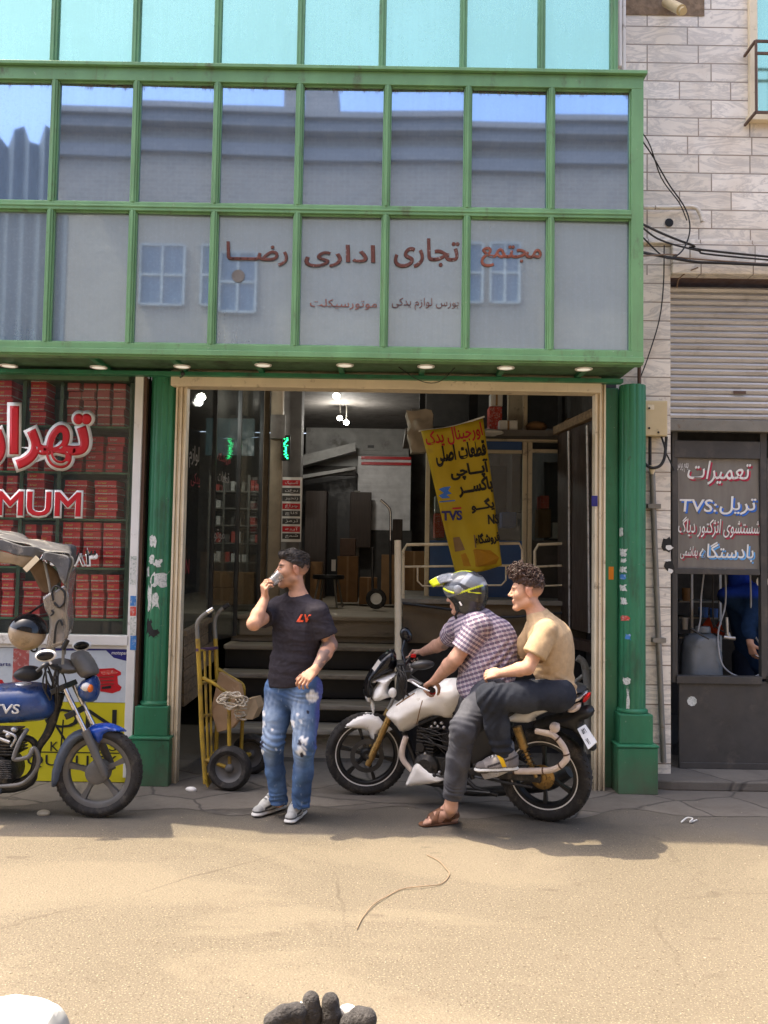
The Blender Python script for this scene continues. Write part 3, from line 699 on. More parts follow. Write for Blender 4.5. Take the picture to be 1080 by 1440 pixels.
# old box section along the top of the opening and the fluted guide rails of its shutter
l = MB(); l.pxbox(240, 846, 525, 547, 6.70, .16); lz = P(540, 536, 6.7).z
l.pxbox(243, 843, 520.5, 524.5, 6.715, .13)
l.build('shutter_box', M['cream'], bld, bevel=.006)
for x0, x1 in ((243, 259), (836.5, 852)):
    q = MB(); a, c = P(x0, 700, 6.76).x, P(x1, 700, 6.76).x; w = (c - a) / 5
    for k in range(5): q.box(a + k * w + .001, a + (k + 1) * w - .001, 6.76 + (.018 if k % 2 else 0), 6.86, .0, lz + .02)
    q.build('guide_rail', M['cream'], bld, bevel=.003)
# green half columns on stepped plinths
def column(cx, cy, backx, side):
    q = MB(); prof = [(.105, .58), (.118, .585), (.118, .60), (.100, .615)]; q.lathe(prof, (cx, cy, 0), (0, 0, 1), 28)
    n = 72; v = []                       # fluted shaft
    for z in (.61, 1.2, 1.8, 2.4, 3.08):
        for k in range(n): a = 2 * math.pi * k / n; rr = .1005 - .006 * max(0, math.cos(a * 12)) ** 2; v.append((cx + rr * math.cos(a), cy + rr * math.sin(a), z))
    q.add(v, [(j * n + k, j * n + (k + 1) % n, (j + 1) * n + (k + 1) % n, (j + 1) * n + k) for j in range(4) for k in range(n)])
    c = q.build('column', M['green_dark'], bld, smooth=35)
    q = MB(); q.box(cx - .125, cx + .125, cy - .125, cy + .12, .36, .58); q.box(cx - .148, cx + .15, cy - .165, cy + .12, .0, .34); q.box(cx - .154, cx + .156, cy - .172, cy + .121, .34, .362)
    q.build('plinth', M['green_dark'], c, bevel=.008)
    q = MB(); q.box(backx[0], backx[1], cy + .03, cy + .14, .0, 3.07); q.box(cx - .14, cx + .14, cy + .125, cy + .139, 0, 3.08); q.build('pilaster', M['green_dark'], c, bevel=.005)
    return c
cl = P(216.5, 1076, 6.83).x; cr = P(888.5, 1070, 6.83).x
colL = column(cl, 6.83, (cl - .11, cl - .07), 0); colR = column(cr, 6.83, (cr - .215, cr - .10), 1)
# torn leaflets, stickers and spray paint on the columns
def sticker(par, cx, cy, R, px, py, w, h, m_, name='sticker', jag=.0):
    p = P(px, py, cy - R); q = MB(); k = 7; a0 = (p.x - cx) / R; v = []
    a0 = max(-.95, min(.95, a0))
    for j in range(5):
        for i in range(k):
            a = math.asin(max(-1, min(1, a0))) + (i / (k - 1) - .5) * w / R + (rnd.uniform(-1, 1) * jag * w / R if i in (0, k - 1) else 0)
            v.append((cx + (R + .002) * math.sin(a), cy - (R + .002) * math.cos(a), p.z + (j / 4 - .5) * h + (rnd.uniform(-1, 1) * jag * h if j in (0, 4) else 0)))
    q.add(v, [(j * k + i, j * k + i + 1, (j + 1) * k + i + 1, (j + 1) * k + i) for j in range(4) for i in range(k - 1)])
    return q.build(name, m_, par, smooth=60)
for px, py, w, h, mm in ((214, 761, .055, .075, 'sticker'), (213, 787, .05, .06, 'sticker'), (222, 792, .05, .05, 'sticker'), (226, 814, .13, .10, 'sticker'), (210, 840, .035, .17, 'sticker'), (219, 846, .05, .10, 'sticker'), (209, 882, .05, .10, 'ink'), (216, 890, .07, .06, 'ink'), (207, 804, .03, .07, 'sticker')):
    sticker(colL, cl, 6.83, .0995, px, py, w, h, M[mm], jag=.18)
for px, py, w, h, mm in ((876, 748, .045, .06, 'sticker'), (878, 777, .07, .05, 'sticker'), (879, 788, .055, .03, 'sticker'), (878, 801, .07, .04, 'sticker'), (878, 811, .06, .035, 'sticker_blue'), (878, 827, .065, .045, 'sticker'), (879, 845, .06, .05, 'sticker'), (880, 870, .07, .035, 'sticker_red'), (884, 896, .04, .04, 'sticker_blue'), (882, 958, .06, .05, 'sticker'), (884, 985, .02, .14, 'sticker')):
    sticker(colR, cr, 6.83, .0995, px, py, w, h, M[mm], jag=.15)
q = MB(); q.pxbox(856, 863, 797, 815, 6.857, .002); q.build('sticker', M['sticker_orange'], colR)
q = MB(); q.pxbox(832, 840.5, 697, 712, 6.756, .003); q.build('notice', M['navy'], bld)

# ---- lettering on the glass bay
def panel_word(i, t, x0, x1, y0, y1, mm, **k):
    pxletters('lettering', t, x0, x1, y0, y1, YB + .040, M[mm], panes[i, 0], **k)
panel_word(7, 'مجتمع', 676, 762, 345, 376, 'letter_rust', bold=.02)
panel_word(6, 'تجاری', 554, 646, 335, 377, 'letter_brown', bold=.02)
panel_word(5, 'اداری', 428, 528, 344, 376, 'letter_brown', bold=.02)
panel_word(4, 'رضـــا', 318, 405, 340, 374, 'letter_brown', bold=.02)
panel_word(6, 'بورس لوازم یدکی', 551, 645, 419, 436, 'letter_brown')
panel_word(5, 'موتورسیکلت', 436, 530, 421, 435, 'letter_rust')
q = MB(); c = P(335, 388, YB + .044); q.lathe([(0, 0), (.03, .0), (.046, .001)], c, (0, -1, 0), 18); o = q.build('stain', M['hall'], panes[4, 0]); 

# ---- marble building on the right
mar = thing('marble_building', 'marble clad building with stained stone courses beside the green column', 'building', (3.5, 7.2, 0))
pr = P(943, 700, YM).x; zo = P(1000, 388, YM).z; ztop = 8.5
w = MB()
w.box(XU + .005, 6.5, YM + .001, YM + .35, zo + .0, ztop)
w.build('wall', M['marble'], mar)
w = MB(); w.box(XU + .005, pr, YM, YM + .35, 0, zo - .001); w.build('pier', M['marble_pier'], mar)
w = MB(); zb0, zb1 = P(1000, 388, YM).z, P(1000, 345, YM).z
w.box(pr, 6.5, YM - .05, YM - .001, zb0, zb1); w.box(XR + .0, 6.5, YM - .035, YM - .0005, zb1 + .001, zb1 + .035)
w.build('cornice', M['marble'], mar, bevel=.008)
w = MB(); w.box(6.4, 6.5, YM + .36, 12, 0, ztop); w.box(2.0, 6.5, 10.2, 10.4, 0, 4); w.box(pr - .3, 6.4, YM + .36, 10.2, 3.55, 3.7); w.box(pr - .25, pr - .05, YM + .36, 10.2, 0, 3.55); w.build('inner_wall', M['dark'], mar)
w = MB(); a = P(880, 21, YM); c = P(990, -60, YM); w.box(a.x, c.x, YM - .006, YM - .0015, a.z, c.z); w.build('broken_patch', mat('broken_mortar', (.20, .14, .09), .9, var=.3, vs=25, bmp=.8, bs=25), mar)
q = MB(); q.tube([P(937, 3, 6.98), P(958, 14, 6.72)], .04, 14); q.tube([P(937, 3, 6.98), P(961, 16, 6.70)], .030, 12); q.build('drain_spout', M['beige_box'], mar, smooth=40)
q = MB(); q.tube([P(877, -40, 6.97), P(877, 110, 6.97)], .018, 10); q.tube([P(871, -40, 6.93), P(871, 94, 6.93)], .02, 10); q.build('downpipe', M['white'], mar, smooth=40)
win = MB(); a, c = P(1051, 60, YM).x, P(1062, 60, YM).x
win.box(a, c, YM - .05, YM - .002, P(1058, 167, YM).z, 8.2); win.box(a - .02, 5, YM - .07, YM - .0025, P(1058, 174, YM).z, P(1058, 166, YM).z)
wf = win.build('window', M['cream'], mar, bevel=.004)
q = MB(); q.box(c, 5, YM - .02, YM - .004, P(1058, 166, YM).z, 8.2); q.build('pane', M['aqua_glass'], wf)
q = MB(); g0, g1 = P(1066, 58, 6.8), P(1066, 158, 6.8)
for z in (g0.z, g1.z, P(1066, 75, 6.8).z): q.bar((P(1062, 60, 6.8).x, 6.8, z), (5, 6.8, z), .018, .018)
for k in range(14): q.bar((P(1063, 60, 6.8).x + k * .14, 6.8, g1.z), (P(1063, 60, 6.8).x + k * .14, 6.8, g0.z), .016, .016)
for z in (g0.z, g1.z): q.bar((P(1062, 60, 6.8).x, 6.8, z), (P(1062, 60, 6.8).x, YM - .01, z), .018, .018)
q.build('window_grille', M['brown'], wf)
# grey vertical pipe with clamps, smudges and leaflets on the pier
q = MB(); q.tube([P(917, 660, 6.985), P(919, 720, 6.985), P(926, 900, 6.985), P(933, 1072, 6.985)], .022, 10)
for px, py in ((919, 712), (926, 900)): c = P(px, py, 6.99); q.box(c.x - .05, c.x + .05, 6.96, 7.019, c.z - .018, c.z + .018)
q.build('conduit_pipe', M['steel_grey'], mar, smooth=50)
for px, py, ww, hh, mm in ((938, 766, .09, .13, 'ink'), (941, 795, .11, .10, 'ink'), (941, 770, .07, .04, 'paper'), (943, 803, .05, .05, 'paper'), (939, 788, .06, .02, 'paper')):
    q = MB(); n = 11; c = P(px, py, YM - .0025 - (.001 if mm == 'paper' else 0)); v = [(c.x, c.y, c.z)]
    for k in range(n):
        a = k / n * 6.283; rr = rnd.uniform(.32, .55); v.append((c.x + math.cos(a) * ww * rr, c.y, c.z + math.sin(a) * hh * rr))
    q.add(v, [(0, k + 1, (k + 1) % n + 1) for k in range(n)]); q.build('leaflet_scrap' if mm == 'paper' else 'soot_smudge', M[mm], mar)

# ---- right: roller shutter and repair shop front
YS = 7.16
sh = thing('roller_shutter', 'half raised ribbed steel roller shutter over the repair shop front', 'shutter', (2.9, YS, 2.4))
z0, z1 = P(1000, 590, YS).z, P(1000, 403, YS).z; x0, x1 = pr + .002, 4.6
q = MB(); nsl = 21; hh = (z1 - z0) / nsl; prof = []
for k in range(nsl):
    for t_, d_ in ((.0, .012), (.15, .0), (.55, -.010), (.85, .0), (.97, .014)): prof.append((d_, z0 + (k + t_) * hh))
q.add([(x0, YS + d, z) for d, z in prof] + [(x1, YS + d, z) for d, z in prof], [(i, len(prof) + i, len(prof) + i + 1, i + 1) for i in range(len(prof) - 1)])
q.build('slat_curtain', M['shutter'], sh, smooth=30)
q = MB(); q.box(x0, x1, YS - .02, YS + .05, P(1000, 607, YS).z, z0 - .002); q.build('bottom_rail', M['steel_grey'], sh, bevel=.006)
q = MB(); q.box(pr, 4.6, YS - .08, YS + .35, z1 + .04, zo + .03); q.build('shutter_housing', M['brown'], sh)
q = MB(); c = P(1040, 552, YS - .016); q.box(c.x - .05, c.x + .05, c.y - .004, c.y, c.z - .012, c.z + .012); q.build('maker_plate', M['brown'], sh)
YD = 7.22
fs = thing('repair_shop_front', 'brown steel repair shop front with hand painted sign glass and open hatch', 'shop front', (3.0, YD, 0))
q = MB()
def pb(x0, x1, y0, y1, d=.06, Y=YD): q.pxbox(x0, x1, y0, y1, Y, d)
zb = .075
pb(948, 1069, 620, 644.5); pb(948, 1069, 800, 808); pb(952, 1072, 951, 962, .08, YD - .02); pb(1070, 1079.5, 607, 955); pb(945.5, 953, 607, 960, .05, YD + .003); pb(1080, 1200, 951, 962, .08, YD - .021); pb(1080, 1200, 620, 644.5, .061); pb(1080, 1200, 800, 808, .059)
q.build('frame', M['shopsteel'], fs, bevel=.004)
q = MB(); a = P(955, 960, YD).x; q.box(a, 4.2, YD, YD + .03, zb, P(1020, 958, YD).z); q.box(a, 4.2, YD - .012, YD - .001, zb, zb + .05); q.build('door_panel', M['shopsteel'], fs, bevel=.004)
q = MB(); c = P(973, 986, YD - .002); q.lathe([(0, 0), (.03, 0), (.04, .001)], c, (0, -1, 0), 9); q.build('sticker', M['sticker'], fs)
q = MB(); q.pxbox(953.2, 1069.8, 644.8, 799.8, YD + .03, .006); pane = q.build('sign_pane', M['repair_glass'], fs)
q = MB(); q.pxbox(1079.8, 1190, 644.8, 799.8, YD + .03, .006); q.build('side_pane', M['repair_glass'], fs)
YT = YD + .027
def sign(t, x0, x1, y0, y1, mm, sh_=None, **k):
    if sh_: pxletters('lettering', t, x0 + 2.5, x1 + 2.5, y0 + 2.5, y1 + 2.5, YT, M[sh_], pane, **k)
    pxletters('lettering', t, x0, x1, y0, y1, YT - .002, M[mm], pane, **k)
sign('تعمیرات', 967, 1054, 648, 682, 'white_ink', 'crimson_ink', bold=.01, shear=.2)
sign('بهم پرس', 951, 968, 651, 664, 'white_ink')
sign('تریل', 1012, 1063, 698, 724, 'white_ink', 'blue_ink', bold=.012, shear=.1)
sign('TVS:', 955, 1008, 702, 720, 'white_ink', 'blue_ink', bold=.012, shear=.1)
sign('شستشوی انژکتور دیاگ', 954, 1069, 727, 756, 'white_ink', 'crimson_ink', bold=.004, shear=.1)
sign('بادستگاه', 984, 1060, 762, 790, 'white_ink', 'cyan_ink', bold=.01, shear=.1)
sign('بهاشمی', 957, 981, 768, 786, 'white_ink', 'crimson_ink', shear=.1)

# ---- left: shop window with shelves of red cartons
lw = thing('left_shop_window', 'shop window with red lettering showing shelves of red cartons', 'shop window', (-2.6, YF, 0))
q = MB(); q.pxbox(181.5, 193, 527, 1094, YF - .02, .07); o = q.build('post', M['white'], lw, bevel=.004)
for y0, y1, mm in ((782, 822, 'sticker'), (838, 852, 'sticker_blue'), (853, 866, 'sticker_red'), (868, 893, 'sticker'), (894, 914, 'sticker_blue')):
    s_ = MB(); s_.pxbox(183, 191.5, y0, y1, YF - .0215, .001); s_.build('sticker', M[mm], o)
q = MB(); q.pxbox(193.3, 198.5, 527, 1094, YF, .06); q.build('side_trim', M['brown'], lw)
q = MB(); q.pxbox(-90, 181.3, 892, 906, YF - .02, .10); q.pxbox(-90, 181.3, 906, 911, YF - .001, .05); q.build('sill', M['white'], lw, bevel=.004)
q = MB(); q.pxbox(-90, 181.3, 527, 533, YF - .004, .05); q.build('head_rail', M['soffit'], lw)
q = MB(); q.pxbox(-90, 181.3, 533.2, 891.8, YF + .012, .006); lpane = q.build('pane', M['shop_glass'], lw)
YL = YF + .010
pxletters('lettering', 'تهران', -52, 133, 566, 665, YL, M['white_ink'], lpane, bold=.085)
pxletters('lettering', 'تهران', -47, 128, 571, 660, YL - .002, M['red_ink'], lpane, bold=.040)
pxletters('lettering', 'OPTIMUM', -128, 117, 687, 728, YL, M['white_ink'], lpane, bold=.055)
pxletters('lettering', 'OPTIMUM', -125, 114, 690, 725, YL - .002, M['red_ink'], lpane, bold=.022)
pxletters('lettering', '۸۵۳۸۳', 52, 138, 768, 797, YL, M['white_ink'], lpane, bold=.06)
pxletters('lettering', '۸۵۳۸۳', 55, 135, 771, 794, YL - .002, M['ink'], lpane, bold=.012)
# posters pasted under the sill
pos = MB(); pos.pxbox(-90, 181, 911.5, 986, YF + .004, .04); po = pos.build('product_poster', M['poster_white'], lw)
def flatpoly(pts, Y, m_, name, par):
    q = MB(); q.prism([P(x, y, Y) for x, y in pts], (0, .0015, 0)); return q.build(name, m_, par)
flatpoly([(58, 911.8), (181, 911.8), (181, 914.5), (58, 915)], YF + .0025, M['navy'], 'print', po)
flatpoly([(149, 914.6), (181, 914.6), (181, 930), (176, 929), (160, 925)], YF + .0025, M['navy'], 'print', po)
pxletters('print', 'motopart', 157, 181, 916.5, 922, YF + .0008, M['white_ink'], po, shear=.2)
for pts in ([(-40, 912), (-8, 912), (-8, 985), (-40, 985)],): pass
q = MB(); q.pxbox(17.5, 40, 912, 985.5, YF + .003, .0008); q.build('print', mat('red_poster_panel', (.42, .10, .09), .4, var=.2, vs=10, dirt=(.6, .5, .45), ds=25, da=.3), po)
pxletters('print', 'parts', -6, 15, 932, 938, YF + .002, M['navy'], po)
flatpoly([(132, 944), (138, 940.5), (160, 939.5), (170, 945), (170, 949), (165, 951), (166, 962), (171, 966), (169, 971), (158, 975), (140, 972), (132, 967)], YF + .0025, M['red_ink'], 'print', po)
flatpoly([(140, 944), (158, 942), (166, 946), (160, 948), (144, 949)], YF + .0008, M['sticker_red'], 'print', po)
for y in (952, 957, 962): flatpoly([(138, y), (160, y - 1), (160, y), (138, y + 1)], YF + .0008, M['brown'], 'print', po)
flatpoly([(143, 966), (156, 964), (156, 968), (143, 969)], YF + .0007, M['ink'], 'print', po)
flatpoly([(-4, 955), (3, 956), (7, 963), (4, 972), (-4, 974)], YF + .0025, M['red_ink'], 'print', po)
q = MB(); q.pxbox(-90, 181, 986.5, 1098, YF + .005, .04); yp = q.build('brand_poster', M['yellow_poster'], lw)
pxletters('print', 'ON', 62, 164, 997, 1024, YF + .003, M['ink'], yp)
pxletters('print', 'K', 71, 82, 1043, 1056, YF + .003, M['ink'], yp); pxletters('print', 'RS', 138, 164, 1043, 1056, YF + .003, M['ink'], yp)
q = MB(); q.pxbox(40, 168, 1057.5, 1059, YF + .003, .001); q.build('print', M['ink'], yp)
pxletters('print', 'QUALITY', 38, 164, 1062, 1080, YF + .003, M['ink'], yp)
flatpoly([(75, 1017), (79, 1018), (104, 1058), (100, 1058)], YF + .0032, M['ink'], 'print', yp)
flatpoly([(88, 1012), (90, 1012), (86, 1058), (84, 1058)], YF + .0034, M['ink'], 'print', yp)
# inner box of the display, shelves, cartons
q = MB(); q.box(-4.2, -1.93, 7.72, 7.78, .0, 3.12); q.box(-1.95, -1.90, YF + .06, 7.72, 0, 3.12); q.box(-4.2, -1.95, YF + .07, 7.72, 3.06, 3.11); q.box(-4.25, -4.2, YF + .07, 7.78, 0, 3.1)
q.build('display_case', mat('dim_display_case', (.09, .12, .09), .7), lw)
levels = [P(90, y, 6.98).z for y in (600, 664, 729, 797, 868)]
tops = [P(90, y, 6.98).z for y in (527, 600, 664, 729, 797)]
rack = thing('shelf_rack', 'shelf rack packed with red cartons behind the left shop window', 'shelf', (-2.8, 7.4, 0))
for z in levels:
    q = MB(); q.box(-4.1, -1.97, 6.90, 7.4, z - .018, z - .002); q.build('shelf', M['soffit'], rack, bevel=.003)
for x in (-3.9, P(40, 600, 6.98).x, P(92, 600, 6.98).x, -1.985):
    q = MB(); q.box(x - .014, x + .014, 6.885, 6.899, .9, 3.05); q.build('upright', mat('dull_green_upright', (.06, .09, .055), .6) if x == -3.9 else bpy.data.materials['dull_green_upright'], rack)
q = MB(); q.pxbox(-90, 181, 872, 893, 6.9, .3); q.build('plinth_board', M['dark'], rack)
def carton(w, h, d, mm):
    q = MB(); q.box(-w / 2, w / 2, -d / 2, d / 2, 0, h)
    o = q.build('red_carton', M[mm], None, bevel=.003); return o
protos = {}
x_left = P(-12, 700, 6.98).x
n_c = 0
for li, (z, zt) in enumerate(zip(levels, tops)):
    for bay in ((x_left, P(38, 600, 6.98).x), (P(42, 600, 6.98).x, P(90, 600, 6.98).x), (P(94, 600, 6.98).x, -2.02)):
        x = bay[0] + .018
        style = rnd.choice([(.10, .068), (.125, .055), (.088, .082), (.14, .07), (.18, .06)])
        kind = rnd.choice('aabc') if li != 3 else 'a'
        n_ = max(1, int((bay[1] - x - .004) / style[0])); step = (bay[1] - x - .004) / n_
        while x < bay[1] - style[0]:
            w, h = style; k = 0; zz = z; cols = int((zt - z - .014) / h) - (1 if rnd.random() < .06 else 0)
            for k in range(max(1, cols)):
                key = (w, h, kind)
                if key not in protos:
                    protos[key] = carton(w * .96, h * .97, .2, 'redbox_' + kind); o = protos[key]
                    o['label'] = 'small red carton stacked on a shelf of the left shop window'; o['category'] = 'carton'; o['group'] = 'red cartons in the left shop window'
                else: o = protos[key].copy(); link(o)
                o.location = (x + w / 2 + rnd.uniform(-.003, .003), 7.01 + rnd.uniform(0, .02), zz); o.rotation_euler = (0, 0, rnd.uniform(-.05, .05)); zz += h; n_c += 1
            x += step
# ---- the opposite side of the street, seen in the mirror glass
M['hall_pale'] = mat('pale_panel', (.38, .38, .37), .6, dirt=(.15, .14, .12), ds=3, da=.2)
M['far_window'] = mat('far_window_glass', (.10, .14, .19), .15, var=.1)
YO = -5.0
op = thing('brick_building', 'buff brick building across the street seen reflected in the dusty glass bay', 'building', (2, YO - 3, 0))
def refl(px, py, Yw):                # point on the far side of the street whose mirror image in the bay shows at that pixel
    d = ray(px, py); Y2 = 2 * (YB + .05) - Yw; return (CAM + d * (Y2 / d.y))
a, c = refl(100, 166, YO), refl(960, 166, YO)
q = MB(); q.box(a.x, 12, YO - 6, YO, 0, a.z - .35); q.build('wall', M['brick'], op)
q = MB(); q.box(a.x - .12, 12, YO - 6, YO + .28, a.z - .349, a.z - .12); q.box(a.x - .2, 12, YO - 6, YO + .38, a.z - .119, a.z); q.build('cornice', M['brick_grey'], op)
q = MB(); zc = refl(500, 215, YO).z; q.box(a.x - .03, 12, YO - 1, YO + .12, zc - .25, zc); q.build('string_course', M['brick_grey'], op)
for x0, x1 in ((232, 290), (316, 364), (620, 700), (712, 752)):
    p0, p1 = refl(x0, 350, YO), refl(x1, 434, YO)
    q = MB(); q.box(p0.x, p1.x, YO + .005, YO + .05, p1.z, p0.z); wf = q.build('window', M['far_window'], op)
    q = MB()
    for x in (p0.x, (p0.x + p1.x) / 2, p1.x): q.box(x - .022, x + .022, YO + .055, YO + .09, p1.z, p0.z)
    for z in (p0.z, p1.z, p0.z - .6): q.box(p0.x + .023, p1.x - .023, YO + .052, YO + .085, z - .022, z + .022)
    q.build('frame', M['hall_pale'], wf)
q = MB(); x = refl(445, 130, YO).x; q.box(x - .35, x + .35, YO - 1.2, YO - .5, a.z + .001, a.z + .9); x = refl(580, 150, YO).x; q.box(x - .25, x + .25, YO - .9, YO - .4, a.z + .001, a.z + .35); q.build('chimney', M['brick_grey'], op)
sf = thing('corrugated_fence', 'tall corrugated sheet hoarding beside the brick building seen reflected in the glass', 'fence', (a.x - 5, YO - 1, 0))
zc = refl(40, 200, YO - .6).z; q = MB(); x = a.x - .06; k = 0; v = []
while x > a.x - 9: v.append((x, YO - .6 + (.09 if k % 2 else 0))); x -= .16; k += 1
q.add([(x, y, 0) for x, y in v] + [(x, y, zc + .25 * math.sin(i * 1.7)) for i, (x, y) in enumerate(v)], [(i + 1, i, len(v) + i, len(v) + i + 1) for i in range(len(v) - 1)])
q.build('sheet', mat('grey_corrugated_sheet', (.13, .14, .15), .5, .2, var=.25, st=(6, 6, .4)), sf)
# ------------------------------------------------------------------ the entrance hall
hall = thing('entrance_hall', 'dim entrance hall behind the open shutter with plaster walls and frosted partitions', 'hall', (0, 9, 0))
LX, RX = -1.62, P(858, 700, 6.9).x; ZF = 1.14; YE = 14.2
def hpart(name, m_, *boxes, par=None, bev=0):
    q = MB()
    for b_ in boxes: q.box(*b_)
    return q.build(name, m_, hall if par is None else par, bevel=bev)
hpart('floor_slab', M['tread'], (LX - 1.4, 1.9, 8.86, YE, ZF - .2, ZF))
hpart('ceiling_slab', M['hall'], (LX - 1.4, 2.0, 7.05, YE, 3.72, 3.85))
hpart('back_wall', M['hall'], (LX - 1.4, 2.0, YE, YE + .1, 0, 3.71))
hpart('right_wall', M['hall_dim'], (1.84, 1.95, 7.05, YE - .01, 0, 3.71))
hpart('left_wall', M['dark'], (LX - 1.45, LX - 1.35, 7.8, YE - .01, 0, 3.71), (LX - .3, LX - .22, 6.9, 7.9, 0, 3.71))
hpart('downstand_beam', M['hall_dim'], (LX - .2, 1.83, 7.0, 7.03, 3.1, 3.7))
M['dull_ink'] = flat('faded_grey_vinyl', (.30, .28, .27)); M['dull_red'] = flat('faded_red_vinyl', (.22, .02, .03))
# left: dark glazed shop front standing on the upper floor
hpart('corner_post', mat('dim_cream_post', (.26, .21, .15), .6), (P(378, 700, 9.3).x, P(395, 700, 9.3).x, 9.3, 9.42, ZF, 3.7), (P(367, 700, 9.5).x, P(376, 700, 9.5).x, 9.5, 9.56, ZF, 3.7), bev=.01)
hpart('pilaster', M['hall'], (P(398, 600, 10.2).x, P(424, 600, 10.2).x, 10.2, 10.5, ZF, 3.7))
hpart('capital', M['hall'], (P(392, 600, 9.28).x - .08, P(395, 600, 9.28).x + .05, 9.22, 9.299, 2.95, 3.2))
x0, x1 = P(258, 700, 7.35).x, P(366, 700, 9.4).x
q = MB(); q.prism([(x0, 7.35, ZF - .2), (x1, 9.4, ZF - .2), (x1, 9.4, 3.7), (x0, 7.35, 3.7)], (-.008, .006, 0)); gl = q.build('shop_pane', M['hall_glass'], hall)
d_ = V((x1 - x0, 9.4 - 7.35, 0)).normalized()
for k, (t, z, tx, w, h, mm) in enumerate(((.10, 2.55, 'لوازم', .22, .20, 'dull_ink'), (.12, 2.36, 'یدکی', .20, .12, 'dull_red'), (.45, 2.62, 'فروشگاه', .36, .10, 'dull_red'), (.45, 2.45, 'قطعات', .30, .10, 'dull_ink'), (.06, 1.62, 'N', .08, .12, 'dull_red'), (.4, 1.9, 'موتور', .34, .12, 'dull_ink'))):
    letters('lettering', tx, V((x0, 7.35, 0)) + d_ * (t * 2.1) + V((.0, -.004, z)), w, h, M[mm], gl, right=d_)
for t in (.0, .33, .66, 1.0):
    c = V((x0, 7.35, 0)) + d_ * (t * (V((x1 - x0, 2.05, 0)).length)); q = MB(); q.box(c.x - .018, c.x + .018, c.y - .018, c.y + .018, ZF - .2, 3.7); q.build('glazing_bar', M['steel'], hall)
hpart('sign_board', mat('teal_sign_board', (.012, .06, .075), .4), (P(290, 600, 9.9).x, P(358, 600, 9.9).x, 9.9, 9.95, P(300, 640, 9.9).z, P(300, 588, 9.9).z))
# stock shelves in the dark shop
sr = thing('stock_shelf', 'grey steel stock shelf in the dark shop left of the hall', 'shelf', (-1.6, 10, ZF))
ys = 10.0
for px in (292, 312, 347, 366):
    q = MB(); q.pxbox(px, px + 3, 668, 842, ys, .03); q.build('upright', M['steel_grey'], sr)
lev = [690, 714, 738, 763, 790, 815, 840]
for y in lev:
    q = MB(); q.pxbox(291, 371, y, y + 2, ys + .002, .4); q.build('shelf', M['steel_grey'], sr)
for y in lev[:-1]:
    for px in (297, 304, 317, 325, 333, 340, 352, 359):
        if rnd.random() < .25: continue
        h = rnd.uniform(9, 16); q = MB(); q.pxbox(px, px + rnd.uniform(4.5, 6.5), y - h, y - .1, ys + .03, .2)
        o = q.build('stock_packet', M[rnd.choice(['white_plastic', 'steel_grey', 'sticker_red', 'hall', 'paper'])])
        T(o, 'small packet of stock on the dark steel shelf behind the hall glass', 'packet', 'stock packets on the dark shelf')
# green led strip sign and a price list board by the post
q = MB(); q.pxbox(397, 408, 612, 648, 9.25, .03); o = q.build('led_sign', M['black']); s_ = T(o, 'small black vertical LED sign glowing green by the cream post', 'LED sign')
g = pxletters('glyphs', 'باز', 616, 645, 398, 407, 9.24, M['neon'], None); bpy.data.objects.remove(g)
q = MB()
for k in range(26): c = P(400 + rnd.choice((0, 2, 4)), 616 + k * 1.15, 9.246); q.box(c.x - .008, c.x + .008, c.y - .003, c.y + .003, c.z - .003, c.z + .003)
o = q.build('led_dots', M['neon']); attach(o, s_); 
q = MB(); q.pxbox(396, 424, 671, 762, 9.8, .03); lb = q.build('price_board', M['white']); T(lb, 'white framed price list board with lines of dark lettering', 'notice board')
for k, y in enumerate((679, 690, 701, 712, 722, 733, 744, 754)):
    q = MB(); q.pxbox(397, 422, y - 4, y + 4, 9.797, .0015); o = q.build('row', M['red_ink'] if k % 3 == 0 else M['hall_dim']); attach(o, lb)
    pxletters('lettering', ('لاستیک', 'روغن', 'زنجیر', 'چراغ', 'کلاچ', 'ترمز', 'آینه', 'شمع')[k], 401, 419, y - 2.6, y + 2.6, 9.793, M['white_ink'], lb)
# ceiling spot lamps
for px, py, Y in ((473, 557, 9.0), (478, 588, 11.5), (487, 594, 11.5), (284, 558, 8.3)):
    c = P(px, py, Y); l = thing('spot_lamp', {473: 'lit round ceiling spot, nearest in the hall ceiling', 478: 'lit twin ceiling spot further back, left lamp', 487: 'lit twin ceiling spot further back, right lamp', 284: 'dim lamp reflected high in the dark glass at the left'}[px], 'spotlight', c)
    q = MB(); q.tube([c + V((0, .02, .05)), (c.x, c.y + .02, 3.72)], .008, 6); q.tube([c + V((0, .05, .04)), c + V((0, -.0, .0))], [.025, .04], 12); q.build('housing', M['steel_grey'], l, smooth=40)
    q = MB(); q.lathe([(0, -.004), (.02, -.003), (.034, .0)], c + V((0, -.004, -.003)), (0, -1, -.8), 14); q.build('lens', M['spot'], l)
    if True:
        ld = bpy.data.lights.new('spot_light', 'POINT'); ld.energy = {473: 2.6, 478: 3.4, 487: 3.4, 284: 11}[px]; ld.shadow_soft_size = .04; ld.color = (1, .95, .86); lo_ = link(bpy.data.objects.new('spot_light', ld)); lo_.location = c + V((0, -.06, -.06))
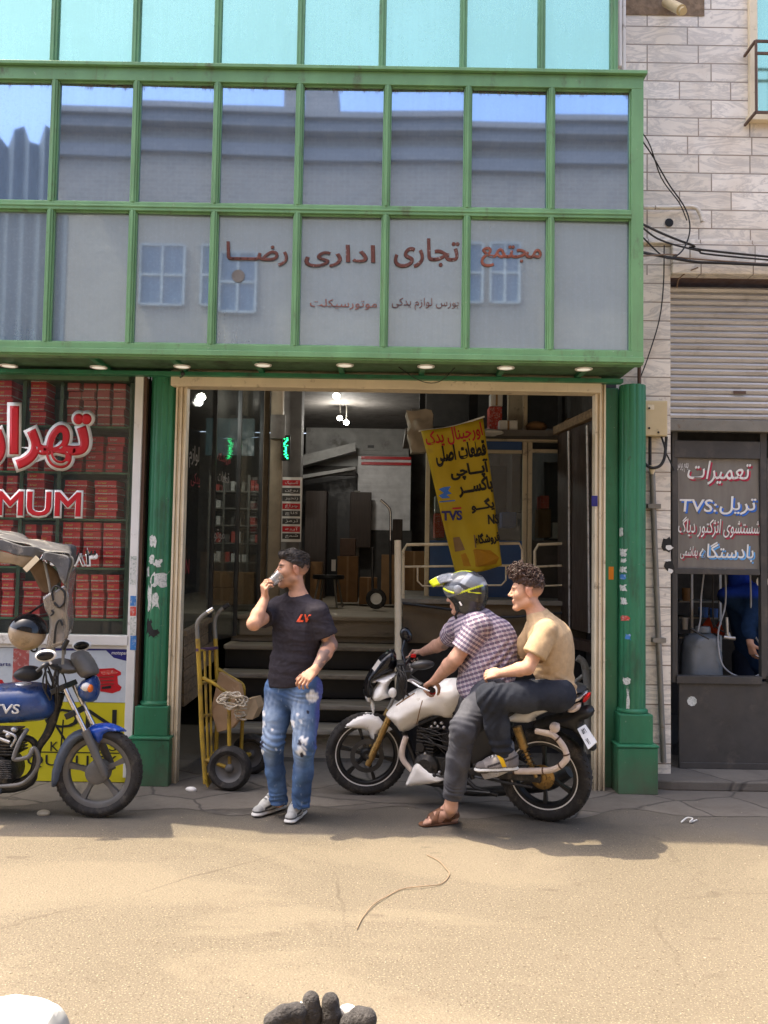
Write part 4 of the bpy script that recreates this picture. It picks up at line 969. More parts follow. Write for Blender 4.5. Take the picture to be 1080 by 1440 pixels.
# far end of the hall
q = MB(); YW = 13.6
q.pxbox(430, 575, 600, 665, YW, .1); q.build('bulkhead', M['hall_pale'], hall)
q = MB(); q.pxbox(500, 575, 607, 640, YW - .02, .015); q.pxbox(510, 566, 613, 634, YW - .03, .008); q.build('panel', M['hall_pale'], hall, bevel=.01)
q = MB(); q.pxbox(517, 526, 626, 630, YW - .04, .008); q.build('vent', M['black'], hall)
q = MB(); q.pxbox(425, 501, 655, 668, YW - .06, .05); q.build('door_lintel', M['hall_dim'], hall)
q = MB(); q.pxbox(425, 500, 668, 862, YW - .02, .05); q.build('dark_doorway', M['black'], hall)
q = MB(); q.prism([P(425, 640, 13.0), P(500, 622, 13.0), P(500, 634, 13.0), P(425, 655, 13.0)], (0, .3, 0)); q.prism([P(425, 668, 12.9), P(500, 656, 12.9), P(500, 660, 12.9), P(425, 673, 12.9)], (0, .3, 0)); q.build('sloping_ledge', M['hall_pale'], hall)
ro = thing('roller_shutter', 'closed white roller shutter with two red stripes at the far end of the hall', 'shutter', P(540, 860, 13.3))
a, b_ = P(502, 745, 13.3), P(578, 642, 13.3); q = MB(); nsl = 16; hh = (b_.z - a.z) / nsl
pf = [(dd, a.z + (k + t_) * hh) for k in range(nsl) for t_, dd in ((0, .002), (.5, -.003), (.93, .002))]
q.add([(a.x, 13.3 + d, z) for d, z in pf] + [(b_.x, 13.3 + d, z) for d, z in pf], [(i, len(pf) + i, len(pf) + i + 1, i + 1) for i in range(len(pf) - 1)]); q.build('slat_curtain', mat('white_shutter_dim', (.66, .66, .67), .5), ro, smooth=30)
q = MB(); q.pxbox(508, 578, 642, 646, 13.27, .012); q.pxbox(508, 578, 650, 654, 13.27, .012); q.build('stripe', M['red_ink'], ro)
q = MB(); q.pxbox(500, 578, 745, 862, 13.32, .05); q.build('base_wall', M['hall_dim'], hall)
q = MB(); q.pxbox(497, 505, 690, 862, 13.2, .1); q.build('shutter_post', M['steel_grey'], hall)
# cartons standing about inside
def cart(px0, px1, py0, py1, Y, d, lab, mm='cardboard_dim', grp=None, name='cardboard_box', tape=True):
    q = MB(); q.pxbox(px0, px1, py0, py1, Y, d); o = q.build(name, M[mm], None, bevel=.006); T(o, lab, 'box', grp)
    if tape:
        q = MB(); q.pxbox((px0 + px1) / 2 - 1.5, (px0 + px1) / 2 + 1.5, py0 + .5, py1 - .5, Y - .0025, .002); t_ = q.build('tape', M['cardboard']); attach(t_, o)
    return o
YC = 11.0
cart(294, 328, 804, 826, 9.2, .3, 'brown carton, upper of two stacked by the dark shop glass')
cart(294, 330, 826.4, 851, 9.2, .3, 'brown carton, lower of two stacked by the dark shop glass')
cart(331, 357, 805, 850, 9.3, .3, 'taller brown carton to the right of the two stacked by the dark shop glass', tape=False)
cart(474, 503, 782, 847, YC, .35, 'upright brown carton behind the standing man with white paper label', 'cardboard_dim')
q = MB(); q.pxbox(466, 472, 787, 803, YC - .02, .01); o = q.build('label_card', M['paper']); T(o, 'small white card standing out in the dark beside the brown carton', 'card')
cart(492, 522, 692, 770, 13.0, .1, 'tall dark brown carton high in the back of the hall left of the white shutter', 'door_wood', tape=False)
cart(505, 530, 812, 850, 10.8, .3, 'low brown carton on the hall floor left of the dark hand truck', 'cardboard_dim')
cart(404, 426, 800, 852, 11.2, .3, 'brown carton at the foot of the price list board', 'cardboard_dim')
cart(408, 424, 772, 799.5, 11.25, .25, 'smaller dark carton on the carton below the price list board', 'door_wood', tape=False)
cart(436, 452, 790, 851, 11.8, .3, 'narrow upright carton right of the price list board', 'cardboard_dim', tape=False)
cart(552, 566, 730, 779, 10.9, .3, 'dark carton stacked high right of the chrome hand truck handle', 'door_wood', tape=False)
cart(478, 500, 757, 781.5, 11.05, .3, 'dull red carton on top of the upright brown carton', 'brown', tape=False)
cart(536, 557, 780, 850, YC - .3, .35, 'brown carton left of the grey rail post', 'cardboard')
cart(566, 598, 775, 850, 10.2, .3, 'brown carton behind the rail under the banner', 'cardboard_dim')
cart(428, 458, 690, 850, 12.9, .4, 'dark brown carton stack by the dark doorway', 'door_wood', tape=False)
st = thing('stool', 'dark round stool in the hall behind the standing man', 'stool', P(462, 858, 10.4))
c = P(462, 812, 10.4); q = MB(); q.lathe([(0, .03), (.18, .03), (.19, .0), (.18, -.02), (0, -.02)], c, (0, 0, 1), 20); q.build('seat', M['black'], st, smooth=40)
for k in range(4):
    a = k * 1.57 + .6; q = MB(); q.tube([c + V((math.cos(a) * .13, math.sin(a) * .13, -.02)), (c.x + math.cos(a) * .2, c.y + math.sin(a) * .2, ZF)], .012, 8); q.build('leg', M['steel_grey'], st)
# second hand truck in the hall
ht = thing('hand_truck', 'dark hand truck with a curved chrome handle standing inside the hall', 'hand truck', P(535, 858, 10.0))
q = MB(); q.tube([P(535, 703, 10.0), P(545, 712, 10.0), P(549, 722, 10.0), P(549, 760, 10.0)], .014, 8, sm=4); q.build('handle', M['chrome'], ht, smooth=60)
q = MB(); q.tube([P(549, 760, 10.0), P(549, 850, 10.05)], .015, 8); q.tube([P(524, 770, 10.0), P(524, 850, 10.05)], .015, 8); q.build('frame', M['steel'], ht, smooth=60)
c = P(529, 842, 9.86); q = MB(); q.lathe([(.06, -.02), (.10, -.025), (.115, -.015), (.115, .015), (.10, .025), (.06, .02)], c, (0, -1, .05), 24); w_ = q.build('wheel', M['rubber'], ht, smooth=40)
q = MB(); q.lathe([(0, .02), (.03, .022), (.031, .012), (.055, .014), (.06, .022), (.064, .02), (.064, -.02), (0, -.02)], c, (0, -1, .05), 20); q.build('rim', M['white_plastic'], w_, smooth=40)
# ---- staircase
stc = thing('staircase', 'broad worn staircase of five stone treads inside the entrance', 'stairs', (-.3, 8.2, 0))
ny = [1026, 991, 948, 908, 868]; nY = [7.6, 7.9, 8.2, 8.5, 8.8]
sx0, sx1 = P(296, 950, 7.9).x, P(566, 950, 7.9).x
pz = 0
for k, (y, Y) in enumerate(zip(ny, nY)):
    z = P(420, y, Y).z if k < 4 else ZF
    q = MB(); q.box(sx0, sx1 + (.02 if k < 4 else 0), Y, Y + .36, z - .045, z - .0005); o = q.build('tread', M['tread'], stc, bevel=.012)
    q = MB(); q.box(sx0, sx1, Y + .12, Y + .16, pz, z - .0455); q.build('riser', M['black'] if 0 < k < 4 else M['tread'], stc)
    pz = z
q = MB(); q.box(sx1, sx1 + .03, 7.62, 8.9, 0, ZF - .06); q.build('side_wall', M['dark'], stc)
# plank boarding up the left side of the stairs
pb_ = thing('plank_ramp_side', 'slanting boarding of weathered planks at the left of the stairs', 'boarding', P(280, 1000, 7.2))
for k in range(6):
    a, b_ = P(259, 893 + k * 17, 7.02), P(303, 868 + k * 15.5, 8.35); a2, b2 = P(259, 893 + k * 17 + 16, 7.02), P(303, 868 + k * 15.5 + 14.5, 8.35)
    if k > 3: b_, b2 = a.lerp(b_, .55), a2.lerp(b2, .4)
    q = MB(); q.prism([a, b_, b2, a2], (-.03, .02, 0)); q.build('plank', M['wood'], pb_, bevel=.003)
q = MB(); a, b_ = P(258, 891, 7.0), P(304, 866, 8.35); q.bar(a, b_, .05, .04); q.build('capping', M['wood'], pb_)
# ---- right landing with railing and glazed booth
land = thing('landing', 'raised landing with brown fascia right of the stairs', 'landing', (1.0, 8.5, 0))
ax, bx = P(566, 880, 8.0).x, 1.83
zt, zb2 = P(700, 850, 8.0).z, P(700, 906, 8.0).z
q = MB(); q.box(ax, bx, 8.0, 8.05, zb2, zt); q.build('fascia', mat('brown_fascia', (.13, .095, .055), .7, var=.25, vs=3, dirt=(.05, .04, .03), ds=4, da=.3), land)
q = MB(); q.box(ax - .02, bx, 7.95, 10.6, zt + .001, zt + .04); q.build('deck', M['steel_grey'], land)
q = MB(); q.box(ax, bx, 8.06, 8.10, 0, zb2); q.build('back_panel', M['dark'], land)
q = MB(); q.tube([P(566, 848, 7.93), P(640, 858, 7.9), P(700, 868, 7.93), P(790, 862, 7.93)], .012, 8, sm=4); q.build('hanging_bar', M['steel'], land)
rl = thing('railing', 'cream tube railing panels along the landing behind the riders', 'railing', P(690, 850, 7.97))
YR = 7.97
for x0, x1 in ((567, 735), (752, 800)):
    q = MB(); q.tube([P(x0, 850, YR), P(x0, 775, YR), P(x0 + 5, 766, YR), P(x1 - 5, 764, YR), P(x1, 773, YR), P(x1, 850, YR)], .014, 8); q.build('outer_tube', M['cream'], rl, smooth=50)
    q = MB(); q.tube([P(x0 + 1, 797, YR), P(x1 - 1, 795, YR)], .010, 8); q.build('rail', M['cream'], rl, smooth=50)
    q = MB(); w = (x1 - x0)
    q.tube([P(x0 + w * .12, 797, YR), P(x0 + w * .12, 817, YR), P(x0 + w * .16, 824, YR), P(x0 + w * .82, 823, YR), P(x0 + w * .86, 816, YR), P(x0 + w * .86, 796, YR)], .008, 8); q.build('inner_loop', M['cream'], rl, smooth=50)
po_ = MB(); po_.tube([P(559.5, 760, 7.6), P(560, 935, 7.5), P(560.5, 1030, 7.5)], .030, 14); o = po_.build('post', M['cream'], None, smooth=40)
T(o, 'thick cream steel post at the foot of the stairs behind the white motorcycle', 'post')
bo = thing('glazed_booth', 'glazed booth with cream frames and blue lower panels on the landing', 'booth', P(690, 850, 8.6))
YG = 8.6
for px in (598, 662, 735, 742, 800): q = MB(); q.pxbox(px, px + 6, 545 if px == 735 else 615, 850, YG, .05); q.build('frame_post', M['cream'], bo, bevel=.003)
q = MB(); q.pxbox(590, 822, 613, 620, YG - .03, .10); q.pxbox(604, 734, 632, 637, YG + .005, .04); q.pxbox(748, 822, 632, 637, YG + .005, .04); q.build('frame_rail', M['cream'], bo, bevel=.003)
q = MB(); q.pxbox(604, 734, 620.2, 631.8, YG + .02, .02); q.build('blue_band', M['blue_plastic'], bo)
for x0, x1 in ((604, 661.8), (668.2, 734.8), (748.2, 799.8), (806, 830)):
    q = MB(); q.pxbox(x0, x1, 637.2, 760, YG + .025, .006); q.build('pane', M['hall_glass'], bo)
    q = MB(); q.pxbox(x0, x1, 760.2, 850, YG + .022, .012); q.build('lower_panel', M['blue_plastic'] if x0 < 740 else M['hall_dim'], bo)
q = MB(); q.pxbox(570, 830, 604, 612.5, YG - .25, 1.1); q.build('roof_board', M['hall'], bo)
for px, py0, py1, Y in ((690, 655, 730, 9.2), (720, 640, 720, 9.3), (765, 650, 790, 9.3)):
    q = MB(); q.pxbox(px, px + 22, py0, py1, Y, .2); q.build('stored_board', M['hall_dim'], bo)
for k, (px, py, w, h, mm, lab) in enumerate(((611, 756, 14, 34, 'sticker_red', 'pinkish packet stack behind the booth glass left of the banner'), (612, 721, 12, 24, 'padding_side', 'grey packet on the pinkish stack behind the booth glass'), (706, 742, 20, 22, 'blue_plastic', 'blue tub behind the booth glass right of the banner'), (757, 756, 18, 40, 'cardboard_dim', 'brown carton behind the right booth pane'), (777, 757, 14, 22, 'white_plastic', 'white packet beside the brown carton behind the right booth pane'), (760, 715, 12, 18, 'sticker_red', 'small red packet on the brown carton behind the right booth pane'))):
    q = MB(); q.pxbox(px, px + w, py - h, py, YG + .12, .2); T(q.build('packet', M[mm], None, bevel=.004), lab, 'packet')
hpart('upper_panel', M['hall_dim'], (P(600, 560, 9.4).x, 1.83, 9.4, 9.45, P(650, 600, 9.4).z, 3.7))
hpart('dark_upright', M['black'], (P(660, 560, 9.0).x, P(672, 560, 9.0).x, 9.0, 9.05, P(650, 604, 9.0).z, 3.7)); hpart('dark_upright', M['black'], (P(590, 560, 9.0).x, P(598, 560, 9.0).x, 9.0, 9.05, P(650, 604, 9.0).z, 3.7))
hpart('cream_upright', M['cream'], (P(715, 560, 8.95).x, P(738, 560, 8.95).x, 8.95, 9.05, P(650, 604, 8.95).z, 3.7))
# clutter on the booth roof
def lump(c, r, m_, name, label, cat, seed, amp=.25, grp=None, flat_=1.0):
    q = MB(); q.sphere(c, (r[0], r[1], r[2]), seg=18, ring=12)
    q.v = [tuple(V(c) + (V(v) - V(c)) * (1 + amp * mnoise.noise(V(v) * 9 + V((seed, 0, 0))))) for v in q.v]
    return T(q.build(name, m_, None, smooth=50), label, cat, grp)
YJ = 8.5
q = MB(); q.obox((0, 0, 0), ((1, 0, .08), (0, 1, 0), (-.08, 0, 1)), (.115, .09, .20)); bmq = bmesh.new(); tmp = bpy.data.meshes.new('t'); tmp.from_pydata(q.v, [], q.f); bmq.from_mesh(tmp); bmesh.ops.subdivide_edges(bmq, edges=bmq.edges[:], cuts=13, use_grid_fill=True)
sc_ = P(592, 608, 8.22); q = MB(); bmq.verts.ensure_lookup_table()
for v_ in bmq.verts:
    p = v_.co.copy(); k = p.normalized() * .16; p = p.lerp(k, .18); w_ = mnoise.noise(p * 9) * .030 + mnoise.noise(p * 22) * .012; q.v.append(tuple(sc_ + p + V((w_, w_, mnoise.noise(p * 12 + V((5, 0, 0))) * .02))))
q.f = [tuple(v_.index for v_ in f.verts) for f in bmq.faces]; q.m = [0] * len(q.f); bmq.free(); bpy.data.meshes.remove(tmp)
T(q.build('sack', mat('pale_sack_cloth', (.34, .29, .23), .9, var=.15), None, smooth=50), 'pale crumpled sack hanging at the left end of the booth roof above the banner', 'sack')
cart(578, 606, 575, 596, YJ + .15, .2, 'pale carton leaning behind the sack on the booth roof', 'hall', tape=False)
cart(690, 707, 553, 571, YJ, .15, 'white carton on top of the red one on the booth roof', 'white_plastic')
cart(688, 706, 571.3, 604, YJ, .18, 'dull red carton on the booth roof beside the cream upright', 'sticker_red', tape=False)
cart(702, 728, 591, 612, YJ - .1, .2, 'white carton with dark print lying on the booth roof', 'white_plastic')
lump(P(690, 608, YJ - .15), (.12, .1, .035), M['paper'], 'plastic_bag', 'flattened white plastic bag on the booth roof edge', 'bag', 5)
lump(P(755, 600, YJ), (.10, .1, .05), M['cardboard_dim'], 'paper_bag', 'crumpled brown paper bag on the booth roof by the dark door', 'bag', 9)
cart(798, 812, 588, 604, YJ, .15, 'small torn carton high beside the dark door', 'cardboard', tape=False)
lump(P(650, 604, YJ - .1), (.10, .08, .04), M['paper'], 'plastic_bag', 'small white plastic bag behind the top of the banner', 'bag', 12)
# yellow banner hanging askew from the booth roof
BN = [P(592, 606, 7.92), P(680, 587, 7.86), P(706, 795, 7.84), P(640, 804, 7.86)]
nu, nv = 18, 30; v = []; q = MB()
def bpt(a, b_):
    t0 = BN[0].lerp(BN[1], a); t1 = BN[3].lerp(BN[2], a); p = t0.lerp(t1, b_)
    return p + V((0, -.02 * math.sin(a * 5 + b_ * 6) - .015 * math.sin(a * 11 - b_ * 4), -.02 * (1 - b_) * math.sin(a * 3.1) - (.03 * math.sin(a * 3.14)) * b_))
for j in range(nv + 1):
    for i in range(nu + 1): v.append(bpt(i / nu, j / nv))
q.add(v, [(j * (nu + 1) + i, (j + 1) * (nu + 1) + i, (j + 1) * (nu + 1) + i + 1, j * (nu + 1) + i + 1) for j in range(nv) for i in range(nu)])
ban = q.build('banner', M['banner'], None, smooth=80); so = ban.modifiers.new('thick', 'SOLIDIFY'); so.thickness = .004; so.offset = -1
T(ban, 'yellow fabric banner with black and red lettering hanging askew in the entrance', 'banner')
def ban_text(t, x0, x1, y0, y1, mm, tilt=0.0, bold=.01):
    o = pxletters('lettering', t, x0, x1, y0, y1, 7.9, M[mm], None, bold=bold * 2.2, right=(math.cos(tilt), 0, math.sin(tilt)), up=(-math.sin(tilt), 0, math.cos(tilt)))
    me = o.data                                  # lay it on the cloth: march each vertex to the banner surface
    for vv in me.vertices:
        d = vv.co - CAM; a = b_ = .5
        for _ in range(12):
            p = bpt(a, b_); s_ = CAM + d * (p.y - CAM.y) / d.y
            e = s_ - p; eu = (bpt(a + .01, b_) - bpt(a - .01, b_)) / .02; ev = (bpt(a, b_ + .01) - bpt(a, b_ - .01)) / .02
            det = eu.x * ev.z - eu.z * ev.x
            a += (e.x * ev.z - e.z * ev.x) / det * .9; b_ += (eu.x * e.z - eu.z * e.x) / det * .9
        k = .006 if vv.index < len(me.vertices) // 2 else .007
        p = bpt(a, b_); vv.co = p + (CAM - p).normalized() * k
    me.update(); attach(o, ban)
tl = .17
ban_text('اورجینال یدک', 598, 679, 600, 625, 'red_ink', .20)
ban_text('قطعات اصلی', 612, 684, 623, 652, 'ink', tl, .02)
ban_text('آپـــاچی', 633, 688, 648, 674, 'ink', tl, .02)
ban_text('باکســـر', 644, 693, 672, 697, 'ink', tl, .02)
ban_text('یگـــو', 662, 695, 701, 720, 'ink', tl, .02)
ban_text('NS', 686, 702, 723, 737, 'ink', .08, .02)
ban_text('TVS', 621, 650, 718, 732, 'navy', .05, .02)
ban_text('ـــ', 636, 649, 713.5, 716, 'red_ink', .08)
ban_text('فروشگاه', 668, 703, 748, 767, 'ink', tl, .02)
def ban_patch(pts, m_, name='print'):
    q = MB(); q.prism([P(x, y, 7.9) for x, y in pts], (0, .001, 0)); o = q.build(name, m_)
    for vv in o.data.vertices:
        d = vv.co - CAM; a = b_ = .5
        for _ in range(12):
            p = bpt(a, b_); e = CAM + d * (p.y - CAM.y) / d.y - p; eu = (bpt(a + .01, b_) - bpt(a - .01, b_)) / .02; ev = (bpt(a, b_ + .01) - bpt(a, b_ - .01)) / .02
            det = eu.x * ev.z - eu.z * ev.x; a += (e.x * ev.z - e.z * ev.x) / det * .9; b_ += (eu.x * e.z - eu.z * e.x) / det * .9
        p = bpt(a, b_); vv.co = p + (CAM - p).normalized() * (.006 if vv.index < len(pts) else .005)
    o.data.update(); attach(o, ban)
ban_patch([(617, 688), (624, 685), (634, 684), (630, 690), (635, 694), (628, 696), (633, 700), (622, 701), (617, 697), (624, 693)], M['blue_ink'])
ban_patch([(618, 705), (640, 703), (640, 704.5), (618, 706.5)], M['blue_ink'])
ban_patch([(648, 780), (668, 772), (690, 774), (702, 784), (698, 793), (672, 797), (652, 796)], mat('orange_smear', (.40, .19, .01), .8))
ban_patch([(637, 756), (668, 752), (670, 770), (640, 776)], mat('faded_brown_print', (.22, .13, .05), .7))
for a, b_, n_ in ((0, 1, 'hem_rod'),):
    q = MB(); q.tube([BN[0] + V((-.02, .01, .0)), BN[0].lerp(BN[1], .5) + V((0, .01, -.02)), BN[1] + V((.01, .01, .01))], .008, 8, sm=4); attach(q.build(n_, M['white'], None, smooth=60), ban)
# big dark door leaf folded back at the right, and the beam below it
dl = thing('door_leaf', 'tall dark wooden door leaf folded open against the right side of the entrance', 'door', P(815, 895, 7.3))
a, b_ = P(784, 610, 8.1), P(838, 590, 7.05); c, d_ = P(838, 893, 7.05), P(784, 880, 8.1)
q = MB(); q.prism([a, b_, c, d_], (.05, .02, 0)); q.build('leaf', M['door_wood'], dl, bevel=.004)
q = MB(); q.tube([P(826, 598, 7.18), P(829, 890, 7.18)], .012, 8); q.tube([P(800, 606, 7.7), P(801, 885, 7.7)], .012, 8); q.build('edge_strip', M['alu'], dl)
q = MB(); q.bar(P(782, 606, 8.1), P(843, 578, 6.98), .06, .07); o = q.build('head_beam', M['wood'], dl)
q = MB(); q.bar(P(780, 898, 8.0), P(853, 914, 6.95), .10, .085); o = q.build('sill_beam', M['door_wood'], dl, bevel=.006)
# tubular things below the beam, right edge
q = MB(); q.tube([P(812, 925, 7.2), P(822, 935, 7.2), P(826, 975, 7.2), P(826, 1060, 7.15)], .03, 10, sm=4); q.tube([P(835, 925, 7.3), P(838, 990, 7.3), P(832, 1050, 7.3)], .022, 10, sm=4); q.tube([P(808, 960, 7.4), P(845, 940, 7.3), P(848, 1050, 7.3)], .018, 8, sm=4)
T(q.build('bent_pipes', M['steel_grey'], None, smooth=60), 'bent grey pipes leaning below the dark door behind the rear wheel', 'pipes')
# ------------------------------------------------------------------ vehicles
def wheel(par, c, n, R, w, rimR, nsp, stripe=None, rim_m='black', wide_spoke=.028, disc=False, up=(0, 0, 1), ph=0.0):
    n = V(n).normalized(); e1 = (V(up) - n * V(up).dot(n)).normalized(); e2 = n.cross(e1); e = (e1, e2)
    q = MB(); h = w / 2
    prof = [(rimR + .004, -h * .70), (rimR + .02, -h * .92), ((R + rimR) / 2, -h), (R - .028, -h * .93), (R - .012, -h * .72), (R - .003, -h * .38), (R, 0)]
    prof = prof + [(r, -z) for r, z in reversed(prof[:-1])]
    q.lathe(prof, c, n, 56, e=e)
    for k in range(48):                           # tread blocks
        a = 2 * math.pi * k / 48
        for s_ in (-1, 1):
            a2 = a + (.05 if s_ > 0 else 0); d = e1 * math.cos(a2) + e2 * math.sin(a2); t = -e1 * math.sin(a2) + e2 * math.cos(a2)
            q.obox(c + d * (R - .0115) + n * (s_ * h * .36), (t + n * .6 * s_, n, d), (.009, h * .30, .0075))
    ty = q.build('tyre', M['rubber'], par, smooth=45)
    q = MB(); hr = h * .62
    q.lathe([(rimR - .030, -hr * .75), (rimR - .022, -hr), (rimR + .008, -hr), (rimR + .008, hr), (rimR - .022, hr), (rimR - .030, hr * .75), (rimR - .034, 0), (rimR - .030, -hr * .75)], c, n, 48, e=e)
    q.lathe([(0, -.045), (.030, -.045), (.036, -.03), (.050, -.022), (.050, .022), (.036, .03), (.030, .045), (0, .045)], c, n, 24, e=e)
    for k in range(nsp):
        a = 2 * math.pi * (k + ph) / nsp; d = e1 * math.cos(a) + e2 * math.sin(a); t = -e1 * math.sin(a) + e2 * math.cos(a)
        a0, a1 = c + d * .035, c + d * (rimR - .025)
        v = []
        for p, ww, hh in ((a0, wide_spoke * 1.1, .022), ((a0 + a1) / 2, wide_spoke * .62, .016), (a1, wide_spoke, .02)):
            for i, j in ((-1, -1), (1, -1), (1, 1), (-1, 1)): v.append(p + t * (i * ww / 2) + n * (j * hh))
        q.add(v, [(s_ * 4 + i, s_ * 4 + (i + 1) % 4, s_ * 4 + 4 + (i + 1) % 4, s_ * 4 + 4 + i) for s_ in (0, 1) for i in range(4)])
    rm = q.build('rim', M[rim_m], ty, smooth=40)
    if stripe:
        q = MB()
        for s_ in (-1, 1): q.lathe([(rimR - .004, s_ * (hr + .0015)), (rimR + .006, s_ * (hr + .0015))], c, n, 56, e=e)
        q.build('rim_stripe', M[stripe], ty)
    if disc:
        q = MB(); q.lathe([(.088, .056), (.122, .056), (.122, .060), (.088, .060), (.088, .056)], c, n, 40, e=e)
        for k in range(24):
            a = 2 * math.pi * k / 24; d = e1 * math.cos(a) + e2 * math.sin(a); q.lathe([(0, .0605), (.006, .0605)], c + d * (.113 if k % 2 else .098), n, 6)
        q.build('brake_disc', M['steel'], ty)
    return ty
# ---- white motorcycle
RG, FG = G(768, 1153), G(515, 1117)
u_ = (FG - RG).normalized(); n0 = V((u_.y, -u_.x, 0)); n0 = n0 if n0.y < 0 else -n0
ln = math.radians(7); BP = PL(RG, u_, V((0, 0, 1)) * math.cos(ln) + n0 * math.sin(ln))
FP = PL(FG, (-1, -.05, 0), (0, -math.sin(math.radians(5)), math.cos(math.radians(5))))
WIRE = random.Random(11)
mc = thing('motorcycle', 'white naked motorcycle with gold forks carrying a helmeted rider and a passenger', 'motorcycle', (RG + FG) / 2)
Rr, Rf = .312, .30
rc = BP.pt(0, Rr, 0); fc = FP.pt(0, Rf, 0)
wheel(mc, rc, BP.n, Rr, .115, .225, 6, 'white_ink', ph=.0)
wheel(mc, fc, FP.n, Rf, .090, .226, 6, 'white_ink', disc=True, ph=.28, up=FP.w)
S = lambda pl, px, py, off=0.0: pl.at(px, py, off)
def pil(name, pl, poly, t, m_, par=mc, **k):
    return MB().pillow(pl, poly, t, **k).build(name, M[m_] if isinstance(m_, str) else m_, par, smooth=50)
# front end, turned to the left
q = MB(); ft = S(FP, 549, 1006, .08)
fbot = FP.pt(FP.ab(517, 1076, .08)[0], FP.ab(517, 1076, .08)[1], .085)
fdir = (ft - fbot)
for s_ in (.085, -.085):
    o = FP.n * (s_ - .085); q.tube([fbot + o, fbot + o + fdir * .15, fbot + o + fdir * .9, fbot + o + fdir], [.020, .026, .024, .026], 14)
q.build('fork', M['gold'], mc, smooth=50)
q = MB()
for s_ in (.085, -.085):
    o = FP.n * (s_ - .085); q.tube([ft + o, ft + o + fdir * .95], .016, 12)
q.build('fork_tube', M['alu'], mc, smooth=50)
q = MB(); q.tube([fc + FP.n * -.11, fc + FP.n * .11], .011, 10); q.obox(fc + FP.n * .075 + FP.w * .11 + FP.u * -.08, (FP.u, FP.w, FP.n), (.03, .05, .022)); q.build('caliper', M['engine'], mc, smooth=40)
fender = [(479, 1026), (486, 1017), (497, 1010), (511, 1004), (531, 1005), (542, 1014), (558, 1026), (550, 1031), (541, 1034), (536, 1030), (531, 1040), (528, 1045), (522, 1041), (517, 1028), (500, 1027)]
pil('front_mudguard', FP, fender, .065, 'bikewhite', off=.05, r=.05, sm=1, step=.015)
cowl = [(520, 960), (540, 952), (559, 945), (561, 952), (552, 960), (546, 972), (555, 982), (545, 985), (532, 990), (523, 987), (524, 975), (535, 961), (524, 964)]
pil('headlamp_cowl', FP, cowl, .105, 'bikewhite', off=.08, r=.07, sm=1, step=.012)
pil('cowl_fin', FP, [(521, 986), (527, 988), (529, 1004), (525, 1006), (522, 998)], .03, 'bikewhite', off=.06, r=.02, step=.01, sm=1)
scr = [(513, 983), (511, 965), (518, 948), (532, 927), (548, 913), (558, 915), (560, 942), (540, 951), (522, 960), (527, 970), (524, 984)]
wsn = pil('windscreen', FP, scr, .085, 'black_gloss', off=.04, r=.07, sm=1, step=.014)
q = MB(); q.prism([S(FP, 524, 940, .1), S(FP, 533, 927, .085), S(FP, 536.5, 931, .085), S(FP, 527.5, 944, .1)], FP.n * .003); q.build('sticker', M['white_ink'], wsn)
pil('headlamp', FP, [(512, 962), (518, 966), (523, 978), (521, 990), (514, 984)], .06, 'clear_lens', r=.04, step=.012, off=.0)
q = MB(); q.sphere(S(FP, 553, 974, .13), (.032, .028, .036)); q.tube([S(FP, 553, 974, .13), S(FP, 556, 970, .0)], .010, 8); q.build('turn_signal', M['clear_lens'], mc, smooth=60)
hp = [P(609, 971, 5.98), P(598, 965, 6.10), P(580, 953, 6.28), P(571, 944, 6.38), P(570, 935, 6.50), P(578, 925, 6.64), P(590, 919, 6.78)]
q = MB(); q.tube(hp, .012, 10, sm=5); q.obox(P(570, 944, 6.42), (1, 0, 0), (0, 0, 0)) if False else None
hb = q.build('handlebar', M['black'], mc, smooth=60)
q = MB(); q.tube([hp[0], hp[0].lerp(hp[1], 1.0)], .019, 12); q.build('grip', M['rubber'], hb, smooth=50)
q = MB(); q.tube([hp[5], hp[6]], .019, 12); q.build('grip', M['rubber'], hb, smooth=50)
q = MB(); q.tube([P(592, 962, 6.08), P(580, 956, 6.05), P(574, 957, 6.0)], .007, 8, sm=3); q.tube([P(576, 957, 6.05), P(590, 966, 5.98), P(604, 972, 5.95)], [.009, .008, .006], 8); q.build('clutch_lever', M['silver'], hb, smooth=50)
q = MB(); q.obox(P(581, 922, 6.62), ((1, 0, 0), (0, 1, 0), (0, 0, 1)), (.02, .03, .014)); q.build('kill_switch', M['red_lens'], hb, bevel=.006)
q = MB(); q.obox(P(568, 946, 6.40), (FP.u, FP.n, FP.w), (.045, .10, .035)); q.obox(P(563, 936, 6.42), (FP.u, FP.n, FP.w), (.03, .075, .03)); q.tube([P(566, 952, 6.38), P(562, 985, 6.38)], .04, 12); q.build('instrument_cluster', M['black'], mc, smooth=40, bevel=.008)
q = MB(); cc = P(594, 935, 6.16); q.sphere(cc, (.085, .035, .034), ((.98, 0, .1), (0, 1, 0), (-.1, 0, 1))); q.tube([cc, P(579, 946, 6.27)], .008, 8)
q.build('mirror', M['steel'], hb, smooth=60)
q = MB(); cc = P(571, 893, 6.62); q.sphere(cc, (.045, .03, .06), ((.9, 0, .4), (0, 1, 0), (-.4, 0, .9))); q.tube([cc, P(565, 915, 6.58), P(570, 935, 6.52)], .008, 8); q.build('mirror', M['black_gloss'], hb, smooth=60)
q = MB()
for k in range(7):
    a = P(561 + rnd.uniform(-4, 6), 938 + rnd.uniform(-4, 8), 6.32); b_ = P(570 + rnd.uniform(-6, 12), 975 + rnd.uniform(-6, 10), 6.25); m_ = (a + b_) / 2 + V((rnd.uniform(-.05, .05), -.05, rnd.uniform(-.02, .05))); q.tube([a, m_, b_], .0055, 6, sm=5)
q.build('control_cables', M['cable'], mc, smooth=60)
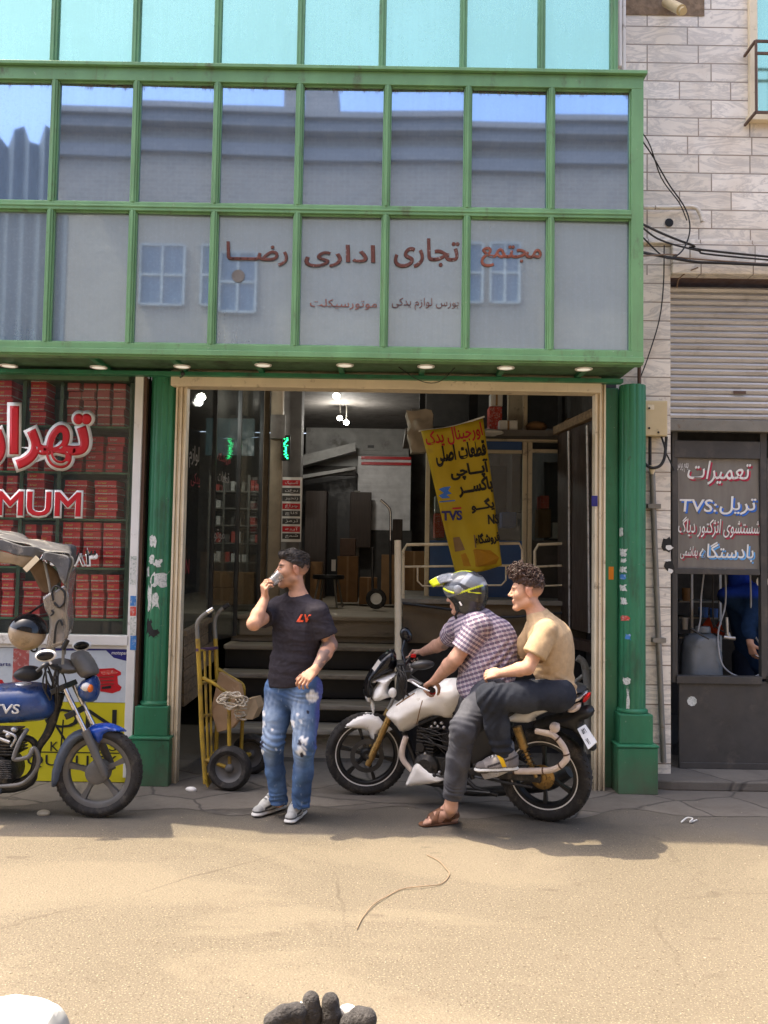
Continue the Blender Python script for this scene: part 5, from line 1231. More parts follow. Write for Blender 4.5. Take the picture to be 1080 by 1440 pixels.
q = MB(); q.tube([S(FP, 558, 984, .06), S(FP, 563, 968, .04)], .012, 8); q.build('head_stay', M['alu'], mc)
# tank and shrouds
tank = [(534, 1006), (556, 988), (581, 973), (600, 966), (617, 959), (632, 957), (648, 963), (656, 974), (654, 992), (645, 1003), (633, 1016), (615, 1011), (598, 1013), (586, 1021), (570, 1032), (560, 1034), (554, 1024), (545, 1015)]
tk = pil('fuel_tank', BP, tank, .165, 'bikewhite', off=.09, r=.16, sm=1, step=.022)
q = MB(); q.tube([S(BP, 583, 975, .155), S(BP, 570, 983, .15), S(BP, 557, 992, .135)], .004, 6); q.tube([S(BP, 594, 985, .172), S(BP, 590, 1000, .172), S(BP, 586, 1018, .15)], .0035, 6, sm=3); q.build('panel_seam', M['cardboard_dim'], tk, smooth=60)
q = MB(); q.sphere(S(BP, 607, 974, .19), (.028, .01, .022)); q.build('badge', M['red_ink'], tk, smooth=60)
pil('tank_pad', BP, [(560, 984), (578, 973), (600, 963), (598, 968), (580, 977), (563, 988)], .176, 'silver', off=.09, r=.16, sm=1, step=.02, par=tk)
# engine
q = MB()
for k in range(8): z = 1022 + k * 4.6; q.obox(S(BP, 609 - k * .6, z, .0), (BP.u, BP.w, BP.n), (.075 - .002 * k, .0055, .115))
q.obox(S(BP, 606, 1040), (BP.u, BP.w, BP.n), (.055, .085, .09))
q.build('cylinder', M['engine'], mc, bevel=.002)
q = MB(); cc = S(BP, 609, 1069, 0); q.lathe([(0, -.15), (.07, -.15), (.085, -.13), (.092, -.1), (.092, .11), (.085, .135), (.06, .15), (.055, .155), (0, .155)], cc, BP.n, 32)
q.obox(S(BP, 636, 1074), (BP.u, BP.w, BP.n), (.13, .075, .11)); cc = S(BP, 641, 1072); q.lathe([(0, .12), (.06, .12), (.07, .10), (.07, -.12), (0, -.12)], cc, BP.n, 28)
for k in range(10): a = k * .628; q.lathe([(0, .158), (.006, .158), (.006, .14)], S(BP, 609, 1069) + BP.u * .075 * math.cos(a) + BP.w * .075 * math.sin(a) - BP.n * .02, BP.n, 8)
q.build('crankcase', M['engine'], mc, smooth=40, bevel=.006)
q = MB()
for k, (px, py) in enumerate(((612, 1017), (616, 1022), (621, 1017), (624, 1023), (607, 1022), (598, 1060), (597, 1075), (603, 1086), (618, 1086))): q.sphere(S(BP, px, py, .13), .012, seg=8, ring=6)
q.build('bolts', M['alu'], mc, smooth=60)
q = MB(); q.tube([S(BP, 568, 1030, .07), S(BP, 580, 1060, .07), S(BP, 600, 1100, .08), S(BP, 660, 1100, .08)], .02, 10, sm=4); q.tube([S(BP, 590, 1018, .08), S(BP, 640, 1000, .08), S(BP, 700, 1008, .08), S(BP, 770, 985, .06)], .018, 10, sm=4); q.tube([S(BP, 640, 1005, .09), S(BP, 655, 1060, .09), S(BP, 665, 1095, .09)], .02, 10, sm=4); q.build('frame', M['black'], mc, smooth=50)
q = MB(); q.tube([S(BP, 571, 1036, .10), S(BP, 566, 1052, .11), S(BP, 566, 1066, .11), S(BP, 574, 1078, .10), S(BP, 582, 1086, .06)], [.020, .021, .021, .018, .018], 12, sm=4); q.build('exhaust_header', M['tape'], mc, smooth=60)
q = MB()
for k in range(9):
    a = S(BP, WIRE.uniform(585, 600), WIRE.uniform(1022, 1040), .10); b_ = S(BP, WIRE.uniform(630, 650), WIRE.uniform(1025, 1075), .11); q.tube([a, a.lerp(b_, .5) + V((0, -.04, WIRE.uniform(-.05, .05))), b_], .0045, 6, sm=5)
q.obox(S(BP, 632, 1040, .09), (BP.u, BP.w, BP.n), (.035, .04, .03)); q.lathe([(0, .02), (.03, .02), (.034, .0), (.03, -.02)], S(BP, 592, 1050, .11), BP.n, 16); q.tube([S(BP, 634, 1088, .16), S(BP, 622, 1092, .18), S(BP, 612, 1090, .19)], .007, 8, sm=3); q.sphere(S(BP, 611, 1090, .19), .014, seg=10, ring=8)
q.build('wiring_and_horn', M['cable'], mc, smooth=60)
pil('belly_pan', BP, [(590, 1065), (600, 1076), (622, 1092), (625, 1100), (600, 1104), (568, 1107), (572, 1095), (580, 1078)], .075, 'bikewhite', off=.12, r=.05, sm=1, step=.016, c0=.10)
q = MB(); q.tube([S(BP, 586, 1072, -.1), S(BP, 640, 1112, -.12), S(BP, 760, 1105, -.16), S(BP, 800, 1085, -.17)], [.02, .025, .045, .045], 14, sm=4); q.build('exhaust', M['steel'], mc, smooth=50)
pil('side_panel', BP, [(640, 1003), (690, 1000), (722, 1012), (712, 1040), (690, 1075), (660, 1092), (640, 1085)], .085, 'black', off=.06, r=.05, step=.025)
# tail
seat = [(648, 972), (668, 966), (700, 972), (735, 966), (775, 962), (806, 962), (825, 972), (815, 980), (785, 988), (750, 992), (724, 996), (708, 1008), (690, 1000), (655, 990)]
pil('seat', BP, seat, .125, 'seat', off=.07, r=.07, step=.02, sm=1)
tail = [(706, 1013), (714, 1006), (726, 997), (749, 991), (782, 988), (806, 980), (823, 977), (815, 988), (797, 997), (776, 1002), (746, 1014), (749, 1020), (718, 1020)]
tl_ = pil('tail_fairing', BP, tail, .12, 'bikewhite', off=.10, r=.05, step=.014, sm=1)
pil('tail_stripe', BP, [(728, 999), (750, 993), (776, 991), (757, 998), (735, 1003)], .1235, 'silver', off=.12, r=.03, step=.012, sm=1, par=tl_)
pil('grab_rail', BP, [(782, 986), (798, 976), (820, 972), (824, 976), (806, 981), (792, 987)], .13, 'black_gloss', off=.10, r=.03, step=.012, sm=1)
pil('tail_light', BP, [(819, 980), (824, 976), (829, 977), (827, 984), (822, 990), (817, 989)], .08, 'red_lens', off=.05, r=.03, step=.01, sm=1)
pil('tail_cover', BP, [(797, 997), (815, 989), (814, 999), (806, 1005), (796, 1004)], .06, 'tape', off=.1, r=.03, step=.01, sm=1, c0=.05)
pil('rear_mudguard', BP, [(745, 1016), (776, 1005), (800, 1003), (824, 991), (836, 998), (832, 1010), (816, 1016), (826, 1030), (840, 1052), (832, 1060), (816, 1040), (800, 1024), (770, 1026), (752, 1030)], .075, 'black', off=.03, r=.04, step=.016, sm=1)
pc = [P(811.5, 1025, 5.63), P(822, 1019, 5.67), P(838.5, 1044, 5.60), P(827, 1054, 5.56)]
q = MB(); q.prism(pc, (.012, .02, -.002)); pt_ = q.build('number_plate', M['white'], mc, bevel=.002)
pr_ = (pc[1] - pc[0]).normalized(); pu_ = (pc[0] - pc[3]).normalized(); pn = pr_.cross(pu_).normalized()
cen = sum(pc, V()) / 4
letters('lettering', '۵۲۱', cen + pu_ * .036 + pn * .002, .034, .034, M['ink'], pt_, right=pr_, up=pu_, bold=.02)
letters('lettering', '۷۱۱۴', cen - pu_ * .032 + pn * .002, .04, .042, M['ink'], pt_, right=pr_, up=pu_, bold=.02)
q = MB(); q.sphere(S(BP, 780, 1023, .18), (.034, .034, .034)); q.tube([S(BP, 780, 1023, .18), S(BP, 786, 1018, .05)], .012, 8); q.build('turn_signal', M['tape'], mc, smooth=60)
gp = [(753, 1028), (764, 1030), (776, 1033), (784, 1039), (791, 1048), (796, 1058), (797, 1066), (792, 1073), (785, 1079), (774, 1083), (758, 1084), (740, 1084.5), (722, 1084.5)]
q = MB(); q.tube([S(BP, x, y, .20) for x, y in gp], [.018, .02, .021, .019, .021, .019, .021, .02, .019, .019, .021, .021, .019], 12, sm=4); sg = q.build('leg_guard', M['tape'], mc, smooth=60)
q = MB()
for x, y in ((784, 1039), (796.5, 1061), (788, 1077), (764, 1083.8), (723, 1084.5)):
    i = min(range(len(gp)), key=lambda k: (gp[k][0] - x) ** 2 + (gp[k][1] - y) ** 2); i = min(max(i, 1), len(gp) - 2)
    d = (S(BP, *gp[i + 1], .20) - S(BP, *gp[i - 1], .20)).normalized() * .005; c = S(BP, x, y, .20); q.tube([c - d, c + d], .0225, 12)
q.build('tie', M['brown'], sg, smooth=40)
q = MB(); a, b_ = S(BP, 727, 1022, .14), S(BP, 737, 1052, .14); q.tube([a, b_], .03, 14); q.tube([b_, S(BP, 754, 1093, .13)], .014, 10)
for k in range(7): c = b_.lerp(S(BP, 752, 1088, .13), k / 7); q.lathe([(.014, -.005), (.028, 0), (.014, .005)], c, (S(BP, 752, 1088, .13) - b_), 14)
q.build('shock_absorber', M['gold'], mc, smooth=50)
q = MB(); q.bar(S(BP, 660, 1084, .10), rc + BP.n * .10, .035, .05, BP.w); q.bar(S(BP, 660, 1084, -.10), rc - BP.n * .10, .035, .05, BP.w); q.bar(S(BP, 665, 1078, .115), rc + BP.n * .115 + BP.w * .07, .01, .04, BP.w); q.build('swing_arm', M['engine'], mc, bevel=.005)
q = MB(); q.lathe([(0, .085), (.03, .085), (.034, .075), (.07, .075), (.082, .07), (.082, .062), (0, .062)], rc, BP.n, 26)
for k in range(6): a = k * 1.047; q.lathe([(0, .082), (.008, .082), (.009, .074)], rc + BP.u * .05 * math.cos(a) + BP.w * .05 * math.sin(a), BP.n, 8)
q.build('sprocket', M['gold'], mc, smooth=40)
q = MB(); q.tube([S(BP, 668, 1092, .12), S(BP, 715, 1101, .12), S(BP, 748, 1107, .11)], .009, 8); q.tube([S(BP, 668, 1080, .12), S(BP, 748, 1091, .11)], .008, 8); q.build('chain', M['steel'], mc)
q = MB(); q.prism([S(BP, 676, 1086, .16), S(BP, 704, 1078, .16), S(BP, 722, 1082, .15), S(BP, 700, 1092, .16), S(BP, 682, 1096, .16)], BP.n * .012); q.tube([S(BP, 699, 1087, .16), S(BP, 699, 1088, .27)], .012, 10); q.build('footpeg_bracket', M['alu'], mc, bevel=.003)
q = MB(); q.tube([S(BP, 646, 1098, .1), S(BP, 654, 1112, .17), S(BP, 690, 1115, .2)], .009, 8); q.tube([S(BP, 640, 1095, .1), S(BP, 640, 1097, .22)], .012, 8); q.tube([S(BP, 652, 1092, .12), S(BP, 668, 1108, .14), S(BP, 700, 1118, .12)], .016, 8); q.build('stand', M['black'], mc, smooth=50)

# ---- blue motorcycle with a canopy, at the left edge
TG = G(134, 1149); TP = PL(TG, (1, 0, 0), (0, 0, 1))
bm_ = thing('motorcycle', 'dusty blue motorcycle with a tan cloth canopy parked at the left edge', 'motorcycle', TG)
ab0 = TP.ab(135.5, 1089, .04)[0]
tc = TP.pt(ab0, .292, 0)
def pb2(name, poly, t, m_, par=bm_, **k): return pil(name, TP, poly, t, m_, par=par, **k)
wheel(bm_, tc, TP.n + V((-.06, 0, 0)), .292, .085, .222, 5, None, 'grey_primer', .04, ph=.1)
wheel(bm_, TP.pt(ab0 - 1.26, .30, 0), TP.n, .30, .1, .222, 5, None, 'grey_primer', .04)
T_ = lambda x, y, off=0.0: TP.at(x, y, off)
q = MB(); q.lathe([(.0, .05), (.055, .05), (.075, .04), (.08, -.03), (0, -.04)], tc, TP.n, 24); q.build('brake_drum', M['grey_primer'], bm_, smooth=40)
pb2('front_mudguard', [(122, 1023), (134, 1019), (150, 1018), (165, 1023), (178, 1031), (164, 1031), (149, 1031), (141, 1044), (136, 1049), (127, 1037), (118, 1031)], .068, 'blue_bright', off=.05, r=.05, step=.012, sm=1)
pb2('mudguard_tail', [(121, 1026), (126, 1036), (112, 1041), (101, 1051), (91, 1067), (85, 1083), (81, 1102), (70, 1112), (69, 1092), (75, 1064), (88, 1040), (104, 1028)], .072, 'blue_dusty', off=.05, r=.05, step=.012, sm=1)
for s_, dx in ((.085, 0), (-.085, 0)):
    q = MB(); a, b_ = T_(89, 964, .085), T_(121, 1030, .085); o = TP.n * (s_ - .085); q.tube([a + o, b_ + o], .0165, 12); q.build('fork_tube', M['chrome'], bm_, smooth=50)
    q = MB(); c_ = T_(146, 1087, .085); q.tube([b_ + o - (c_ - b_) * .05, c_ + o, c_ + o + (c_ - b_).normalized() * .02], [.027, .025, .02], 12); q.build('fork_leg', M['grey_primer'], bm_, smooth=50)
q = MB(); a = T_(107, 1001); q.obox(a, ((.44, 0, -.9), (0, 1, 0), (.9, 0, .44)), (.02, .12, .035)); a = T_(90, 966); q.obox(a, ((.44, 0, -.9), (0, 1, 0), (.9, 0, .44)), (.018, .12, .05)); q.build('fork_yoke', M['black'], bm_, bevel=.006)
pb2('headlamp_cowl', [(108, 985), (122, 992), (133, 985), (135, 966), (130, 950), (118, 954), (106, 962), (104, 976)], .11, 'blue', off=.08, r=.08, step=.014, sm=1)
pb2('fly_screen', [(92, 922), (103, 917), (114, 915), (125, 928), (135, 948), (127, 953), (112, 958), (102, 946)], .10, 'grey_primer', off=.08, r=.07, step=.014, sm=1)
q = MB(); q.sphere(T_(121, 966, .16), (.030, .028, .028)); q.tube([T_(121, 966, .16), T_(112, 968, .05)], .01, 8); q.build('turn_signal', M['clear_lens'], bm_, smooth=60)
q = MB(); q.sphere(T_(127, 968, .162), (.018, .026, .026)); q.build('turn_signal_lens', M['orange_lens'], bm_, smooth=60)
q = MB(); q.tube([T_(52, 944, .36), T_(66, 934, .34), T_(84, 940, .12), T_(88, 946, 0), T_(84, 940, -.12), T_(66, 934, -.34), T_(52, 944, -.36)], .012, 10, sm=5); hb2 = q.build('handlebar', M['steel'], bm_, smooth=50)
pb2('instrument_binnacle', [(66, 930), (82, 926), (98, 930), (114, 938), (112, 944), (96, 950), (80, 948), (68, 940)], .12, 'grey_primer', off=.06, r=.06, step=.014, sm=1)
for s_ in (.33, -.33):
    q = MB(); cc = T_(64.5, 922, .33) + TP.n * (s_ - .33); q.sphere(cc, (.068, .02, .038), ((.99, 0, .12), (0, 1, 0), (-.12, 0, .99))); q.tube([cc, T_(72, 934, .33) + TP.n * (s_ - .33)], .008, 8); mi = q.build('mirror', M['white_plastic'], hb2, smooth=60)
    q = MB(); q.sphere(cc - V((0, .012, 0)), (.055, .012, .029), ((.99, 0, .12), (0, 1, 0), (-.12, 0, .99))); q.build('mirror_glass', M['gloss_black_glass'], mi, smooth=60)
q = MB()
for k in range(12):
    a = T_(74 + rnd.uniform(-12, 14), 936 + rnd.uniform(-4, 8), rnd.uniform(-.05, .2)); b_ = T_(78 + rnd.uniform(-14, 10), 978 + rnd.uniform(-8, 14), rnd.uniform(-.03, .12)); q.tube([a, (a + b_) / 2 + V((rnd.uniform(-.05, .05), -.03, rnd.uniform(-.03, .03))), b_], .0055, 6, sm=5)
q.build('control_cables', M['cable'], bm_, smooth=60)
tk2 = pb2('fuel_tank', [(-62, 985), (-40, 968), (0, 963), (30, 961), (56, 963), (68, 973), (75, 994), (70, 1008), (56, 1017), (20, 1020), (-30, 1022), (-62, 1010)], .15, 'blue', off=.10, r=.13, step=.022, sm=2)
letters('lettering', 'TVS', T_(7.5, 997, .162), .185, .062, M['silver'], tk2, bold=.03, shear=.15, depth=.006)
q = MB(); q.sphere(T_(36, 962, .0), (.07, .06, .016)); q.build('filler_cap', M['silver'], tk2, smooth=60)
pb2('seat', [(-200, 975), (-120, 955), (-62, 972), (-58, 992), (-110, 996), (-205, 992)], .13, 'seat', off=.06, r=.07, step=.03)
pb2('tail_fairing', [(-230, 985), (-110, 996), (-62, 996), (-70, 1030), (-130, 1035)], .11, 'blue', off=.08, r=.06, step=.03)
q = MB()
for k in range(8): q.obox(T_(8 + k * .6, 1026 + k * 4.3), (TP.u, TP.w, TP.n), (.085, .005, .11))
q.obox(T_(8, 1042), (TP.u, TP.w, TP.n), (.06, .08, .09)); q.build('cylinder', M['engine'], bm_, bevel=.002)
q = MB(); q.lathe([(0, -.15), (.085, -.15), (.11, -.1), (.11, .11), (.10, .14), (.075, .15), (.07, .158), (0, .158)], T_(3, 1082), TP.n, 30); q.obox(T_(-40, 1080), (TP.u, TP.w, TP.n), (.18, .09, .12))
for k in range(9): q.obox(T_(4, 1070 + k * 3, .159), (TP.u, TP.w, TP.n), (.055, .002, .003))
q.build('crankcase', M['engine'], bm_, smooth=40, bevel=.005)
q = MB(); q.tube([T_(84, 975), T_(70, 1025), T_(54, 1052), T_(40, 1092), T_(-20, 1112)], [.035, .03, .024, .02, .02], 12, sm=4); q.tube([T_(80, 970, 0), T_(20, 1010, 0), T_(-80, 1000, 0), T_(-160, 985, 0)], .025, 10, sm=3); q.build('frame', M['engine'], bm_, smooth=50)
q = MB(); q.tube([T_(38, 1026, .12), T_(28, 1042, .20), T_(20, 1063, .22), T_(22, 1068, .22), T_(40, 1064, .22), T_(47, 1052, .2), T_(54, 1064, .19), T_(52, 1080, .18), T_(40, 1096, .17), T_(24, 1104, .16), T_(-10, 1106, .14)], .014, 10, sm=5); q.build('crash_bar', M['grey_primer'], bm_, smooth=60)
q = MB(); q.tube([T_(20, 1034, -.05), T_(48, 1044, -.06), T_(50, 1080, -.1), T_(20, 1108, -.12), T_(-150, 1105, -.18)], [.02, .022, .022, .03, .045], 12, sm=5); q.build('exhaust', M['steel'], bm_, smooth=50)
q = MB(); q.tube([T_(5, 1028, .12), T_(22, 1036, .13), T_(16, 1050, .13)], .01, 8, sm=4); q.tube([T_(-2, 1038, .13), T_(14, 1044, .14)], .012, 8); q.sphere(T_(12, 1034, .12), .02); q.sphere(T_(20, 1026, .1), .022); q.build('carburettor', M['alu'], bm_, smooth=60)
q = MB(); q.bar(TP.pt(ab0 - .70, .36, .1), TP.pt(ab0 - 1.26, .30, .1), .03, .04); q.bar(TP.pt(ab0 - .70, .36, -.1), TP.pt(ab0 - 1.26, .30, -.1), .03, .04); q.tube([TP.pt(ab0 - 1.0, .70, .12), TP.pt(ab0 - 1.22, .33, .12)], .028, 10); q.tube([TP.pt(ab0 - .55, .3, .1), TP.pt(ab0 - .62, .0, .25)], .012, 8); q.build('swing_arm', M['black'], bm_)
q = lump(T_(38, 947, .1), (.085, .09, .05), M['seat'], 'black_bag', 'crumpled black bag lying over the blue fuel tank under the mirror', 'bag', 21, .35)
# canopy: cloth roof on hoops, hanging side flap, scratched clear front sheet
yn, yf = 5.66, 6.28
top = [(-150, 742), (-60, 748), (0, 759), (31, 766), (60, 772.5), (80, 778), (96, 781), (100, 790), (100, 802), (97, 814), (94, 835), (94, 860), (93, 900)]
inn = [(-150, 775), (-60, 780), (0, 791), (19, 795), (34, 801), (43, 812), (50, 824), (57, 831), (61, 837), (64, 850), (65, 870), (66, 912)]
def strip(pa, pb, ya, yb, nsub=8, wob=.0, seed=0):
    q = MB(); v = []; n = len(pa)
    for j in range(nsub + 1):
        t = j / nsub
        for i in range(n):
            p = V(pa[i]).lerp(V(pb[i]), t); k = wob * mnoise.noise(p * 6 + V((seed, 0, 0))); v.append(p + V((k, k * .6, k)))
    q.add(v, [(j * n + i, j * n + i + 1, (j + 1) * n + i + 1, (j + 1) * n + i) for j in range(nsub) for i in range(n - 1)]); return q
def dens(pts, k=4):
    return smooth_path([V((x, y, 0)) for x, y in pts], k)
def px3(pts, Y): return [P(p.x, p.y, Y) for p in pts]
roof_n = px3(dens(top[:9]), yn); roof_f = [p + V((-.19, yf - yn, .02)) for p in roof_n]
mid = [a.lerp(b_, .5) + V((0, 0, .05)) for a, b_ in zip(roof_n, roof_f)]
q = strip(roof_n, mid, 0, 0, 6, .035); q2 = strip(mid, roof_f, 0, 0, 6, .035); q.add(q2.v, q2.f); o = q.build('canopy_roof', M['tarp_grey'], bm_, smooth=80); o.modifiers.new('thick', 'SOLIDIFY').thickness = .006
def flap(outer, inner, Y, m_, name, wob=.02, n=14, seed=1):
    a = px3(smooth_path([V((x, y, 0)) for x, y in outer], 5), Y); b_ = px3(smooth_path([V((x, y, 0)) for x, y in inner], 5), Y)
    def res(p): 
        L = [0]; 
        for i in range(len(p) - 1): L.append(L[-1] + (p[i + 1] - p[i]).length)
        return [p[max(0, min(len(p) - 2, int(np.searchsorted(L, L[-1] * t)) - 1))].lerp(p[max(0, min(len(p) - 2, int(np.searchsorted(L, L[-1] * t)) - 1)) + 1], 0) if t == 0 else V([float(np.interp(L[-1] * t, L, [q_[c] for q_ in p])) for c in range(3)]) for t in [k / n for k in range(n + 1)]]
    q = strip(res(a), res(b_), 0, 0, 8, wob, seed); o = q.build(name, m_, bm_, smooth=80); o.modifiers.new('thick', 'SOLIDIFY').thickness = .005; return o
flap([(-150, 743), (0, 760), (31, 767), (56, 772), (62, 777)], [(-150, 757), (0, 774), (26, 780), (44, 784), (52, 786)], yn - .004, M['tarp_grey'], 'canopy_valance')
flap([(-150, 757), (0, 775), (26, 780), (44, 784), (54, 786)], [(-150, 776), (0, 792), (19, 796), (30, 800), (35, 803)], yn - .001, M['tarp'], 'canopy_border', .03)
flap([(56, 786), (70, 792), (80, 803), (86, 815), (80, 822)], [(36, 803), (42, 812), (50, 824), (58, 832), (66, 834)], yn + .12, mat('brown_canopy_lining', (.12, .075, .04), .8, var=.3), 'canopy_lining', .03)
flap([(62, 776), (80, 780), (96, 783), (100, 795), (98, 812)], [(60, 786), (70, 790), (82, 800), (88, 812), (92, 822)], yn - .002, M['tarp_grey'], 'canopy_corner', .025, seed=7)
q = MB(); a, b_ = P(53, 784, yn - .015), P(35, 802, yn - .015); q.bar(a, b_, .035, .006, (0, 1, 0)); q.build('canopy_strap', M['cream'], bm_)
mp = mk_clear('scratched_clear_plastic', (.62, .52, .44), .12, .34)
o = flap([(92, 822), (95, 840), (94, 870), (93, 905)], [(62, 838), (64, 860), (65, 880), (66, 914)], yn + .01, mp, 'side_sheet', .03)
fr_n = px3(dens(top[8:], 4), yn); fr_f = [p + V((-.17, yf - yn, .02)) for p in fr_n]; q = strip(fr_n, fr_f, 0, 0, 8, .02); o = q.build('front_sheet', mp, bm_, smooth=80); o.modifiers.new('thick', 'SOLIDIFY').thickness = .004
q = MB()
for Y, dx in ((yn + .03, 0), (yf - .03, -.19)):
    q.tube([P(x, y + 2, yn) + V((dx, Y - yn, 0)) for x, y in top[1:8]] + [P(92, 815, yn) + V((dx, Y - yn, 0)), P(89, 850, yn) + V((dx, Y - yn, 0)), P(86, 935, yn) + V((dx, Y - yn, 0))], .010, 8, sm=3); q.tube([P(x, y, yn) + V((dx, Y - yn, 0)) for x, y in ((60, 790), (68, 830), (69, 870), (70, 935))], .009, 8, sm=3)
q.tube([P(92, 812, yn), P(92, 812, yn) + V((-.19, yf - yn, 0))], .009, 8); q.tube([P(10, 763, yn), P(10, 763, yn) + V((-.19, yf - yn, 0))], .009, 8); q.build('canopy_hoop', M['steel_grey'], bm_, smooth=60)
q = MB(); q.tube([P(75, 845, yn), P(73, 832, yn), P(79, 824, yn), P(90, 832, yn), P(91, 845, yn), P(84, 854, yn), P(76, 848, yn)], .007, 8, sm=4); q.tube([P(72, 858, yn), P(75, 862, yn), P(71, 866, yn)], .006, 8, sm=3); q.tube([P(76, 905, yn), P(79, 880, yn), P(84, 872, yn), P(88, 880, yn)], .007, 8, sm=4); q.tube([P(88, 913, yn), P(95, 900, yn)], .016, 8); q.build('tie_strap', M['black'], bm_, smooth=60)
# helmet hung on the handlebar
he = thing('helmet', 'dusty tan helmet with black visor hanging from the blue motorcycle', 'helmet', P(38, 912, 5.72))
hc = P(39, 889, 5.72)
q = MB(); q.sphere(hc, (.115, .125, .115), seg=28, ring=20); o = q.build('shell', M['helmet_tan'], he, smooth=80)
q = MB(); v = []
for j in range(11):
    for i in range(25):
        th = math.radians(2 + 78 * j / 10); a = 2 * math.pi * i / 24; d = V((math.sin(th) * math.cos(a), math.sin(th) * math.sin(a), math.cos(th))); d.rotate(Matrix.Rotation(math.radians(14), 3, 'Y')); v.append(hc + V((d.x * .121, d.y * .130, d.z * .121)))
q.add(v, [(j * 25 + i, (j + 1) * 25 + i, (j + 1) * 25 + i + 1, j * 25 + i + 1) for j in range(10) for i in range(24)]); q.build('visor', M['gloss_black_glass'], he, smooth=80)
q = MB(); q.tube([P(30, 866, 5.7), P(42, 862, 5.75), P(52, 855, 5.8), P(66, 846, 5.8)], .007, 8, sm=4); q.tube([P(40, 909, 5.72), P(46, 916, 5.74), P(52, 914, 5.76), P(50, 905, 5.74)], .006, 8, sm=4); q.build('strap', M['black'], he, smooth=60)

# ---- yellow hand truck by the entrance
NT = V((-.14, -.99, 0)).normalized()
tr = thing('hand_truck', 'yellow two wheeled hand truck with chipped paint parked beside the steps', 'hand truck', G(323, 1112))
Yn, Yf2 = 6.60, 7.06
q = MB(); q.tube([P(278, 898, Yn), P(281, 957, Yn), P(284, 1034, Yn), P(289, 1102, Yn)], .017, 10); q.tube([P(303, 898, Yf2), P(304.5, 937, Yf2), P(306.5, 976, Yf2), P(304, 1054, Yf2), P(303, 1074, Yf2)], .017, 10)
for t in (.0, .33, .66):
    y = 915 + t * 140; q.tube([P(279 + t * 5, y, Yn), P(303.6 + t * 2, y - 4, Yf2)], .012, 8)
for f in (.33, .62): q.tube([P(279, 914, Yn).lerp(P(304, 911, Yf2), f), P(287, 1072, Yn).lerp(P(303.5, 1062, Yf2), f)], .010, 8)
fr_ = q.build('frame', M['yellow_truck'], tr, smooth=50)
for pts in ([(300, 856, Yn), (292, 861, Yn), (284, 867, Yn), (277.5, 877, Yn), (278, 898, Yn)], [(322, 850, Yf2), (314, 855, Yf2), (307.5, 861, Yf2), (302, 873, Yf2), (303, 898, Yf2)]):
    q = MB(); q.tube([P(*p) for p in pts], .016, 10, sm=4); h_ = q.build('handle', M['steel_grey'], tr, smooth=60)
    q = MB(); q.tube([P(*pts[0]), P(*pts[1])], .0185, 10); q.build('handle_grip', M['chrome'] if pts[0][0] < 310 else M['rubber'], h_, smooth=60)
q = MB(); q.bar(P(277, 914, Yn - .02), P(305, 911, Yf2 - .02), .02, .02); q.build('strap', mat('purple_strap', (.10, .05, .10), .8), tr)
q = MB(); q.tube([P(284, 953, Yn), P(300, 961, Yn + .02), P(320, 975, Yn + .04)], .013, 10, sm=3); q.tube([P(307, 941, Yf2), P(322, 951, Yf2), P(339, 961, Yf2), P(343, 968, Yf2)], .015, 10, sm=3)
q.tube([P(321, 972, Yn + .02), P(322, 1000, Yn + .0), P(323, 1080, Yn)], .015, 10); q.tube([P(343, 968, Yf2), P(341, 1010, Yf2), P(339, 1062, Yf2)], .015, 10); q.tube([P(289, 1075, Yn), P(304, 1056, Yf2)], .014, 8); q.tube([P(323, 1080, Yn + .02), P(352, 1060, Yf2 + .05)], .016, 10); q.tube([P(287, 1068, Yn), P(323, 1080, Yn)], .014, 8); q.tube([P(303, 1058, Yf2), P(352, 1061, Yf2)], .014, 8)
q.build('wheel_carrier', M['yellow_truck'], tr, smooth=50)
q = MB(); q.prism([P(286, 1096, Yn - .03), P(291, 1107, Yn - .03), P(306, 1085, Yf2), P(303, 1070, Yf2)], (.01, -.01, 0)); q.build('toe_plate', M['yellow_truck'], tr)
for c, R in ((P(323, 1080, 6.60), .163), (P(353, 1060, 7.12), .158)):
    q = MB(); pf = [(.10, -.035), (.115, -.045), (R - .03, -.05), (R - .01, -.038), (R, -.01), (R, .01), (R - .01, .038), (R - .03, .05), (.115, .045), (.10, .035)]
    q.lathe(pf, c, NT, 40); w_ = q.build('wheel', M['rubber'], tr, smooth=40)
    q = MB(); q.lathe([(0, .03), (.018, .03), (.03, .02), (.034, .005), (.06, .002), (.085, .012), (.1, .03), (.1, -.03), (.0, -.03)], c, NT, 30); q.build('rim', M['grey_primer'], w_, smooth=40)
    q = MB(); q.lathe([(.106, .0345), (.113, .042)], c, NT, 40); q.build('rim_ring', M['paper'], w_)
q = MB(); q.prism([P(308, 945, 6.95), P(336, 962, 6.98), P(344, 1000, 6.9), P(326, 1024, 6.85), P(306, 1030, 6.85), P(296, 1000, 6.9)], (.02, .03, 0)); o = T(q.build('cardboard_sheet', M['cardboard'], None, bevel=.004), 'torn brown cardboard sheet stuffed into the yellow hand truck', 'cardboard')
q = MB(); q.prism([P(344, 984, 6.85), P(358, 981, 6.95), P(363, 995, 6.95), P(355, 1012, 6.9), P(344, 1012, 6.85)], (.03, .14, 0)); o = T(q.build('cardboard_offcut', mat('pale_cardboard', (.45, .31, .17), .85), None, bevel=.004), 'pale cardboard offcut hanging on the front of the hand truck', 'cardboard')
q = MB(); pts = []; c = P(326, 985, 6.52)
for k in range(90): a = k * .75; pts.append(c + V((math.cos(a) * (.07 + .03 * math.sin(k * .9)) + .02 * math.sin(k * 1.7), -.03 * math.sin(k * 1.3), math.sin(a * 1.0) * (.038 + .015 * math.cos(k * 1.1)) + .012 * math.sin(k * 2.3))))
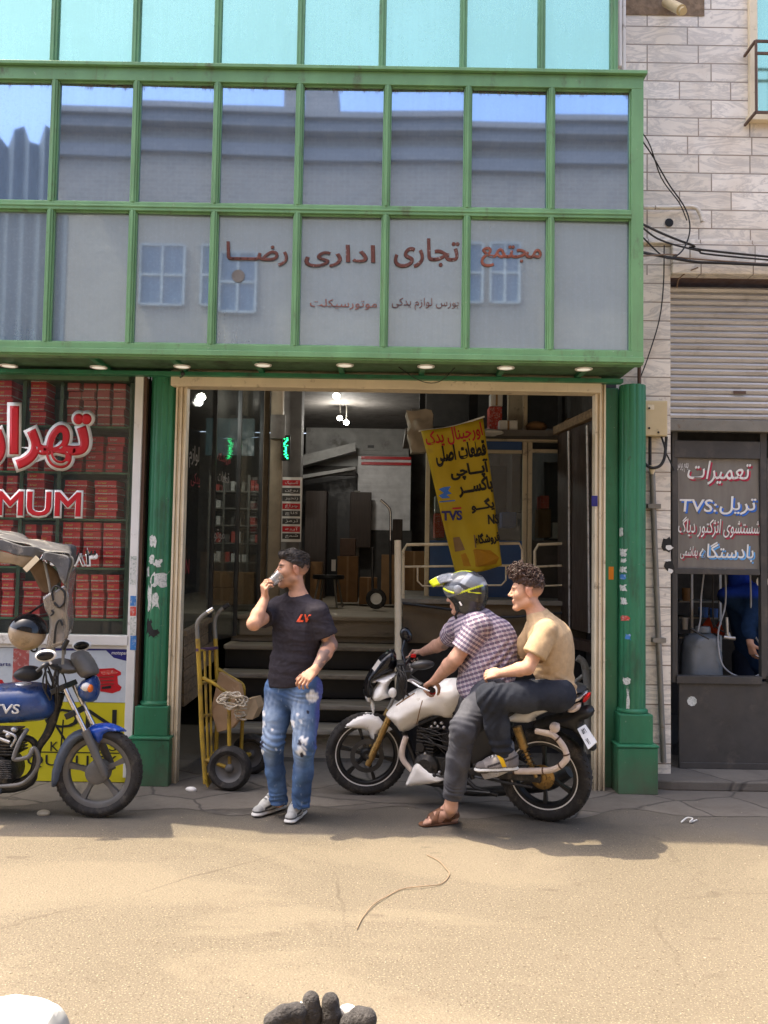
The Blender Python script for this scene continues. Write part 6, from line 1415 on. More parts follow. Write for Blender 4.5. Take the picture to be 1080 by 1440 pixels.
for k in range(30): a = k * .9; pts.append(P(338, 992 + k * .7, 6.55) + V((.035 * math.cos(a) + .01 * math.sin(k * 2.1), .02 * math.sin(a * 1.4), .01 * math.sin(a))))
q.tube(pts, .0065, 6, sm=4); T(q.build('rope', M['rope'], None, smooth=70), 'tangled pale rope hung over the arm of the yellow hand truck', 'rope')
# ------------------------------------------------------------------ people
def mixa(a, b, t): return a * (1 - t[:, None]) + np.array(b)[None] * t[:, None]
def sst(x, a, b): t = np.clip((x - a) / (b - a), 0, 1); return t * t * (3 - 2 * t)
class Head:
    def __init__(s, c, f, up=(0, 0, 1), k=1.0):
        s.c = V(c); s.f = V(f).normalized(); u = V(up).normalized(); s.r = s.f.cross(u).normalized(); s.u = s.r.cross(s.f).normalized(); s.k = k
    def L(s, a, b, c): return s.c + (s.f * a + s.r * b + s.u * c) * s.k
    def ax(s): return (s.f, s.r, s.u)
    def loc(s, p):
        d = (p - np.array(s.c)[None]) / s.k; return d @ np.array(s.f), d @ np.array(s.r), d @ np.array(s.u)
    def add(s, q, jaw=1.0):
        k, L, A = s.k, s.L, s.ax(); e = lambda c, r, kk=.015, neg=False, ax=None: q.ell(L(*c), [x * k for x in r], ax or A, kk, neg)
        cn = lambda a, ra, b, rb, kk=.012: q.cone(L(*a), ra * k, L(*b), rb * k, kk)
        e((-.016, 0, .034), (.096, .074, .084)); e((.030, 0, -.022), (.058, .060, .080), .03)
        for b in (-1, 1): cn((-.012, b * .048, -.058), .020, (.058, b * .016, -.100), .016, .03); e((.052, b * .040, -.018), (.026, .022, .024), .02)
        e((.066, 0, -.102), (.020, .022, .016), .02)
        cn((.076, -.038, .024), .010, (.076, .038, .024), .010, .016); cn((.083, 0, .014), .008, (.106, 0, -.022), .0105, .010)
        for b in (-1, 1): e((.092, b * .012, -.026), (.011, .008, .008), .006)
        for b in (-1, 1): e((.094, b * .032, .004), (.012, .013, .0085), .010, True); e((.071, b * .031, .003), (.0135, .014, .012), .003)
        cn((.084, -.020, -.057), .007, (.084, .020, -.057), .007, .006); cn((.081, -.018, -.069), .0075, (.081, .018, -.069), .0075, .006)
        for b in (-1, 1):
            q.ell(L(-.012, b * .076, -.002), [.019 * k, .008 * k, .032 * k], (s.f * .95 - s.u * .2, s.r + s.f * -.3 * b, s.u * .95 + s.f * -.2), .006)
            q.ell(L(-.008, b * .086, .000), [.009 * k, .006 * k, .016 * k], A, .004, True)
    def color(s, p, col, skin, hair=(.02, .014, .01), stub=.25, fade=True, brow=1.0):
        a, b, c = s.loc(p); ab = np.abs(b); near = (np.abs(a) < .13) & (ab < .11) & (c > -.14) & (c < .15)
        col = col.copy()
        m = near * sst(a, .074, .084) * sst(-np.abs(c + .063), -.014, -.006) * sst(-ab, -.028, -.018); col = mixa(col, (.36, .12, .10), m * .8)
        m = near * sst(-np.abs(c - .027 + .12 * np.maximum(ab - .03, 0)), -.008, -.004) * sst(a, .045, .055) * sst(ab, .008, .013) * sst(-ab, -.055, -.046); col = mixa(col, hair, m * .9 * brow)
        m = near * (((ab - .031) / .012) ** 2 + ((c - .003) / .0055) ** 2 < 1) * (a > .06); col = mixa(col, (.50, .46, .44), m * .8)
        m = near * (((ab - .031) / .0055) ** 2 + ((c - .003) / .0055) ** 2 < 1) * (a > .06); col = mixa(col, (.02, .012, .01), m * 1.0)
        m = near * sst(-np.abs(c - .0095), -.004, -.001) * (np.abs(ab - .031) < .014) * (a > .06); col = mixa(col, (.03, .02, .016), m * .8)
        m = near * sst(-c, .040, .062) * sst(a, -.03, .01) * (.6 + .4 * nz(p, 18, 5)); col = mixa(col, tuple(x * .35 for x in skin), np.clip(m, 0, 1) * stub)
        m = near * sst(ab, .05, .07) * sst(-np.abs(c), -.05, -.01) * sst(-np.abs(a + .012), -.03, -.02); col = mixa(col, (skin[0] * 1.05, skin[1] * .75, skin[2] * .7), m * .5)
        if fade: m = near * sst(-a + .25 * (c - .0), -.035, -.005) * sst(c, -.035, .045) * (ab < .079 + .02 * (a < -.035)); col = mixa(col, hair, m * .85 * ~((np.abs(a + .012) < .03) & (ab > .072) & (c < .03)))
        return col
def hand(q, w, d, pn, curl, k=1.0, side=1, thumb=(.5, .6, .3), spread=.0, kk=.006):
    """palm and five fingers from wrist w; d along the hand, pn out of the palm, side = which way the thumb leaves"""
    d = V(d).normalized(); pn = V(pn).normalized(); pn = (pn - d * pn.dot(d)).normalized(); l = d.cross(pn).normalized() * side
    for i in range(4):
        o = .030 - .0205 * i; kn = w + (d * (.088 - .004 * abs(i - 1.2)) + l * o) * k
        q.cone(w + l * o * .55 * k + d * .008 * k, .0155 * k, kn, .0120 * k, .012)
        ln = (.042, .047, .043, .034)[i] * k; p = kn; ang = 0; r0 = (.0098, .0100, .0096, .0086)[i] * k
        cu = curl[i] if isinstance(curl[0], (list, tuple)) else curl
        lat = l * spread * (1.5 - i)
        for j, (f_, a) in enumerate(zip((1.0, .62, .50), cu)):
            ang += math.radians(a); e = p + ((d + lat * (j < 3)).normalized() * math.cos(ang) + pn * math.sin(ang)) * ln * f_
            q.cone(p, r0 * (1 - .08 * j), e, r0 * (.92 - .08 * j), .004); p = e
    t0 = w + (d * .022 + l * .024 + pn * .006) * k; td = (d * thumb[0] + l * thumb[1] + pn * thumb[2]).normalized(); t1 = t0 + td * .045 * k; t2 = t1 + (td * .7 + d * .5 + pn * .2).normalized() * .034 * k; t3 = t2 + (td * .3 + d * .9 + pn * .25).normalized() * .026 * k
    q.cone(t0, .0150 * k, t1, .0115 * k, .010); q.cone(t1, .0112 * k, t2, .0098 * k, .004); q.cone(t2, .0098 * k, t3, .0082 * k, .004)
def folds(p, amp, f, seed, st=(1, 1, 1)):
    q = p * np.array(st)[None]; w = q + .05 * nz(q, f * .6, seed + 3)[:, None]; a = nz(q, f, seed); b = nz(w, f * 1.7, seed + 1); c = nz(w * np.array([1.0, 1.0, .6]), f * 2.6, seed + 2)
    return amp * (.6 * np.tanh(1.6 * a) + .6 * (.5 - np.minimum(np.abs(b), 1.0)) + .45 * (.4 - np.minimum(np.abs(c), .8)))
def shoe(name, parent, heel, toe, cols, k=1.0, up=(0, 0, 1)):
    h, t = V(heel), V(toe); d = (t - h).normalized(); up = V(up); up = (up - d * up.dot(d)).normalized(); r = d.cross(up); Ln = (t - h).length; q = SDF()
    A = lambda x, y, z: h + d * (x * Ln) + r * y + up * (z * k)
    q.cone(A(.14, 0, .040), .036, A(.55, 0, .040), .037, .02); q.cone(A(.5, 0, .038), .041, A(.85, 0, .030), .034, .03)
    q.cone(A(.16, 0, .05), .040, A(.22, 0, .100), .043, .03); q.cone(A(.24, 0, .098), .036, A(.62, 0, .052), .033, .03); q.cone(A(.06, 0, .085), .024, A(.10, 0, .05), .030, .02)
    q.cone(A(.27, 0, .118), .026, A(.52, 0, .066), .026, .012); q.cone(A(.20, 0, .11), .034, A(.20, 0, .155), .036, .01)
    q.cone(A(.11, 0, .013), .040, A(.50, 0, .011), .040, .006, (up, .42)); q.cone(A(.5, 0, .011), .043, A(.86, 0, .014), .040, .006, (up, .42)); q.cut(h, -up)
    def col(p):
        v = p - np.array(h)[None]; z = v @ np.array(up) / k; x = (v @ np.array(d)) / Ln; y = v @ np.array(r); ay = np.abs(y)
        c = np.tile(np.array(cols[0], float), (len(p), 1)); n = nz(p, 9, 3); c = mixa(c, cols[1], sst(n, .2, .8) * .5)
        c = mixa(c, cols[1], ((x > .80) | ((x < .26) & (z < .085))) * .8)
        c = mixa(c, cols[2], (np.abs(z - .060 + .075 * (x - .45)) < .0065) * (x < .74) * (ay > .016) * 1.0)
        c = mixa(c, cols[2], (np.abs(x - .30 - .9 * z) < .022) * (ay > .02) * (z < .085) * .8)
        tg = (x > .26) & (x < .66) & (ay < .020) & (z > .045); c = mixa(c, tuple(q_ * .45 for q_ in cols[0]), tg * 1.0)
        c = mixa(c, (.62, .61, .58), tg * (np.sin(x * 78 + y * 60) > .25) * 1.0)
        if len(cols) > 4: c = mixa(c, cols[4], (np.abs(x - .30 - z * 1.6) < .055) * (ay > .02) * (z > .025) * 1.0)
        c = mixa(c, (.10, .11, .13), sst(z, .124, .128) * 1.0)
        c = mixa(c, (.58, .57, .54), (z < .028) * 1.0); c = mixa(c, cols[2], ((z < .010) | ((np.abs(z - .0285) < .003))) * .9)
        return c
    return q.mesh(name, M['cloth'], parent, .0036, lambda p: .0010 * nz(p, 14, 2), col)
SK1, SK2, SK3 = (.46, .25, .165), (.50, .29, .21), (.52, .29, .195)

# ---- the man who drinks
def man_standing():
    r = thing('person', 'standing man in black t-shirt and ripped blue jeans drinking from a plastic cup', 'person', G(400, 1150))
    H = Head(P(411, 801, 5.87), (-.96, -.27, .02), (0, 0, 1), 1.02)
    SR, SL, NK = P(388, 857, 5.98), P(447, 862, 5.78), P(420, 842, 5.88)
    ER, WR = P(357, 877, 5.66), P(373, 841, 5.77); EL, WL = P(465, 907, 5.79), P(443, 942, 5.68)
    HR, HL = P(394, 972, 5.93), P(431, 973, 5.83); KR, KL = P(383, 1046, 5.84), P(428, 1047, 5.74); AR_, AL_ = P(392, 1128, 5.95), P(423, 1131, 5.86)
    fw = V((-.50, -.86, 0)); CH = P(417, 890, 5.88); BL = P(411, 940, 5.88); PV = (HR + HL) / 2
    b = SDF()
    b.cone(HR, .095, HL, .095, .05); b.cone(PV, .125, BL, .125, .05, (fw, .78)); b.cone(BL, .125, CH, .145, .05, (fw, .75)); b.cone(SR, .058, SL, .058, .05); b.cone(CH, .13, NK, .07, .05, (fw, .8))
    b.cone(NK, .058, H.L(-.022, 0, -.06), .050, .025); H.add(b); b.cone(NK, .05, SL.lerp(NK, .15), .05, .03); b.cone(NK, .05, SR.lerp(NK, .15), .05, .03)
    b.chain([SR, ER], [.052, .043], .02); b.chain([ER, ER.lerp(WR, .35), WR], [.043, .043, .027], .015)
    b.chain([SL, EL], [.052, .044], .02); b.chain([EL, EL.lerp(WL, .35), WL], [.043, .044, .028], .015)
    for h_, k_, a_ in ((HR, KR, AR_), (HL, KL, AL_)): b.chain([h_, k_, k_.lerp(a_, .35), a_], [.08, .052, .05, .036], .03)
    cup0, cup1 = P(372, 827, 5.75), P(393, 809, 5.80); cd = (cup1 - cup0).normalized()
    hd = (P(369, 822, 5.74) - WR).normalized()
    hand(b, WR, (P(371, 824, 5.73) - WR), (.75, .55, .1), [(48, 55, 35), (44, 58, 38), (44, 60, 40), (50, 62, 40)], .95, side=1, thumb=(.75, .3, .75))
    hand(b, WL, (P(427, 956, 5.63) - WL), (.1, .75, -.55), [(20, 40, 25), (28, 42, 30), (32, 45, 30), (36, 48, 30)], .98, side=-1, thumb=(.75, .5, .35), spread=.05)
    def col(p):
        c = np.tile(np.array(SK1), (len(p), 1)); c = H.color(p, c, SK1, stub=.5)
        A, B = np.array(EL), np.array(WL); d = B - A; t = np.clip(((p - A) @ d) / (d @ d), -.3, 1.2); dd = np.linalg.norm(p - A - t[:, None] * d, axis=1)
        n = nz(p, 11, 9) + .6 * nz(p, 23, 4); m = (dd < .07) * sst(t, -.28, -.1) * sst(-t, -1.0, -.86) * sst(n, -.35, .25); c = mixa(c, (.13, .10, .10), m * .8)
        return c
    b.mesh('body', M['skin'], r, .0048, None, col)
    # t-shirt
    q = SDF()
    q.cone(BL + V((0, 0, -.04)), .155, BL, .150, .05, (fw, .76)); q.cone(BL, .150, CH, .170, .05, (fw, .74)); q.cone(P(412, 962, 5.88), .160, BL, .150, .05, (fw, .78)); q.cone(SR.lerp(NK, .1), .070, SL.lerp(NK, .1), .070, .05); q.cone(CH, .155, NK - V((0, 0, .03)), .085, .05, (fw, .8))
    sr1, sl1 = SR.lerp(ER, .62), SL.lerp(EL, .72); q.cone(NK - V((0, 0, .01)), .062, SL.lerp(NK, .15), .062, .03); q.cone(NK - V((0, 0, .01)), .062, SR.lerp(NK, .15), .062, .03)
    q.cone(SR, .072, sr1, .074, .03); q.cone(SL, .070, sl1, .072, .03)
    q.cut(P(410, 964, 5.85), V((.06, .0, -1))); q.cut(sr1, (ER - SR), .115, sr1 + V((-.05, -.03, 0))); q.cut(sl1, (EL - SL), .115, sl1 + V((.05, 0, 0)))
    nk = NK + V((-.012, -.02, .026)); q.ell(nk + V((0, 0, .02)), (.064, .062, .045), None, .008, True)
    sh_ = q.mesh('t_shirt', M['cloth'], r, .0055, lambda p: folds(p, .010, 2.4, 11, (1, 1, .6)) + folds(p, .004, 7, 5, (.6, .6, 1.5)), lambda p: np.tile(np.array((.034, .030, .037)), (len(p), 1)))
    lgR = V((.86, -.50, 0)); lc = P(425, 870, 5.70)
    lg = letters('emblem', 'LV', lc + V((.0, .02, 0)), .085, .05, flat('orange_red_print', (.75, .09, .03), .6), sh_, right=lgR, up=(.10, .02, .99), bold=.055, shear=.35)
    dg_ = bpy.context.evaluated_depsgraph_get(); bpy.context.view_layer.update()
    def drape(o, tgt, n, off):
        from mathutils.bvhtree import BVHTree
        t = BVHTree.FromPolygons([v.co[:] for v in tgt.data.vertices], [tuple(p_.vertices) for p_ in tgt.data.polygons]); n = V(n).normalized()
        for v in o.data.vertices:
            h = t.ray_cast(v.co + n * .3, -n, 1.0)
            if h[0] is not None: v.co = h[0] + n * off
        o.data.update()
    drape(lg, sh_, (-.50, -.86, 0), .003)
    # jeans
    q = SDF(); q.cone(HR + V((0, 0, .02)), .104, HL + V((0, 0, .02)), .104, .05); q.cone(PV, .132, PV + V((0, 0, .07)), .135, .04, (fw, .8))
    for h_, k_, a_ in ((HR, KR, AR_), (HL, KL, AL_)):
        e = k_.lerp(a_, 1.10); q.chain([h_, h_.lerp(k_, .5), k_, k_.lerp(a_, .45), e], [.098, .087, .069, .063, .058], .03)
    q.cut(P(412, 945, 5.85), (0, 0, 1)); q.cut(P(405, 1133, 5.9), (0, 0, -1))
    spots = [(440, 979, .048, 0), (424, 1012, .020, 0), (412, 1016, .026, 0), (433, 999, .014, 2), (428, 1038, .034, 0), (425, 1051, .042, 0), (424, 1041, .022, 2), (426, 1057, .018, 2), (369, 1046, .026, 2), (368, 1057, .026, 0), (370, 1005, .022, 0), (369, 1018, .026, 0), (368, 1030, .014, 0), (420, 1003, .012, 0), (390, 1052, .012, 1), (384, 1025, .01, 0)]
    def jcol(p):
        c = np.tile(np.array((.075, .135, .262)), (len(p), 1)); n = nz(p, 5, 2); n2 = nz(p, 26, 6); n3 = nz(p * np.array([1, 1, .25]), 40, 8)
        c = mixa(c, (.025, .05, .125), sst(n, .0, .9) * .6)
        for h_, k_, a_ in ((HR, KR, AR_), (HL, KL, AL_)):
            m_ = np.array(h_.lerp(k_, .55) + V((-.06, -.09, 0))); d = np.linalg.norm((p - m_) * np.array([1.3, 1, .6]), axis=1); c = mixa(c, (.30, .38, .50), sst(-d, -.17, -.03) * (.7 + .25 * n2))
            m_ = np.array(k_.lerp(a_, .2) + V((-.04, -.09, 0))); d = np.linalg.norm((p - m_) * np.array([1.3, 1, .55]), axis=1); c = mixa(c, (.25, .33, .45), sst(-d, -.10, -.02) * .5)
        c = mixa(c, (.09, .085, .33), sst(p[:, 0], float(HL.x) + .055, float(HL.x) + .085) * .6)
        c = mixa(c, (.45, .52, .62), sst(n3, 1.2, 1.8) * .25)
        for px, py, rr, kind in spots:
            s0 = np.array(P(px, py, 5.76 if px > 405 else 5.83)); e = (p - s0) * np.array([1, .12, 1]); d = np.linalg.norm(e, axis=1) + .007 * nz(p, 30, int(px))
            tgt = ((.72, .72, .72), (.40, .47, .58), (.03, .03, .045))[kind]; front = p[:, 1] < s0[1] + .06
            c = mixa(c, tgt, sst(-d, -rr, -rr * .55) * front * (1.0 if kind != 0 else np.clip(.9 + .3 * n3, 0, 1)))
        c = mixa(c, (.04, .09, .25), sst(-np.abs(p[:, 2] - float(P(405, 1128, 5.9).z)), -.006, -.002) * .7)
        return np.clip(c, 0, 1)
    def jd(p):
        o = folds(p, .0055, 3.0, 21, (.8, .8, 1.4))
        for c0, w_ in ((KR, .11), (KL, .11), (AR_, .12), (AL_, .12), (PV, .12)): o = o + .0022 * np.sin((p[:, 2] + .35 * p[:, 0]) * 130 + 5 * nz(p, 4, 4)) * np.exp(-((p[:, 2] - c0.z) / w_ * 1.6) ** 2)
        return o
    j = q.mesh('jeans', M['cloth'], r, .0055, jd, jcol)
    # shoes, standing flat on the ground
    sc = ((.50, .50, .47), (.36, .36, .34), (.06, .06, .06), (.30, .29, .27))
    for h_, t_ in (((399, 1137), (351, 1152)), ((426, 1143), (402, 1163))):
        a, b_ = G(*h_), G(*t_); d = (b_ - a).normalized(); shoe('shoe', r, a, a + d * .295, sc, 1.28)
    # hair
    q = SDF(); q.ell(H.L(-.014, 0, .043), (.101, .080, .083), H.ax(), .02)
    q.cone(H.L(.066, -.035, .096), .024, H.L(.068, .035, .096), .024, .03); q.cone(H.L(.0, -.03, .108), .026, H.L(.0, .03, .108), .026, .04)
    q.cut(H.L(.078, 0, .070), H.f * .42 - H.u * .91)
    hr = q.mesh('hair', M['hair'], r, .0045, lambda p: .0022 * nz(p * np.array([.4, 1, 1]), 38, 3) + .0015 * nz(p, 60, 4))
    g = random.Random(8); q = MB()
    for k in range(520):
        a = g.uniform(-.10, .088); bb = g.uniform(-.074, .074); e = 1 - ((a + .012) / .108) ** 2 - (bb / .084) ** 2
        if e < .03: continue
        z = .043 + .087 * math.sqrt(e) + .010 * (a > .03) - .002; 
        if z < .072 + .45 * a: continue
        c = H.L(a, bb, z); d = (H.f * (.35 if a < .05 else .9) + H.u * (.55 if a > .0 else .1) + H.r * g.uniform(-.4, .4) - H.f * 1.0 * (a < .05)).normalized(); L_ = g.uniform(.012, .024)
        q.tube([c - d * .004, c + d * L_ * .5, c + d * L_ + H.u * -.003 + H.f * .004], [.0022, .0018, .0006], 4)
    q.build('strands', M['hair'], hr, smooth=80)
    return r, cup0, cup1
mr_, cup0, cup1 = man_standing()
cd = (cup1 - cup0); q = MB(); q.lathe([(0, 0), (.024, .0), (.026, .004), (.038, cd.length), (.040, cd.length), (.0405, cd.length + .003), (.038, cd.length + .003), (.0365, cd.length), (.0245, .006), (0, .005)], cup0, cd, 24)
T(q.build('plastic_cup', M['cup'], None, smooth=50), 'clear plastic cup tipped up at the standing man\'s mouth', 'cup')

# ---- the rider
def rider():
    r = thing('person', 'rider in checked shirt, grey jeans and sandal wearing a grey and yellow helmet', 'person', G(620, 1158))
    fw = u_.copy(); sd = n0.copy()                       # forward along the motorcycle, side towards the camera
    H = Head(P(651, 838, 5.90), (-.93, .36, -.10), (-.12, .0, 1), 1.0)
    PV = P(690, 965, 5.83); BL = P(684, 930, 5.86); CH = P(674, 893, 5.89); NK = P(660, 866, 5.91)
    SL, SR = P(672, 880, 5.72), P(645, 882, 6.08); EL, WL = P(641, 926, 5.73), P(612, 957, 5.96); ER, WR = P(622, 905, 6.36), P(595, 917, 6.66)
    HL, HR = P(690, 976, 5.73), P(678, 975, 5.98); KL, KR = P(651, 1026, 5.52), P(630, 1010, 6.32); AL_, AR_ = P(634, 1134, 5.66), P(648, 1090, 6.22)
    b = SDF(); b.cone(HL, .10, HR, .10, .05); b.cone(PV, .12, BL, .13, .05, (fw, .9)); b.cone(BL, .13, CH, .125, .05, (fw, .8)); b.cone(SL, .052, SR, .052, .05); b.cone(CH, .11, NK, .068, .05)
    b.cone(NK, .066, H.L(-.02, 0, -.06), .058, .03); H.add(b)
    b.chain([SL, EL], [.058, .048], .02); b.chain([EL, EL.lerp(WL, .3), WL], [.048, .049, .031], .015); b.chain([SR, ER], [.058, .048], .02); b.chain([ER, ER.lerp(WR, .3), WR], [.047, .047, .030], .015)
    for h_, k_, a_ in ((HL, KL, AL_), (HR, KR, AR_)): b.chain([h_, k_, k_.lerp(a_, .35), a_], [.085, .058, .055, .040], .03)
    hb_ = hp[0].lerp(hp[1], .3)
    hand(b, WL, (hb_ + V((-.01, -.0, .028)) - WL), (-.15, .1, -1), [(42, 55, 40), (50, 60, 40), (54, 60, 40), (58, 62, 40)], 1.0, side=-1, thumb=(.5, .55, .5))
    hand(b, WR, (hp[5].lerp(hp[6], .6) + V((0, 0, .026)) - WR), (-.3, 0, -1), [(45, 58, 40)] * 4, 1.0, side=1, thumb=(.5, .55, .5))
    # bare foot in its sandal
    toe = G(592, 1162); heel = G(644, 1157); fd = (toe - heel).normalized(); up = V((0, 0, 1)); fs_ = up.cross(fd).normalized()
    n0_ = len(b.p); b.chain([AL_, heel + fd * .05 + up * .055], [.042, .036], .02); b.cone(heel + fd * .035 + up * .045, .034, heel + fd * .06 + up * .10, .038, .03); b.cone(heel + fd * .07 + up * .085, .040, heel + fd * .17 + up * .045, .034, .03, (fs_, 1.1)); b.cone(heel + fd * .04 + up * .04, .032, heel + fd * .18 + up * .035, .030, .02)
    for i in range(5):
        o = fs_ * (.034 - .017 * i); l_ = (.262, .258, .248, .238, .225)[i]; rr = (.014, .0105, .010, .0095, .009)[i]; b.cone(heel + fd * .17 + up * .04 + o * .7, .018, heel + fd * (l_ - .045) + up * .032 + o, rr, .010); b.cone(heel + fd * (l_ - .045) + up * .032 + o, rr, heel + fd * (l_ - .012) + up * .026 + o, rr * .9, .004)
    ftp = SDF(); ftp.p = b.p[n0_:]
    def col(p):
        c = np.tile(np.array(SK2), (len(p), 1)); c = H.color(p, c, SK2, (.10, .09, .085), stub=.2, fade=False)
        A, B = np.array(SR), np.array(ER); d = B - A; t = ((p - A) @ d) / (d @ d); dd = np.linalg.norm(p - A - np.clip(t, 0, 1)[:, None] * d, axis=1)
        return mixa(c, (.13, .12, .11), (dd < .08) * sst(t, .5, .6) * sst(-t, -.97, -.9) * sst(nz(p, 12, 3), -.4, .2) * .6)
    b.mesh('body', M['skin'], r, .005, None, col)
    # checked shirt
    q = SDF(); q.cone(PV + V((.0, 0, -.01)), .170, BL, .182, .05, (fw, .98)); q.cone(BL, .182, CH, .172, .05, (fw, .92)); q.cone(SL.lerp(NK, .1), .074, SR.lerp(NK, .1), .074, .05); q.cone(CH, .158, NK, .085, .05); q.ell(P(702, 915, 5.86), (.13, .16, .20), (fw, sd, V((0, 0, 1))), .06)
    q.cone(P(664, 962, 5.84), .10, BL, .12, .05)
    sl1, sr1 = SL.lerp(EL, .74), SR.lerp(ER, .55); q.cone(SL, .078, sl1, .080, .03); q.cone(SR, .076, sr1, .078, .03)
    q.cut(sl1, EL - SL, .115, sl1 + sd * .045 + fw * .035); q.cut(sr1, ER - SR, .115, sr1 - sd * .045 + fw * .035); q.cut(P(680, 978, 5.85), V((.10, 0, -1))); q.ell(NK + V((-.02, .0, .05)), (.07, .068, .05), None, .008, True)
    ta = (NK - PV).normalized(); tf = (fw - ta * fw.dot(ta)).normalized()
    def uvw(p):
        d = p - np.array(PV)[None]; h = d @ np.array(ta); f = d @ np.array(tf); s_ = d @ np.array(sd); ang = np.arctan2(f, s_) * .17
        o = np.stack([h, ang, np.zeros(len(p))], 1)
        for A, B in ((SL, EL), (SR, ER)):
            A_, B_ = np.array(A), np.array(B); e = B_ - A_; L = np.linalg.norm(e); e = e / L; t = (p - A_) @ e; w_ = p - A_ - t[:, None] * e; x, y = basis(V(e)); m = (t > .035) & (np.linalg.norm(w_, axis=1) < .1)
            an = np.arctan2(w_ @ np.array(x), w_ @ np.array(y)) * .08; o[m] = np.stack([t, an, t], 1)[m]
        return o
    def sd_(p):
        w_ = np.exp(-(((p[:, 0] - P(710, 935, 5.7).x) / .12) ** 2 + ((p[:, 2] - P(710, 935, 5.7).z) / .13) ** 2))
        return folds(p, .009, 2.6, 31, (1, 1, .8)) + .006 * w_ * np.sin((p[:, 2] * .75 - p[:, 0] * .65) * 120 + 2 * nz(p, 3, 8)) + .003 * nz(p, 6, 9)
    s_ = q.mesh('checked_shirt', M['plaid'], r, .0055, sd_, None, uvw)
    q = MB(); ring = []
    for k in range(15): a = -2.5 + 5.0 * k / 14; ring.append(NK + V((0, 0, .045 - .02 * math.cos(a))) + fw * .07 * math.cos(a) + sd * .075 * math.sin(a))
    q.tube(ring, .014, 8, sm=2); o = q.build('collar', M['plaid'], s_, smooth=60)
    # jeans
    q = SDF(); q.cone(HL + V((0, 0, .02)), .115, HR + V((0, 0, .02)), .115, .05)
    for h_, k_, a_ in ((HL, KL, AL_), (HR, KR, AR_)): q.chain([h_, h_.lerp(k_, .5), k_, k_.lerp(a_, .4), k_.lerp(a_, .90)], [.110, .098, .080, .074, .068], .03)
    e = KL.lerp(AL_, .88); q.cut(e, AL_ - KL, .2, e); q.cut(P(680, 950, 5.8), (0, 0, 1))
    def jd(p): return folds(p, .007, 2.8, 41, (.8, .8, 1.3)) + .0035 * np.sin((p[:, 2] + .5 * p[:, 0]) * 95 + 5 * nz(p, 4, 4)) * np.exp(-((p[:, 2] - KL.z) / .09) ** 2) + .003 * np.sin(p[:, 2] * 120 + 5 * nz(p, 4, 6)) * np.exp(-((p[:, 2] - AL_.z - .10) / .06) ** 2)
    def jc(p):
        c = np.tile(np.array((.052, .054, .066)), (len(p), 1)); c = mixa(c, (.095, .097, .11), sst(nz(p, 4, 12), -.1, .9) * .6); z = float(e.z)
        return mixa(c, (.05, .052, .062), sst(-np.abs(p[:, 2] - z - .035), -.006, -.002) * .8)
    q.mesh('jeans', M['cloth'], r, .0055, jd, jc)
    q = SDF(); q.cone(heel + fd * .035 + up * .012, .036, toe - fd * .0 + up * .012 - fd * .03, .045, .01, (up, .35)); q.cut(heel, -up)
    so = q.mesh('sandal', M['brown_leather'], r, .005)
    q = SDF(); q.p = list(ftp.p); q = q.grow(.005); st = q.mesh('strap', M['brown_leather'], so, .0035)
    bmq = bmesh.new(); bmq.from_mesh(st.data); dl_ = []
    for f_ in bmq.faces:
        d_ = f_.calc_center_median() - heel; x = d_.dot(fd) / .27; y = d_.dot(fs_) / .04; z = d_.dot(up)
        ok = z < .105 and z > .012 and ((abs(x - .50 - .13 * y) < .055 and x > .3) or (abs(x - .52 + .13 * y) < .055 and x > .3) or abs(x - .72) < .050 or (x < .30 and .045 < z < .072) or (abs(x - .30) < .045 and z < .10))
        if not ok: dl_.append(f_)
    bmesh.ops.delete(bmq, geom=dl_, context='FACES'); bmq.to_mesh(st.data); bmq.free()
    sol = st.modifiers.new('thick', 'SOLIDIFY'); sol.thickness = .004
    # open face helmet with peak
    c = H.L(-.02, 0, .045); A = H.ax(); q = SDF(); q.ell(c, (.152, .128, .125), A, .02); q.cone(H.L(-.045, 0, -.02), .118, H.L(-.035, 0, -.062), .105, .03)
    q.ell(H.L(.145, 0, -.050), (.128, .105, .108), A, .01, True); q.ell(H.L(.02, 0, -.14), (.075, .070, .09), A, .01, True); q.cut(H.L(0, 0, -.105), -H.u + H.f * .25)
    def hc_(p):
        a, b_, cc = H.loc(p); o = np.tile(np.array((.16, .17, .185)), (len(p), 1)); n = nz(p, 5, 7)
        o = mixa(o, (.42, .44, .47), sst(np.sin(a * 42 + cc * 30 + n * 1.4), .2, .7) * (cc > .03)); o = mixa(o, (.04, .042, .05), sst(np.sin(a * 25 - cc * 60 + n), .55, .8) * (cc > .02))
        o = mixa(o, (.025, .026, .026), sst(-cc - .25 * a, -.022, -.015)); o = mixa(o, (.62, .70, .03), (np.abs(cc + .25 * a - .024) < .006) * (np.abs(b_) > .05) * (a < .0)); o = mixa(o, (.62, .70, .03), (np.abs(b_) < .05) * (cc > .155) * (np.abs(np.abs(b_) - .03) < .01))
        return o
    hm = q.mesh('helmet', M['helmet_paint'], r, .005, None, hc_)
    q = MB(); v = []; nu_, nv_ = 14, 12
    for j in range(nv_ + 1):
        for i in range(nu_ + 1):
            t = j / nv_; w_ = (i / nu_ - .5) * 2; wd = .112 * (1 - .5 * t ** 2) ; a = .0 + .225 * t; v.append(H.L(a - .05 * w_ * w_ * (1 - t * .2), wd * w_, .152 - .035 * t - .060 * w_ * w_ * (1 - .3 * t) + .022 * math.sin(t * 3.1)))
    q.add(v, [(j * (nu_ + 1) + i, j * (nu_ + 1) + i + 1, (j + 1) * (nu_ + 1) + i + 1, (j + 1) * (nu_ + 1) + i) for j in range(nv_) for i in range(nu_)])
    q.m = [1 if (k // nu_) > 8 and abs(k % nu_ - 6.5) < 7 else 0 for k in range(len(q.f))]
